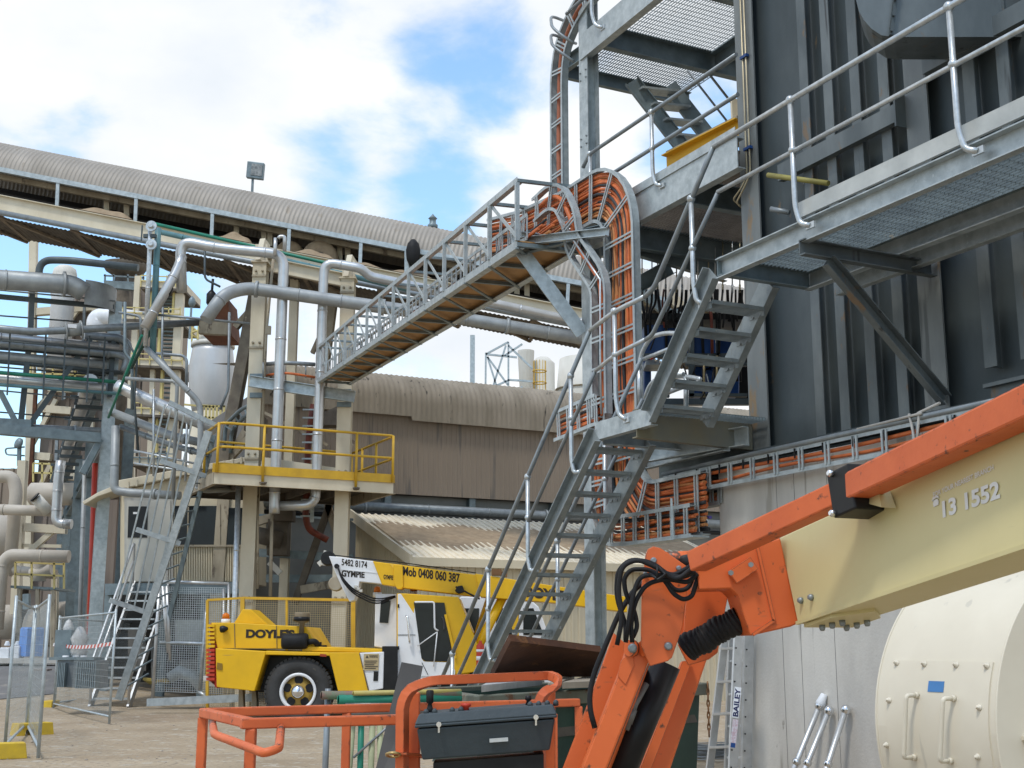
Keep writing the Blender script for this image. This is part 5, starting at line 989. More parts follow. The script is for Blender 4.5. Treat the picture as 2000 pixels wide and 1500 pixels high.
pipe('steel_pipe', pipeg, 'thick grey pipe bending across the tower top and passing behind the cable bridge', [PY(402, 625, 28.6), PY(436, 575, 28.8), PY(482, 562, 29.2), PY(760, 602, 29.4), PY(900, 622, 29.8), PY(1180, 668, 30.4)], .155, .7, 10)
pipe('green_pipe', green, 'bright green pipe following the conveyor girder', [PY(297, 436, 30.8), PY(700, 528, 30.9), PY(1180, 648, 31.1)], .045, .1, 0, None, 8)
pipe('teal_pipe', teal, 'grey teal pipe just under the green one on the girder', [PY(308, 452, 30.7), PY(520, 500, 30.7), PY(800, 566, 30.8)], .07, .1, 6, None, 8)
pipe('vent_pipe', silver, 'short thin silver pipe standing up from the lagged pipe elbow', [PY(537, 500, 29.2), PY(538, 465, 29.2)], .045, .05, 0, None, 8)
pipe('vent_pipe', silver, 'hooked thin silver pipe beside the short straight one at the elbow', [PY(556, 490, 29.2), PY(556, 462, 29.2), PY(546, 462, 29.2), PY(544, 466, 29.2)], .045, .06, 0, None, 8)
# mesh guard
mg = T('mesh_guard', 'yellow framed cream wire mesh guard behind the crane', 'mesh fence', PY(580, 1390, 28.4)); YM = 28.4
for a, b, w in (((474, 1168), (474, 1400), .09), ((690, 1172), (690, 1400), .09), ((474, 1168), (690, 1172), .06), ((560, 1170), (560, 1400), .05), ((405, 1172), (474, 1168), .05), ((405, 1172), (405, 1400), .06)):
    m = MB(); m.bar(PY(*a, YM), PY(*b, YM), w, w, Y if a[0] == b[0] else Z); m.build('frame', yellow, mg)
m = MB(); p0, p1 = PY(405, 1170, YM), PY(690, 1172, YM)
for i in range(67): x = p0.x + (p1.x - p0.x) * i / 66; m.bar(V3((x, YM, .1)), V3((x, YM, p0.z)), .008, .008, Y)
for i in range(50): z = .1 + (p0.z - .1) * i / 49; m.bar(V3((p0.x, YM + .008, z)), V3((p1.x, YM + .008, z)), .008, .008)
m.build('mesh', M('cream_wire', (.5, .42, .26), None, 5, .6), mg)
# ================= conveyor gallery =================
YG = 32.; SL = .196
cv = T('conveyor_gallery', 'long sloping conveyor gallery with corrugated arched roof crossing the sky', 'conveyor', PY(580, 540, YG))
def G_(x, y0, dy=0.): return PY(x, y0 + SL * x, YG) + Y * dy
XA, XB = -160, 1560; gx = (G_(XB, 328) - G_(XA, 328)); gl = gx.length; gx.normalize(); gz = gx.cross(Y).normalized() * 1; gz = gz if gz.z > 0 else -gz
m = MB(); NW = int(gl / .117); o = G_(XA, 328); rows = []
for i in range(NW * 4 + 1):
    w = .014 * math.sin(i * math.pi / 2); s = gl * i / (NW * 4); r = []
    for j in range(13):
        a = math.pi * j / 12; r.append(o + gx * s + Y * (1.2 - (1.2 + w) * math.cos(a)) + gz * ((1.0 + w) * math.sin(a)))
    rows.append(r)
m.grid(rows, True); m.build('roof', claddg, cv)
for dy in (-.02, 2.42):
    m = MB(); m.ang(o - gz * .04 + Y * dy, o + gx * gl - gz * .04 + Y * dy, .13, gz, -1, .012); m.build('edge_angle', galv, cv)
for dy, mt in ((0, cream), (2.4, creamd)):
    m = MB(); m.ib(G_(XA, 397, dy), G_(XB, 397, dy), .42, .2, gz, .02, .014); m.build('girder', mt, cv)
for x in (-40, 113, 266, 415, 565, 705, 800, 960, 1110): m = MB(); m.bar(G_(x, 335, .02), G_(x - 2, 380, .02), .09, .06, Y); m.build('post', galv, cv)
for x in (-60, 188, 228, 448, 503, 515, 655, 671, 880, 1010, 1030, 1150): m = MB(); m.bar(G_(x, 325, .9), G_(x, 385, .9), .14, .1, Y); m.build('inner_post', cream, cv)
m = MB(); m.bar(G_(XA, 335, .5), G_(XB, 335, .5), .12, .14, gz); m.build('inner_rail', creamd, cv)
dk = M('conveyor_dark', (.045, .04, .036), (.03, .028, .026), 2, .9)
m = MB(); m.hexa([G_(XA, 375, .7), G_(XB, 375, .7), G_(XB, 375, 1.9), G_(XA, 375, 1.9), G_(XA, 362, .7), G_(XB, 362, .7), G_(XB, 362, 1.9), G_(XA, 362, 1.9)]); m.build('belt', dk, cv)
m = MB(); m.hexa([G_(XA, 349, 2.2), G_(XB, 349, 2.2), G_(XB, 349, 2.25), G_(XA, 349, 2.25), G_(XA, 322, 2.2), G_(XB, 322, 2.2), G_(XB, 322, 2.25), G_(XA, 322, 2.25)]); m.build('back_sheet', dk, cv)
m = MB()
for (p, q) in ((G_(XA, 418, .35), G_(XB, 418, .35)), ):
    m.corr(p, q - p, Y * 2.0, gz, .12, .025, 'sin')
m.build('floor_pan', browns, cv)
m = MB()
for i in range(12):
    xa = XA + i * 150; m.bar(G_(xa, 414, 0) - gz * .03, G_(xa, 414, 2.4) - gz * .03, .1, .1); m.bar(G_(xa, 414, 0) - gz * .1, G_(xa + 150, 414, 2.4) - gz * .1, .08, .06)
m.build('floor_brace', M('brace_brown', (.26, .21, .15), (.16, .13, .1), 3, .8), cv)
m = MB(); m.tube([G_(XA, 418, -.16), G_(1500, 418, -.16)], .075, 10); m.build('conduit', tubed, cv)
m = MB(); m.bar(G_(745, 412, -.15), G_(860, 396, -.15), .1, .06); m.bar(G_(795, 335, -.05), G_(795, 385, -.05), .12, .08, Y); m.build('step_frame', galv, cv)
def heap(x0, x1, y0, h, lb):
    m = MB(); rows = []; n = 24
    for i in range(n + 1):
        t = i / n; c = G_(x0 + (x1 - x0) * t, 381, .1); hh = h * (math.sin(math.pi * t) ** .8 if 0 < t < 1 else 0) * (1 + .16 * math.sin(t * 11 + x0) + .03 * random.random())
        rows.append([c + Y * (-.2 + .5 * j / 6) + gz * (hh * math.sin(math.pi * j / 6) + .01) for j in range(7)])
    m.grid(rows, True); solo(m, 'dust_heap', dust, lb, 'dust heap', 'dust heaps on the girder')
heap(150, 262, 0, .22, 'long low heap of brown dust spilled on the girder at left'); heap(425, 492, 0, .26, 'brown dust heap on the girder near the left cream post'); heap(570, 655, 0, .2, 'brown dust heap round the hump under the roof'); heap(655, 760, 0, .12, 'flat brown dust spill along the girder left of the cable bridge'); heap(760, 850, 0, .16, 'crumbly brown dust spill beside the black bag on the girder')
m = MB(); m.lathe([(.25, 0), (.45, .02), (.5, .2), (.5, .4), (.2, .42)], G_(618, 372, .35), Y, 24); m.build('pulley_cover', dust, cv)
m = MB(); m.lathe([(.13, 0), (.13, .03)], G_(621, 372, .3), Y, 12); m.build('pulley_hub', browns, cv)
m = MB(); m.lathe([(.25, 0), (.36, .02), (.4, .2), (.4, .4), (.2, .42)], G_(555, 372, .6), Y, 24); m.build('pulley_cover', dust, cv)
m = MB(); c = G_(808, 338, -.2); m.lathe([(1e-6, -.4), (.1, -.36), (.17, -.2), (.19, .05), (.15, .22), (.06, .33), (1e-6, .34)], c, Z, 16); solo(m, 'black_bag', black, 'black plastic bag hanging at the end of the gallery rail', 'bag')
fl = T('floodlight', 'square grey floodlight on a short pole on the conveyor roof', 'floodlight', PY(495, 372, 33)); 
m = MB(); m.bar(PY(492, 385, 33), PY(494, 345, 33), .06, .06, Y); m.build('pole', galvd, fl)
q = [PY(483, 314, 32.9), PY(516, 318, 32.9), PY(513, 350, 32.9), PY(480, 346, 32.9)]; m = MB(); m.prism(q, Y * .18 + Z * .02); m.build('housing', galvd, fl, .02)
q = [PY(492, 319, 32.88), PY(513, 322, 32.88), PY(511, 344, 32.88), PY(489, 341, 32.88)]; m = MB(); m.prism(q, Y * .02); m.build('lens', M('lamp_lens', (.3, .31, .3), (.12, .13, .13), 12, .15), fl)
m = MB(); m.lathe([(.14, 0), (.14, .1), (.09, .14), (.09, .26), (.13, .28), (.05, .36), (1e-6, .42)], PY(845, 446, 33.2), Z, 8); solo(m, 'roof_vent', galvd, 'small stubby vent on the conveyor roof right of the blue gap', 'vent')
hk = T('chain_hoist', 'dark chain hoist hook hanging under the conveyor gallery', 'hoist', PY(413, 560, 32)); m = MB(); m.tube([PY(416, 545, 32), PY(413, 580, 32)], .035, 6); m.build('chain', blackp, hk); m = MB(); m.lathe([(.05, 0), (.13, .1), (.13, .35), (.05, .45)], PY(412, 600, 32), Z, 10); m.build('block', blackp, hk)
rh = T('rusty_hopper', 'rusty red hopper hanging behind the thick grey pipe', 'hopper', PY(430, 650, 33.5)); m = MB(); m.prism([PY(*c, 33.6) for c in ((415, 583), (445, 583), (452, 655), (397, 655))], Y * 1.2); m.build('hopper', M('red_rust', (.22, .09, .05), (.14, .06, .04), 3, .8, spot=(.5, .4, .3), ssc=2, sth=.62), rh); m = MB(); m.bar(PY(390, 640, 33.4), PY(450, 643, 33.4), .2, .35); m.build('frame', creamd, rh)
# ================= brown clad building behind =================
Lb = PY(690, 960, 37.); uB = Lb.dot(U); vA, vB = PU(498, 950, uB).dot(Vd), PU(1500, 990, uB).dot(Vd); zb0, zb1 = Lb.z, PY(690, 800, 37.).z + .35
bb = T('clad_building', 'long brown clad building with stained rounded eave behind the crane', 'building', Lb - Z * Lb.z)
m = MB(); m.corr(W(uB, vA, zb0), Vd * (vB - vA), Z * (zb1 - zb0), -U, .16, .012); m.build('wall', claddb, bb)
m = MB(); m.box(W(uB + 3.3, (vA + vB) / 2, (zb1) / 2), 5.8, vB - vA, zb1, U, Vd); m.build('core', M('core_grey', (.2, .195, .185), (.16, .155, .15), 1, .8), bb)  # plain grey body of the building behind the cladding
m = MB(); rows = []; n = int((vB - vA) / .042)
re = .95
for i in range(n + 1):
    w = .024 * math.sin(i * math.pi / 2 * 1.0); v = vA + (vB - vA) * i / n; lip = .12 * (v > PU(800, 820, uB).dot(Vd)) 
    rows.append([W(uB - .18 + re * (1 - math.cos(a)) * 1.0, v, zb1 + (re + w) * math.sin(a) - (0)) - U * w * 1 for a in [math.radians(t) for t in (0, 12, 25, 38, 51, 64, 77, 90)]] + [W(uB + 6, v, zb1 + re + 1.0)])
    rows[-1] = [W(uB - .2, v, zb1 - .45 - lip)] + rows[-1]
m.grid(rows, True); m.build('eave', eavem, bb)
m = MB(); m.box(W(uB + .35, (vA + vB) / 2, zb0 / 2), .1, vB - vA, zb0, U, Vd); m.build('lower_wall', M('grey_lower_wall', (.23, .235, .22), (.18, .185, .175), 1, .8), bb)
for x in (760, 925, 1085): v = PU(x, 970, uB).dot(Vd); m = MB(); m.box(W(uB + .2, v, zb0 / 2), .25, .2, zb0, U, Vd); m.build('column', galvd, bb)
pz0 = PU(740, 984, uB).z - .13
pw = pipe('steel_pipe', tubed, 'dusty dark pipe running along the brown building above the shed roof', [W(uB - .2, vA, pz0), W(uB - .2, vB, pz0)], .15, .1, 9)
m = MB(); m.tube([W(uB - .2, vA, pz0 - .28), W(uB - .2, vB, pz0 - .28)], .07, 8); m.build('lower_run', blackp, pw)
# ================= cream shed =================
Fs = PY(805, 1092, 30.3); uS, vS, ze = Fs.dot(U), Fs.dot(Vd), Fs.z; bk_ = PV(690, 1004, vS); uT, zT = bk_.dot(U), bk_.z; vE = vS + 9.5
sh = T('shed', 'cream ribbed shed with dusty ribbed skillion roof behind the crane', 'shed', Fs - Z * ze)
m = MB(); m.corr(W(uS + .15, vS + .15, 0), Vd * 9, Z * (ze - .05), -U, .2, .03); m.build('front_wall', claddc, sh)
m = MB(); n = 34
for i in range(n):
    f0_, f1_ = i / n, (i + .62) / n; f2_ = (i + 1) / n
    for (a, b, off_) in ((f0_, f1_, 0.), (f1_, f2_, .035)):
        ua, ub = uS + .15 + (uT - uS - .15) * a, uS + .15 + (uT - uS - .15) * b; za, zb_ = ze + (zT - ze) * a - .06, ze + (zT - ze) * b - .06
        m.hexa([W(ua, vS + .12 - off_, 0), W(ub, vS + .12 - off_, 0), W(ub, vS + .2, 0), W(ua, vS + .2, 0), W(ua, vS + .12 - off_, za), W(ub, vS + .12 - off_, zb_), W(ub, vS + .2, zb_), W(ua, vS + .2, za)])
m.build('side_wall', claddc, sh)
sl = W(uT, vS, zT) - W(uS, vS, ze); nrm_s = sl.cross(Vd).normalized(); nrm_s = nrm_s if nrm_s.z > 0 else -nrm_s
m = MB(); m.corr(W(uS - .12, vS - .1, ze - .03), Vd * 9.8, sl * 1.03, nrm_s, .19, .032); m.build('roof', roofc, sh)
m = MB(); m.hexa([W(uS - .1, vS - .08, ze - .12), W(uS - .1, vE, ze - .12), W(uT, vE, zT - .12), W(uT, vS - .08, zT - .12), W(uS - .1, vS - .08, ze - .06), W(uS - .1, vE, ze - .06), W(uT, vE, zT - .06), W(uT, vS - .08, zT - .06)]); m.build('soffit', claddc, sh)
m = MB(); m.bar(W(uS - .13, vS - .12, ze - .06), W(uS - .13, vE, ze - .06), .06, .2); m.build('gutter', claddc, sh)
m = MB(); m.bar(W(uS - .16, vS - .1, ze - .03), W(uT, vS - .1, zT + .0), .06, .26); m.build('barge_board', cream, sh)
dr = dust; m = MB(); rows = []   # the sand layer lying in the roof pans
for i in range(61):
    r = []
    for j in range(14):
        t = .2 + .62 * j / 13 + .05 * math.sin(i * .5) + .04 * random.random(); p = W(uS, vS, ze) + sl * t + Vd * (.15 + 9.3 * i / 60); r.append(p + nrm_s * (.052 * min(1, j / 3.0, (13 - j) / 3.0) ** .7 + .0 - (.01 if j in (0, 13) else 0) + random.uniform(-.010, .006)))
    rows.append(r)
m.grid(rows, True); dd_ = m.build('dust_layer', dust, sh)
# ================= far plant seen through the gap on the right =================
ft = T('lattice_tower', 'distant grey lattice tower beyond the brown roof', 'lattice tower', PY(960, 900, 60))
for a, b in (((949, 689), (948, 790)), ((993, 668), (993, 790)), ((949, 692), (993, 668)), ((949, 692), (1010, 698)), ((952, 697), (992, 752)), ((988, 675), (952, 790)), ((949, 762), (995, 742)), ((949, 765), (1040, 772)), ((995, 742), (1040, 745)), ((993, 755), (1025, 790)), ((1020, 755), (985, 792)), ((952, 697), (978, 780)), ((1020, 672), (985, 695)), ((993, 675), (1040, 720))):
    m = MB(); m.bar(PY(*a, 60), PY(*b, 60), .09, .09, Y); m.build('member', galv, ft)
sp = T('steel_pole', 'distant plain grey pole standing above the brown roof', 'pole', PY(923, 900, 58)); m = MB(); m.bar(PY(922, 900, 58), PY(923, 655, 58), .22, .2, Y); m.build('shaft', galv, sp)
sl_ = T('silo', 'distant cream silo beyond the brown roof', 'silo', PY(1120, 900, 62)); c = PY(1150, 900, 62); zt_ = PY(1150, 690, 62).z
m = MB(); m.lathe([(1.55, 0), (1.55, zt_ - 2), (1.35, zt_)], V3((c.x, 63.5, 0)), Z, 32); m.build('shell', palebl, sl_); m = MB(); m.lathe([(1.6, PY(1150, 752, 62).z), (1.6, PY(1150, 750, 62).z)], V3((c.x, 63.5, 0)), Z, 32); m.build('ring', creamd, sl_)
s2 = T('silo', 'pale ribbed narrow silo with a caged ladder beside the far cream silo', 'silo', PY(1028, 900, 61)); c = PY(1028, 900, 61); m = MB(); m.lathe([(.25, PY(1028, 790, 61).z), (.3, PY(1028, 770, 61).z), (.35, PY(1028, 740, 61).z), (.42, PY(1028, 685, 61).z), (.42, PY(1028, 681, 61).z)], V3((c.x, 61.5, 0)), Z, 14, False); m.build('shell', palebl, s2)
s3 = T('vessel', 'slim cream vessel with yellow caged ladder in front of the far silo', 'vessel', PY(1057, 900, 61)); c = PY(1062, 900, 61.4); m = MB(); m.lathe([(.6, 0), (.6, PY(1060, 700, 61).z), (.3, PY(1060, 688, 61).z)], V3((c.x, 62.2, 0)), Z, 18); m.build('shell', palebl, s3)
cc_ = PY(1054, 740, 60.6)
m = MB()
for k in range(7): a = k * math.pi / 6 + math.pi; m.bar(V3((cc_.x + .3 * math.cos(a), 60.6 + .3 * math.sin(a), PY(1054, 772, 60.6).z)), V3((cc_.x + .3 * math.cos(a), 60.6 + .3 * math.sin(a), PY(1054, 705, 60.6).z)), .03, .03, Y)
m.build('ladder_cage', yellow, s3)
for y in (725, 748, 772): m = MB(); z = PY(1054, y, 60.6).z; m.tube([V3((cc_.x + .33 * math.cos(t * .52), 60.6 + .33 * math.sin(t * .52), z)) for t in range(12)], .03, 6, True); m.build('cage_hoop', yellow, s3)
# ================= pipe rack on the left =================
YR = 34.; D2 = V3((-.368, .930, 0)).normalized(); A0 = PY(203, 950, YR); A0.z = 0; N2 = V3((D2.y, -D2.x, 0))
zA = PY(222, 592, YR).z
pr = T('pipe_rack', 'grey steel pipe rack with a row of receding columns at left', 'pipe rack', A0)
for s, top in ((0, zA), (7.5, zA - 2.5), (14, zA - 2.5), (21, zA - 2.5), (28, zA - 3)):
    c = A0 + D2 * s; m = MB(); m.ib(c, c + Z * top, .42, .32, D2, .03, .03); m.build('column', galvd if s else galv, pr)
zb = PY(200, 858, YR).z
m = MB(); m.ib(A0 + Z * zb, A0 + D2 * 28 + Z * zb, .3, .2, Z, .02, .02); m.build('long_beam', galvd, pr)
m = MB(); m.ib(A0 + Z * (zb + 2.2), A0 + D2 * 28 + Z * (zb + 2.2), .3, .2, Z, .02, .02); m.build('long_beam', galvd, pr)
zk = PY(178, 795, 34.3).z
for i in range(12):
    c = A0 + D2 * (.6 + 2.0 * i) + Z * (zk + .0); m = MB(); m.bar(c - N2 * .85, c - N2 * .1, .22, .1); m.bar(c - N2 * .85 + Z * .05, c - N2 * .8 + Z * .3, .08, .06, X); m.build('bracket_arm', steel, pr)
    if i % 2 == 0: m = MB(); c2 = c + Z * 1.0; m.bar(c2 - N2 * .85, c2 - N2 * .1, .2, .1); m.build('bracket_arm', steel, pr)
uA = A0.dot(U) - .35
def PA(x, y, k=0.): return PU(x, y, uA + k)
for (a, b, w, mt) in (((-60, 574), (222, 600), .12, steel), ((-60, 834), (196, 856), .26, galvd), ((-60, 822), (60, 828), .2, galvd), ((0, 765), (38, 838), .13, galvd), ((178, 660), (52, 838), .14, steel), ((63, 560), (60, 640), .14, steel), ((60, 640), (40, 832), .14, steel), ((222, 660), (214, 775), .12, steel), ((196, 858), (160, 925), .16, galvd)):
    m = MB(); m.bar(PA(*a), PA(*b), w, w, U); m.build('truss_member', mt, pr)
m = MB(); m.box(PA(44, 832), .4, .05, .35, Vd, U); m.build('gusset', galvd, pr)
# thick duct and its curved pad
cs = T('curved_pad', 'curved pale steel pad on top of the first rack column', 'plate', PA(200, 575)); m = MB(); rows = []
for i in range(15):
    a = math.pi * .5 * i / 14; p = PA(166, 570, -.5); c = p + Vd * (1.0 * math.sin(a) * .95) + U * (.9 * (1 - math.cos(a))); rows.append([c + Z * -.34, c + Z * .34, c + Z * .34 + U * .02, c - Z * .34 + U * .02])
m.grid(rows); m.grid([[r[3], r[0]] for r in rows]); m.build('sheet', pipeg, cs)
def rp_(nm, mt, lb, pts, r, rd=.3, bands=0, k=0., grp='pipes lying on the rack bridge'): return pipe(nm, mt, lb, [PA(x, y, k + (q[0] if q else 0)) for x, y, *q in pts], r, rd, bands, grp, 10)
rp_('steel_pipe', pipeg, 'thickest grey pipe on the rack, topmost, tapering into the curved pad', [(-60, 542), (140, 556), (166, 572)], .26, .2, 2, -.6)
rp_('steel_pipe', tubed, 'grey pipe with a flanged fitting running up to the right past the rack', [(-60, 636), (60, 648), (130, 645), (398, 629)], .10, .2, 0, -.7)
fit = T('flanged_valve', 'bulky flanged fitting with pale tag on the grey pipe at the rack', 'valve', PA(143, 642, -.7)); m = MB(); a, b = PA(127, 646, -.7), PA(160, 643, -.7); m.tube([a, b], .17, 12); m.tube([a, a + (b - a) * .08], .24, 12); m.tube([b - (b - a) * .08, b], .24, 12); m.build('body', pipeg, fit); m = MB(); m.box(PA(141, 637, -.9), .22, .02, .1, Vd, U); m.build('tag', white, fit)
rp_('lagged_pipe', silver, 'pale lagged pipe just under the flanged fitting on the rack', [(-60, 652), (232, 680)], .12, .2, 3)
rp_('steel_pipe', tubed, 'dark pipe with the upper downturned elbow at the rack end', [(165, 655), (235, 661), (250, 672), (248, 685), (244, 700)], .115, .15, 1)
rp_('steel_pipe', tubed, 'dark pipe with the lower downturned elbow at the rack end', [(-60, 666), (230, 692), (247, 700), (246, 712), (240, 726)], .1, .15, 2, -.2)
rp_('steel_pipe', steel, 'thin dark pipe below the elbowed ones on the rack', [(-60, 676), (215, 699)], .035, .1)
rp_('lagged_pipe', pipeg, 'mid grey lagged pipe in the middle of the rack bundle', [(-60, 690), (208, 714)], .13, .2, 3)
rp_('steel_pipe', steel, 'dark slim pipe running above the green pipe on the rack', [(-60, 700), (240, 728)], .065, .1)
rp_('green_pipe', green, 'bright green pipe lying across the rack truss', [(-60, 723), (228, 746)], .05, .1, 0, -.3)
rp_('lagged_pipe', silver, 'thick pale lagged pipe just under the green pipe on the rack', [(-60, 734), (205, 760)], .15, .2, 3)
rp_('teal_pipe', teal, 'thin teal pipe lowest of the rack bundle', [(-60, 747), (258, 771)], .045, .1, 0, -.3)
rp_('steel_pipe', tubed, 'grey pipe resting along the rack truss bottom chord', [(-60, 830), (196, 842)], .10, .2, 2, .2)
# receding pipes on the brackets
for off, dz, mt, r, lb in ((-.55, .55, silver, .2, 'silver lagged pipe receding along the left bracket arms'), (-.3, 1.5, pipeg, .2, 'grey pipe receding on the higher bracket arms of the rack')):
    c = A0 + N2 * off + Z * (zk + dz); pipe('lagged_pipe', mt, lb, [c - D2 * .4, c + D2 * 26], r, .2, 6)
pipe('lagged_pipe', silver, 'pale blue white pipe dropping from the rack end and elbowing right', [PY(119, 900, 44), PY(114, 935, 44), PY(109, 1022, 44), PY(140, 1024, 44)], .17, .6, 4)
pipe('red_pipe', redp, 'tall red riser pipe behind the first rack column', [PY(186, 905, 37), PY(170, 1370, 37)], .085, .1, 1)
pipe('steel_pipe', pipeg, 'thin pale riser pipe between the rack columns', [PY(166, 900, 40), PY(152, 1345, 40)], .07, .1, 2)
# vertical valve pipes and diagonals
vv = pipe('steel_pipe', galvt, 'bright vertical pipe with two flanged ends at its top left of the lagged bend', [PY(293, 436, 28.9), PY(292, 500, 28.9), PY(284, 676, 28.9)], .055, .2, 3)
for y in (441, 477): m = MB(); c = PY(295, y, 28.75); m.lathe([(.13, 0), (.13, .05), (.08, .05), (.07, -.03), (1e-6, -.03)], c, Y, 18); m.lathe([(.05, -.06), (.05, 0)], c, Y, 10); m.build('flange', galvt, vv)
m = MB(); m.bar(PY(278, 440, 28.9), PY(276, 470, 28.9), .03, .03, Y); m.box(PY(293, 461, 28.9), .3, .1, .08); m.build('valve_yoke', steel, vv)
pipe('teal_pipe', teal, 'pale teal vertical pipe beside the bright flanged one', [PY(309, 446, 29.1), PY(306, 500, 29.1), PY(298, 690, 29.1)], .075, .2, 2)
pipe('green_pipe', green, 'dark green pipe slanting down to the rack left of the scaffold knot', [PY(277, 655, 29.2), PY(228, 775, 31), PY(212, 815, 32)], .035, .2, 1)
pipe('green_pipe', M('dark_green_pipe', (.03, .08, .06), None, 4, .5), 'darker green grey pipe slanting beside the green one', [PY(297, 640, 29.2), PY(245, 740, 31)], .045, .2, 1)
pipe('steel_pipe', tubed, 'thin dark line running right from the vertical pipes to the tower', [PY(278, 612, 29), PY(488, 632, 29.6)], .03, .2, 0)
pipe('steel_pipe', pipeg, 'grey pipe slanting down right then dropping behind the leaning caged ladder', [PY(284, 678, 29), PY(391, 788, 29.4), PY(392, 850, 29.4), PY(386, 950, 29.4), PY(400, 958, 29.6), PY(460, 955, 30)], .07, .2, 2)
pipe('steel_pipe', pipeg, 'thin horizontal pipe ending at a tall slim standpipe', [PY(245, 739, 30), PY(340, 745, 30), PY(346, 752, 30), PY(338, 975, 30)], .045, .15, 2)
pipe('lagged_pipe', alum, 'shiny foil wrapped pipe slanting down from the rack', [PY(228, 752, 31), PY(250, 764, 31), PY(420, 838, 30.5)], .155, .2, 3)
pipe('steel_pipe', pipeg, 'grey pipe slanting below the foil wrapped one', [PY(216, 804, 32), PY(340, 853, 31), PY(410, 868, 31)], .105, .3, 2)
pipe('steel_pipe', tubed, 'slimmer grey pipe lowest of the three slanting from the rack', [PY(235, 833, 32), PY(330, 868, 31.5), PY(410, 890, 31)], .075, .3, 2)
pipe('steel_pipe', pipeg, 'grey downpipe with an elbow running along the hut roof edge', [PY(226, 832, 31.8), PY(223, 958, 31.8), PY(250, 962, 31.8), PY(352, 968, 31.6)], .105, .25, 2)
pipe('steel_pipe', galvt, 'slim bright standpipe in front of the left cream tower column', [PY(466, 940, 29.2), PY(455, 1270, 29.2), PY(453, 1400, 29.2)], .06, .2, 2)
m = MB(); m.ib(V3((PY(253, 850, 38).x, 38, 0)), PY(255, 800, 38), .4, .3, D2, .03, .03); solo(m, 'steel_column', galvd, 'short grey column standing behind the hut roof', 'column')
# ================= site hut =================
Yh = 33.
ht = T('site_hut', 'raised cream ribbed site hut with glazed door behind the leaning caged ladder', 'hut', PY(340, 1360, Yh))
def hs_(nm, px, y, th, mt, bv=0): m = MB(); m.prism([PY(a, b, y) for a, b in px], Y * th); return m.build(nm, mt, ht, bv)
hs_('core', ((242, 958), (480, 903), (480, 1136), (242, 1138)), Yh + .06, 2.8, claddc)
for i in range(31):
    x0 = 338 + i * 4.7
    if x0 > 480: break
    m = MB(); y0 = 1066; m.bar(PY(x0, y0, Yh + .04), PY(x0, 1135, Yh + .04), .035, .05, Y); m.build('rib', claddc, ht)
for i in range(14): x0 = 250 + i * 17; yt = 956 - (x0 - 242) * .216; m = MB(); m.bar(PY(x0, yt - 14, Yh - .13), PY(x0, yt - 1, Yh - .13), .05, .04, Y); m.build('rib', cream, ht)
m = MB(); a, b = PY(242, 1138, Yh + .06), PY(242, 958, Yh + .06); m.corr(a - X * .35 + Y * .9, (X * .35 - Y * .9), b - a, -X - Y * .3, .22, .03); m.build('side_wall', claddc, ht)
hs_('roof', ((230, 938), (482, 892), (482, 901), (232, 956)), Yh - .12, 3.2, cream, .02)
hs_('eave', ((160, 980), (190, 962), (232, 944), (232, 956), (190, 970), (164, 986)), Yh + .3, .9, cream, .02)
hs_('door_frame', ((243, 972), (338, 972), (338, 1136), (243, 1138)), Yh, .05, M('door_frame_grey', (.42, .41, .37), None), 0)
dr_ = hs_('door', ((248, 978), (333, 978), (332, 1134), (246, 1136)), Yh - .03, .04, M('door_grey', (.46, .45, .40), (.42, .41, .36), 1, .5), .005)
m = MB(); m.prism([PY(*q, Yh - .045) for q in ((251, 989), (289, 989), (287, 1050), (249, 1050))], Y * .02); m.build('door_glass', glass, dr_)
m = MB(); m.prism([PY(*q, Yh - .05) for q in ((260, 1000), (268, 1000), (268, 1004), (260, 1004))], Y * .005); m.build('sticker', white, dr_)
m = MB(); m.lathe([(.03, 0), (.03, .06)], PY(329, 1060, Yh - .03), -Y, 8); m.build('handle', chrome, dr_)
for q in (((341, 988), (424, 988), (424, 1064), (341, 1064)), ((436, 992), (482, 992), (482, 1064), (436, 1064))): w = hs_('window', q, Yh - .005, .05, glass, .0)
m = MB(); m.bar(PY(428, 985, Yh - .03), PY(428, 1068, Yh - .03), .06, .05, Y); m.bar(PY(338, 1066, Yh - .03), PY(482, 1066, Yh - .03), .06, .05); m.bar(PY(368, 990, Yh - .02), PY(366, 1064, Yh - .02), .03, .03, Y); m.build('window_frame', creamd, ht)
m = MB(); m.prism([PY(*q, Yh + .04) for q in ((352, 1050), (372, 1022), (402, 1024), (416, 1052))], Y * .01); m.build('painted_reflection', M('reflection_blue_grey', (.07, .1, .12), None), ht)  # flat blue-grey shape that paints a reflection into the hut window
hs_('floor_beam', ((205, 1140), (482, 1136), (482, 1158), (205, 1162)), Yh - .05, .3, galvd)
for x in (212, 320, 400, 470): m = MB(); p = PY(x, 1200, Yh + .3); m.ib(V3((p.x, p.y, 0)), V3((p.x, p.y, PY(x, 1150, Yh + .3).z)), .2, .2, Y, .02, .02); m.build('leg', galvd, ht)
hs_('undercroft_shade', ((205, 1160), (482, 1160), (482, 1360), (205, 1360)), Yh + 2.6, .1, M('undercroft_dark', (.07, .068, .062), (.045, .044, .042), 1, .9))  # dark sheet added at the back, painting in the shade under the hut
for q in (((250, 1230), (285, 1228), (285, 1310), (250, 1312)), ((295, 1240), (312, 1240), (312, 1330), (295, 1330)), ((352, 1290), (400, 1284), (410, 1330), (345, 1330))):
    m = MB(); m.prism([PY(*k_, Yh + 1.4) for k_ in q], Y * .5); m.build('stored_box', M('stored_grey%d' % q[0][0], (.2, .2, .19), (.12, .12, .115), 2, .8), ht)
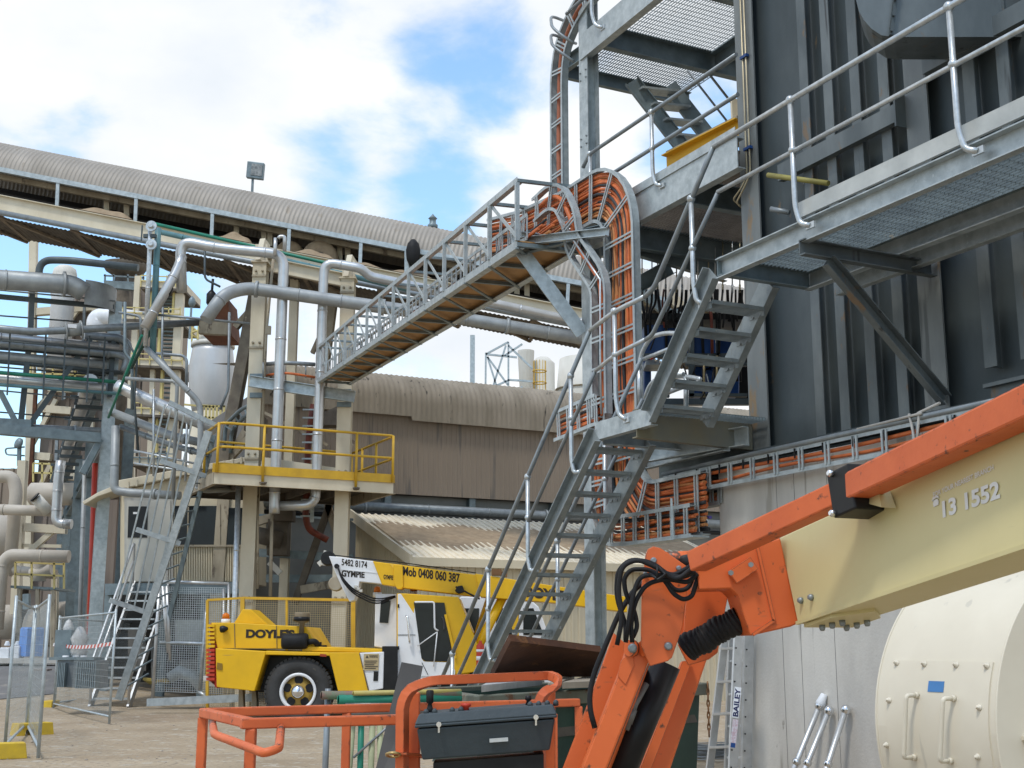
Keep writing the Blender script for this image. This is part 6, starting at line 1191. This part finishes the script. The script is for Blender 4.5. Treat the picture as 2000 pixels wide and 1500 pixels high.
# hut stairs
zf = PY(280, 1140, Yh).z
hst = T('stair_flight', 'aluminium access stair rising to the hut door', 'stairs', PY(270, 1360, 31)); n = 12
x0, x1 = PY(240, 1200, 32).x, PY(305, 1200, 32).x
for i in range(n):
    z = zf * (i + 1) / (n + 1); y = 30.2 + 2.6 * i / n; m = MB(); m.box(((x0 + x1) / 2, y, z), x1 - x0, .24, .04); m.build('tread', galvt, hst)
for x in (x0 - .03, x1 + .03):
    m = MB(); m.bar(V3((x, 30.0, 0)), V3((x, 33.0, zf)), .05, .2); m.build('stringer', alum, hst)
    m = MB(); m.tube(rnd([V3((x, 30.0, .1)), V3((x, 30.0, 1.1)), V3((x, 32.7, zf + 1.05)), V3((x, 32.75, zf))], .15), .035, 8); m.tube([V3((x, 30.0, .65)), V3((x, 32.7, zf + .55))], .03, 8); m.build('handrail', alum, hst)
# leaning caged ladder
cl_ = T('caged_ladder', 'galvanised caged ladder leaning diagonally against the yellow railed platform', 'ladder', PY(232, 1368, 29.6))
def C_L(x, y, k=0.): t = (1368 - y) / 540; return PY(x, y, 29.4 + k - 1.0 * t)
m = MB(); m.bar(C_L(232, 1366), C_L(408, 842), .17, .07, Y); m.build('stringer', galv, cl_)
m = MB(); m.bar(C_L(300, 1330, .7), C_L(418, 850, .7), .1, .06, Y); m.build('stringer', galvd, cl_)
for k in range(18): t = .04 + .93 * k / 17; a = C_L(232 + 176 * t, 1366 - 524 * t); b = C_L(285 + 133 * t, 1335 - 485 * t, .7); m = MB(); m.bar(a, b, .04, .03); m.build('rung', galvd, cl_)
for k, (x, y) in enumerate(((322, 790), (334, 797), (346, 803), (360, 810), (376, 817))):
    m = MB(); x2, y2 = 228 + k * 17, 1172 + k * 7; m.bar(C_L(x, y, -.3 + k * .1), C_L(x2, y2, -.3 + k * .1), .035, .03, Y); m.build('cage_strap', galv, cl_)
for a, b in (((330, 786), (420, 830)), ((313, 900), (402, 930)), ((266, 1034), (352, 1062)), ((214, 1172), (298, 1200))):
    m = MB(); m.bar(C_L(*a, -.35), C_L(*b, .1), .04, .11); m.build('cage_hoop', galv, cl_)
# mesh gate frame
gt = T('mesh_gate', 'silver tube framed mesh gate with a pale panel below the hut', 'mesh fence', PY(380, 1372, 29.8)); Yg = 29.8
for a, b in (((312, 1136), (447, 1140)), ((312, 1136), (298, 1365)), ((447, 1140), (444, 1370)), ((318, 1145), (328, 1275)), ((326, 1145), (332, 1290)), ((312, 1255), (444, 1258)), ((437, 1150), (437, 1370)), ((404, 1180), (390, 1350)), ((388, 1350), (412, 1368))):
    m = MB(); m.tube([PY(*a, Yg), PY(*b, Yg)], .04, 8); m.build('tube', alum if a[1] < 1160 else galvt, gt)
def wires(par, a, b, c, d, nu, nv, mt, r=.004):   # a-b bottom, d-c top
    m = MB()
    for i in range(nu + 1): t = i / nu; m.bar(a + (b - a) * t, d + (c - d) * t, r * 2, r * 2, Y)
    for j in range(nv + 1): t = j / nv; m.bar(a + (d - a) * t, b + (c - b) * t, r * 2, r * 2)
    m.build('mesh', mt, par)
wires(gt, PY(302, 1350, Yg), PY(440, 1355, Yg), PY(440, 1148, Yg), PY(314, 1146, Yg), 30, 46, galvt, .005)
m = MB(); m.prism([PY(*q, Yg + .03) for q in ((342, 1210), (404, 1211), (403, 1256), (341, 1255))], Y * .02); m.build('panel', M('pale_panel', (.42, .44, .42), None), gt)
bmx = MB(); bmx.bar(PY(288, 1372, 28.2), PY(498, 1362, 28.2), .12, .16); solo(bmx, 'steel_beam', galv, 'long galvanised beam lying on the dirt left of the crane', 'beam')
bmx = MB(); bmx.tube([PY(331, 1325, 30.2), PY(350, 1312, 30.2), PY(375, 1320, 30.2), PY(396, 1345, 30.2)], .13, 8); solo(bmx, 'bent_sheet', galv, 'curved grey offcut lying under the mesh gate', 'sheet')
bmx = MB()
for k in range(5): bmx.bar(PY(282 + k * 3, 1326 + k * 2, 30.6), PY(330 - k * 2, 1332 - k, 30.4), .12, .06)
solo(bmx, 'timber_pile', M('yellow_timber', (.36, .28, .06), (.24, .18, .07), 4, .8), 'low pile of yellowish boards at the foot of the hut stair', 'timber')
# temporary fence panels
def fence(lb, a, b, h, gap_=.1):
    a, b = V3(a), V3(b); t = T('mesh_fence', lb, 'fence panel', (a + b) / 2, 'temporary mesh fence panels')
    for p in (a, b): m = MB(); m.tube([p + Z * .02, p + Z * h], .024, 8); m.build('post', galv, t)
    for z in (gap_ + .05, h - .06): m = MB(); m.tube([a + Z * z, b + Z * z], .02, 8); m.build('rail', galv, t)
    wires(t, a + Z * (gap_ + .05), b + Z * (gap_ + .05), b + Z * (h - .06), a + Z * (h - .06), max(4, int((b - a).length / (.16 if 'nearest' in lb else .09))), 16, galv, .0012 if 'nearest' in lb else .0016); return t
fence('nearest mesh fence panel cut by the left picture edge', PZ(8, 1478, 0), PZ(50, 1432, 0), 2.1)
fence('narrow mesh fence panel seen edge on beside the nearest one', PZ(53, 1436, 0), PZ(74, 1484, 0), 2.1)
fence('mesh fence panel with striped tape tied across it', PZ(104, 1388, 0), PZ(213, 1416, 0), 2.1)
fence('mesh fence panel running back behind the taped one', PZ(106, 1386, 0), PZ(267, 1362, 0), 2.1)
fb = M('yellow_block', (.62, .42, .03), (.5, .34, .04), 5, .7, 0, .1, 30, spot=(.3, .22, .08), ssc=8, sth=.62)
for (x, y, rz, lb) in ((97, 1386, 1.15, 'yellow fence block under the corner of the taped panel'), (264, 1366, 1.0, 'yellow fence block farthest back, near the mesh gate'), (62, 1436, .35, 'yellow fence block under the two nearest panels'), (0, 1482, 0, 'yellow fence block cut off by the left picture edge')):
    p = PZ(x, y, 0); d = Vd * math.cos(rz) + U * math.sin(rz); e = Z.cross(d); m = MB(); w, t_, h_ = .32, .13, .2
    prof = [(-w, 0), (-w * .55, 0), (-w * .5, .1), (-w * .1, .1), (-w * .05, 0), (w, 0), (w * .9, h_), (-w * .9, h_)]
    m.prism([p + d * a + Z * b - e * t_ for a, b in prof], e * t_ * 2); solo(m, 'fence_block', fb, lb, 'fence block', 'yellow fence blocks', .01)
tp = MB(); a, b = PZ(104, 1388, 0), PZ(213, 1416, 0); pa_, pb_ = PY(104, 1259, a.y - .05), PY(216, 1258, b.y - .05); rowsr, roww = [], []
tpo = T('barrier_tape', 'red and white striped tape tied across the fence panel', 'tape', (pa_ + pb_) / 2)
mw, mr = MB(), MB()
for i in range(36):
    t0, t1_ = i / 36, (i + 1) / 36; f = lambda t: pa_ + (pb_ - pa_) * t - Z * .06 * math.sin(math.pi * t)
    q = [f(t0) - Z * .03, f(t1_) - Z * .03, f(t1_) + Z * .04 , f(t0) + Z * .04]; sh_ = (pb_ - pa_) * .008
    (mr if i % 2 else mw).prism([q[0] - sh_, q[1] - sh_, q[2] + sh_, q[3] + sh_], Y * .004)
mw.build('white_stripes', white, tpo); mr.build('red_stripes', redp, tpo)
# transformer
tf = T('transformer', 'grey finned transformer with wrapped bushings standing behind the taped fence', 'transformer', PY(150, 1372, 28)); Yt = 27.6
m = MB(); m.prism([PY(*q, Yt) for q in ((112, 1288), (190, 1290), (188, 1345), (114, 1342))], Y * .8); m.build('tank', M('transformer_grey', (.20, .22, .23), (.16, .175, .18), 3, .5), tf, .01)
m = MB()
for i in range(10): x = 154 + i * 4; m.box(PY(x, 1318, Yt - .1), .02, .3, .55)
for i in range(5): x = 116 + i * 3; m.box(PY(x, 1318, Yt - .1), .02, .2, .5)
m.build('fins', galvd, tf)
m = MB(); m.box(PY(150, 1286, Yt + .3), .95, .7, .06); m.box(PY(127, 1258, Yt + .5), .35, .3, .6); m.build('lid', galvd, tf)
wr = M('wrapped_plastic', (.5, .5, .48), (.38, .38, .37), 20, .3, 0, .4, 40)
m = MB(); m.lathe([(.14, 0), (.18, .15), (.15, .3), (.19, .42), (.12, .55), (.06, .66), (1e-6, .68)], PY(153, 1286, Yt + .3), Z, 10); m.build('wrapped_bushing', wr, tf)
m = MB(); m.lathe([(.1, 0), (.12, .15), (.06, .3), (1e-6, .34)], PY(133, 1240, Yt + .6), Z, 8); m.build('wrapped_bushing', wr, tf)
m = MB()
for x in (128, 148, 163): m.lathe([(.07, 0), (.07, .06)], PY(x, 1286, Yt + .1), Z, 8)
m.build('caps', white, tf)
m = MB(); m.lathe([(.36, 0), (.38, .05), (.38, .85), (.34, .9)], PY(59, 1282, 41), Z, 4, False); solo(m, 'blue_tub', bluep, 'bright blue plastic tub standing by the left fence panels', 'tub')
for x, lb in ((12, 'white plastic tub at the far left beside another one'), (32, 'white plastic tub next to the blue one')):
    m = MB(); p = PY(x, 1285, 41); m.box(p + Z * .05, .3, .4, .55 + .1 * (x > 20)); m.lathe([(.1, 0), (.06, .1), (.06, .14)], p + Z * .38, Z, 10); solo(m, 'white_tub', whiteb, lb, 'tub', 'white tubs', .03)
m = MB(); m.box(PY(50, 1290, 41.3), 4.2, 1.6, .16); solo(m, 'concrete_step', conc, 'low concrete slab carrying the blue and white tubs', 'slab')
for x, y, w in ((80, 1318, .5), (100, 1330, .35)): m = MB(); m.box(PY(x, y, 38), w, .4, .35); solo(m, 'scrap_box', M('scrap_%d' % x, (.3, .27, .25), (.2, .15, .13), 4, .8), 'small %s crate on the ground left of the taped fence' % ('wider' if w > .4 else 'narrower'), 'crate', None, .02)
# ================= far process plant on the left =================
far = 60.
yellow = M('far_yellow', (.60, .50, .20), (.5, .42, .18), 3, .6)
def seg(mb, a, b, w, y=far, yb=None): mb.bar(PY(a[0], a[1], y), PY(b[0], b[1], yb or y), w, w, Y if abs(a[0] - b[0]) < abs(a[1] - b[1]) else Z)
bt_ = T('process_tower', 'tall brown clad process tower with cream columns far behind the pipe rack', 'building', PY(150, 1310, far))
m = MB(); p, q = PY(72, 950, far), PY(262, 950, far); zt_ = PY(150, 560, far).z; m.corr(V3((p.x, far, 0)), V3((q.x - p.x, 0, 0)), Z * zt_, -Y, .6, .08); m.build('wall', M('far_brown', (.235, .195, .165), (.195, .16, .135), .5, .7, streak=.3), bt_)
m = MB(); m.box(((p.x + q.x) / 2, far + 4.3, zt_ / 2), q.x - p.x, 8, zt_ - .1); m.build('core', claddb, bt_)
for a, b, w in (((66, 470), (54, 1150), .34), ((186, 590), (176, 900), .25), ((262, 540), (258, 960), .22)): m = MB(); seg(m, a, b, w, far - .4); m.build('column', cream, bt_)
for a, b in (((62, 797), (140, 803)), ((58, 890), (100, 893)), ((75, 715), (190, 718)), ((70, 610), (190, 600))): m = MB(); seg(m, a, b, .35, far - .3); m.build('beam', cream, bt_)
for a, b in (((160, 595), (120, 650)), ((190, 600), (205, 640)), ((62, 870), (110, 780)), ((70, 800), (150, 715)), ((100, 905), (62, 985))): m = MB(); seg(m, a, b, .2, far - .35); m.build('brace', cream, bt_)
m = MB(); seg(m, (70, 760), (58, 960), .16, far - .6); m.build('rust_pipe', rust, bt_)
for y0, x0, x1 in ((905, 65, 118), (712, 60, 190)):
    m = MB()
    for dy in (0, 18): seg(m, (x0, y0 + dy), (x1, y0 + dy + 2), .08, far - 1)
    for k in range(4): x = x0 + (x1 - x0) * k / 3; seg(m, (x, y0), (x, y0 + 36), .08, far - 1)
    m.build('railing', yellow, bt_)
ws = T('column_vessel', 'white column vessel with domed top rising behind the thick rack pipe', 'vessel', PY(105, 1310, 57)); c = PY(105, 620, 57)
zz = lambda y: PY(105, y, 57).z
m = MB(); r = 29 * 57 / 2480; m.lathe([(r * .8, zz(700)), (r * .8, zz(572)), (r * .9, zz(560)), (r * .9, zz(550))], V3((c.x, 58, 0)), Z, 28); m.build('shell', M('white_vessel', (.66, .68, .7), (.56, .58, .6), 1, .3, .2), ws)
m = MB(); m.lathe([(r * .9, zz(552)), (r * 1.15, zz(552)), (r * 1.15, zz(540)), (r * .85, zz(540)), (r * .85, zz(525)), (r * .75, zz(514)), (r * .45, zz(508)), (1e-6, zz(506))], V3((c.x, 58, 0)), Z, 28); m.build('dome', palebl, ws)
pipe('steel_pipe', steel, 'dark thin pipe looping over the top of the white column vessel', [PY(74, 560, 56), PY(78, 508, 56), PY(130, 508, 56), PY(270, 523, 56)], .17, 1., 0)
rs = T('stack', 'dark rusty stack below the conveyor with a railed top', 'stack', PY(240, 1310, 58)); m = MB(); m.lathe([(.45, 8), (.45, PY(240, 530, 58).z)], V3((PY(240, 600, 58).x, 58, 0)), Z, 14); m.lathe([(.3, PY(240, 545, 58).z), (.9, PY(240, 530, 58).z), (1.1, PY(240, 518, 58).z)], V3((PY(240, 600, 58).x, 58, 0)), Z, 20); m.build('shell', browns, rs)
m = MB(); seg(m, (205, 556), (268, 562), .3, 57); 
for x in (205, 222, 250, 266, 280): seg(m, (x, 536), (x, 562), .07, 57)
seg(m, (203, 538), (282, 543), .07, 57); seg(m, (203, 549), (282, 553), .06, 57); m.build('railing', galvd, rs)
pipe('lagged_pipe', whiteb, 'fat white elbow pipe half hidden by the rack column', [PY(187, 655, 55), PY(188, 622, 55), PY(210, 618, 55), PY(290, 628, 55)], .42, 1.0, 0)
# yellow stair tower
yt = T('stair_tower', 'cream stair tower with yellow handrails and zigzag stairs between hut and rack', 'stair tower', PY(300, 1310, 55)); Yy = 55.
for a, b, w in (((352, 575), (330, 1000), .35), ((270, 540), (262, 700), .25), ((258, 700), (252, 960), .25), ((300, 690), (290, 960), .2)): m = MB(); seg(m, a, b, w, Yy); m.build('column', cream, yt)
for x0, x1, y in ((240, 352, 622), (250, 356, 712), (258, 348, 808), (255, 342, 905), (275, 360, 560)):
    m = MB(); p, q = PY(x0, y, Yy - .5), PY(x1, y + 4, Yy - .5); m.hexa([p, q, q + Y * 3, p + Y * 3, p + Z * .32, q + Z * .32, q + Z * .32 + Y * 3, p + Z * .32 + Y * 3]); m.build('floor', cream, yt)
    m = MB(); m.hexa([p - Z * .1, q - Z * .1, q + Y * 3 - Z * .1, p + Y * 3 - Z * .1, p - Z * .01, q - Z * .01, q + Y * 3 - Z * .01, p + Y * 3 - Z * .01]); m.build('floor_frame', browns, yt)
    m = MB()
    for dy in (-22, -12): seg(m, (x0, y + dy), (x1, y + dy + 4), .045, Yy - .55)
    for k in range(6): x = x0 + (x1 - x0) * k / 5; seg(m, (x, y - 22), (x, y), .045, Yy - .55)
    m.build('railing', yellow if y < 850 else galvd, yt)
for (xa, xb, y0, y1) in ((305, 345, 640, 710), (310, 345, 720, 805), (300, 330, 820, 900), (290, 340, 560, 620)):
    n = 9; m = MB()
    for i in range(n): y = y0 + (y1 - y0) * i / n; p, q = PY(xa + 10, y, Yy + .2 * i), PY(xb, y + 1, Yy + .2 * i); m.bar(p, q, .25, .06)
    m.build('stair_treads', galvd, yt)
    for x in (xa + 8, xb + 2): m = MB(); seg(m, (x, y0 - 18), (x - 4, y1), .07, Yy - .1); seg(m, (x, y0), (x - 4, y1 + 2), .14, Yy); m.build('stair_rail', yellow, yt)
# white cyclone vessel
cyv = T('cyclone_vessel', 'bulging white lagged cyclone vessel with a railed cream top left of the tower', 'vessel', PY(400, 1310, 50)); c = PY(402, 720, 50); k = 50 / 2480; z_ = lambda y: PY(402, y, 50).z
m = MB(); m.lathe([(34 * k, z_(800)), (38 * k, z_(785)), (44 * k, z_(745)), (46 * k, z_(710)), (42 * k, z_(680)), (40 * k, z_(668))], V3((c.x, 51, 0)), Z, 40, True); m.build('bulge', M('lagged_white', (.55, .55, .54), (.44, .44, .43), .8, .4, .3, .05, 4, streak=.5), cyv)
m = MB(); m.lathe([(36 * k, 0), (36 * k, z_(800)), (34 * k, z_(798))], V3((c.x, 51, 0)), Z, 24); m.build('skirt', cream, cyv)
m = MB(); m.lathe([(44 * k, z_(668)), (44 * k, z_(660)), (30 * k, z_(658)), (30 * k, z_(632)), (22 * k, z_(624)), (1e-6, z_(622))], V3((c.x, 51, 0)), Z, 28); m.build('top', palebl, cyv)
m = MB()
for y in (630, 643): m.tube([V3((c.x + 44 * k * math.cos(t * .4), 51 + 44 * k * math.sin(t * .4), z_(y))) for t in range(16)], .045, 6, True)
for t in range(12): a = t * math.pi / 6; pp_ = V3((c.x + 44 * k * math.cos(a), 51 + 44 * k * math.sin(a), 0)); m.bar(pp_ + Z * z_(660), pp_ + Z * z_(630), .06, .06, Y)
m.build('railing', yellow, cyv)
m = MB()
for t in range(7): x = 396 + t * 7; seg(m, (x, 792), (x - 3, 880), .07, 49)
for y in (792, 815, 840, 865): seg(m, (394, y), (440, y + 2), .07, 49)
seg(m, (360, 790), (420, 796), .07, 49); m.build('ladder_cage', yellow, cyv)
pipe('steel_pipe', tubed, 'thin hooked pipe hanging in front of the white cyclone vessel', [PY(300, 690, 48), PY(365, 695, 48), PY(364, 760, 48)], .06, .3, 0)
# cream vessels and ducts at the left edge
pv = M('duct_cream', (.50, .45, .38), (.43, .385, .32), 1.5, .5, 0, .04, 10)
pipe('duct', pv, 'cream duct looping down at the far left edge, upper one', [PY(-40, 931, 46), PY(25, 931, 46), PY(32, 960, 46), PY(18, 1120, 46)], .23, .8, 0)
pipe('duct', pv, 'long level cream duct crossing in front of the horizontal vessel', [PY(-40, 994, 45), PY(120, 999, 45)], .19, .5, 2)
pipe('duct', pv, 'cream duct with an elbow turning down at the left edge, lower one', [PY(135, 1087, 43), PY(20, 1084, 43), PY(4, 1100, 43), PY(-6, 1230, 43)], .21, .8, 3)
pipe('duct', pv, 'short cream duct stub behind the small railed deck', [PY(15, 1120, 46), PY(22, 1113, 46), PY(110, 1122, 46)], .18, .4, 2)
vs_ = T('horizontal_vessel', 'cream horizontal vessel with yellow railing above the level duct', 'vessel', PY(90, 1310, 50)); m = MB(); a, b = PY(62, 965, 50), PY(150, 965, 50); m.tube([a - X * .2, a, b, b + X * .2], [.2, .45, .45, .2], 20); m.build('shell', pv, vs_)
vs2 = T('round_vessel', 'big cream round vessel end partly cut by the left edge', 'vessel', PY(-10, 1310, 52)); m = MB(); m.lathe([(1e-6, -1.1), (.6, -.95), (1., -.45), (1.1, 0), (1., .45), (.6, .95), (1e-6, 1.1)], PY(-8, 1050, 52), Z, 24); m.build('shell', pv, vs2)
vs3 = T('tank', 'cream tank lying low behind the blue tub', 'tank', PY(85, 1330, 48)); m = MB(); a, b = PY(66, 1225, 48), PY(140, 1215, 48); m.tube([a - X * .25, a, b], [.5, .8, .8], 24); m.build('shell', pv, vs3)
vs4 = T('tank', 'lower cream tank end at the far left behind the fence', 'tank', PY(0, 1330, 49)); m = MB(); m.tube([PY(-60, 1215, 49), PY(20, 1215, 49), PY(34, 1215, 49)], [.65, .65, .35], 20); m.build('shell', pv, vs4)
vb = T('valve_body', 'cream four way valve body on the small railed deck', 'valve', PY(76, 1130, 45)); m = MB(); m.lathe([(.28, -.35), (.12, 0), (.3, .3), (.28, .5), (.1, .55)], PY(76, 1115, 45), Z, 14); m.tube([PY(60, 1122, 45), PY(100, 1112, 45)], .2, 12); m.build('body', pv, vb)
dk_ = T('service_deck', 'small grey deck with yellow railing over the tanks at left', 'platform', PY(65, 1310, 44)); m = MB(); p, q = PY(20, 1148, 43.5), PY(110, 1152, 43.5); m.hexa([p, q, q + Y * 2, p + Y * 2, p + Z * .08, q + Z * .08, q + Z * .08 + Y * 2, p + Z * .08 + Y * 2]); m.build('floor', galvd, dk_)
m = MB()
for dy in (1098, 1121): seg(m, (30, dy), (125, dy + 4), .06, 43.5)
for x in (30, 62, 106, 125): seg(m, (x, 1098), (x, 1150), .06, 43.5)
m.build('railing', yellow, dk_)
m = MB()
for x in (38, 74, 105): seg(m, (x, 1150), (x - 2, 1330), .12, 43.6)
m.build('legs', creamd, dk_)
cf = T('cream_frame', 'cream steel frame with a diagonal brace behind the level duct', 'steel frame', PY(60, 1310, 47))
for a, b, w in (((45, 900), (30, 1200), .3), ((50, 1030), (130, 1035), .3), ((55, 1080), (108, 1033), .2), ((108, 1120), (104, 1340), .22), ((35, 1065), (120, 1067), .12)): m = MB(); seg(m, a, b, w, 47); m.build('member', cream, cf)
m = MB(); seg(m, (52, 1190), (52, 1160), .2, 42.5); m.build('box', galvd, cf)
ob = T('duct_branch', 'short slanted cream duct branch with a dark wheel on the level duct', 'duct', PY(80, 990, 44.5)); m = MB(); m.tube([PY(70, 973, 44.6), PY(95, 1000, 44.9)], .2, 14); m.build('stub', palebl, ob); m = MB(); m.lathe([(.2, 0), (.2, .05)], PY(69, 972, 44.5), V3((-.6, -.4, .6)), 12); m.build('wheel', blackp, ob)
lb_ = T('low_building', 'low dark corrugated building at the far left under the sky gap', 'building', PY(0, 1310, 62)); m = MB(); p, q = PY(-200, 915, 62), PY(50, 915, 62); m.corr(V3((p.x, 62, 0)), V3((q.x - p.x, 0, 0)), Z * p.z, -Y, .5, .08); m.build('wall', claddb, lb_); m = MB(); m.box(((p.x + q.x) / 2, 65, p.z / 2), q.x - p.x, 5.8, p.z - .05); m.build('core', browns, lb_)
lm = T('lamp_bracket', 'small round lamp on a hooped bracket in the sky gap at left', 'lamp', PY(42, 900, 58)); m = MB(); m.tube(rnd([PY(48, 890, 58), PY(12, 888, 58), PY(10, 876, 58), PY(48, 873, 58)], .3), .04, 6); m.build('bracket', galvd, lm); m = MB(); m.lathe([(.1, 0), (.25, .1), (.25, .22), (.1, .3)], PY(42, 868, 58), V3((-.5, -.7, .2)), 14); m.build('head', galvd, lm); m = MB(); seg(m, (38, 870), (37, 910), .15, 58); m.build('post', galvd, lm)
st_l = T('street_lamp', 'slim far lamp post with lantern head between the stair tower and hopper', 'lamp', PY(373, 660, 54)); m = MB(); seg(m, (370, 662), (374, 598), .08, 54); m.build('post', galvd, st_l); m = MB(); m.lathe([(.08, 0), (.16, .15), (.14, .35), (.03, .5)], PY(374.5, 600, 54), Z, 10); m.build('lantern', galvd, st_l)

# the small stuff between the rack and the towers: thin lines, scaffold tubes, hangers
random.seed(5)
for i, (x0, y0, x1, y1, k, mt) in enumerate(((-60, 561, 225, 588, -.2, tubed), (-60, 612, 150, 628, .3, steel), (-60, 660, 240, 686, -.5, steel), (-60, 686, 214, 706, .2, tubed), (-60, 712, 230, 736, .5, steel), (-60, 757, 200, 782, .3, tubed), (-60, 800, 200, 822, .6, steel))):
    pipe('thin_line', mt, 'thin conduit line strung along the rack bridge among the thick pipes', [PA(x0, y0, k), PA(x1, y1, k)], .022, .1, 0, 'thin conduits on the rack bridge', 6)
for (pts, r, mt, lb) in (
  ([(244, 590), (244, 690), (258, 705), (258, 800)], .04, galvd, 'slim stepped drain pipe right of the first rack column'),
  ([(232, 610), (275, 618), (275, 655)], .035, tubed, 'short bent pipe between the curved pad and the vertical pipes'),
  ([(250, 668), (268, 700), (262, 780), (270, 880)], .03, steel, 'thin dark wavy cable behind the foil wrapped pipe'),
  ([(262, 880), (380, 905)], .03, galvt, 'thin scaffold tube under the slanting pipes'),
  ([(300, 760), (300, 930)], .03, galvt, 'upright scaffold tube crossing the foil wrapped pipe'),
  ([(366, 800), (362, 940)], .03, galvt, 'upright scaffold tube beside the leaning caged ladder top'),
  ([(262, 905), (395, 925)], .028, galvt, 'lower thin scaffold tube above the hut roof'),
  ([(318, 600), (316, 700), (330, 720)], .03, tubed, 'thin drop line from the grey pipe to the stair tower'),
  ([(400, 470), (400, 545), (430, 560)], .03, steel, 'thin dark conduit hanging below the conveyor floor'),
  ([(448, 610), (446, 760), (430, 800)], .035, tubed, 'thin conduit running down the raking tower leg')):
    pipe('thin_pipe', mt, lb, [PY(x, y, 30.6) for x, y in pts], r, .12, 0, None, 6)
hg = T('hanger_posts', 'slim dark hangers tying the rack pipes to the truss', 'hangers', PA(120, 700))
for x in (20, 90, 128, 175, 205): m = MB(); m.bar(PA(x, 640 + x * .09, -.45), PA(x - 6, 770 + x * .09, -.45), .04, .05, U); m.build('hanger', steel, hg)
pv2 = T('vessel_platforms', 'cream ledges and stub pipes on the brown process tower face', 'ledges', PY(150, 1310, far))
for (a, b, w) in (((120, 640), (190, 643), .2), ((95, 760), (140, 762), .25), ((100, 930), (150, 932), .3), ((84, 700), (84, 760), .12), ((128, 690), (126, 780), .12), ((112, 840), (110, 900), .14), ((150, 850), (146, 960), .16), ((165, 600), (163, 690), .12)): m = MB(); seg(m, a, b, w, far - .6); m.build('ledge', cream if w > .15 else tubed, pv2)
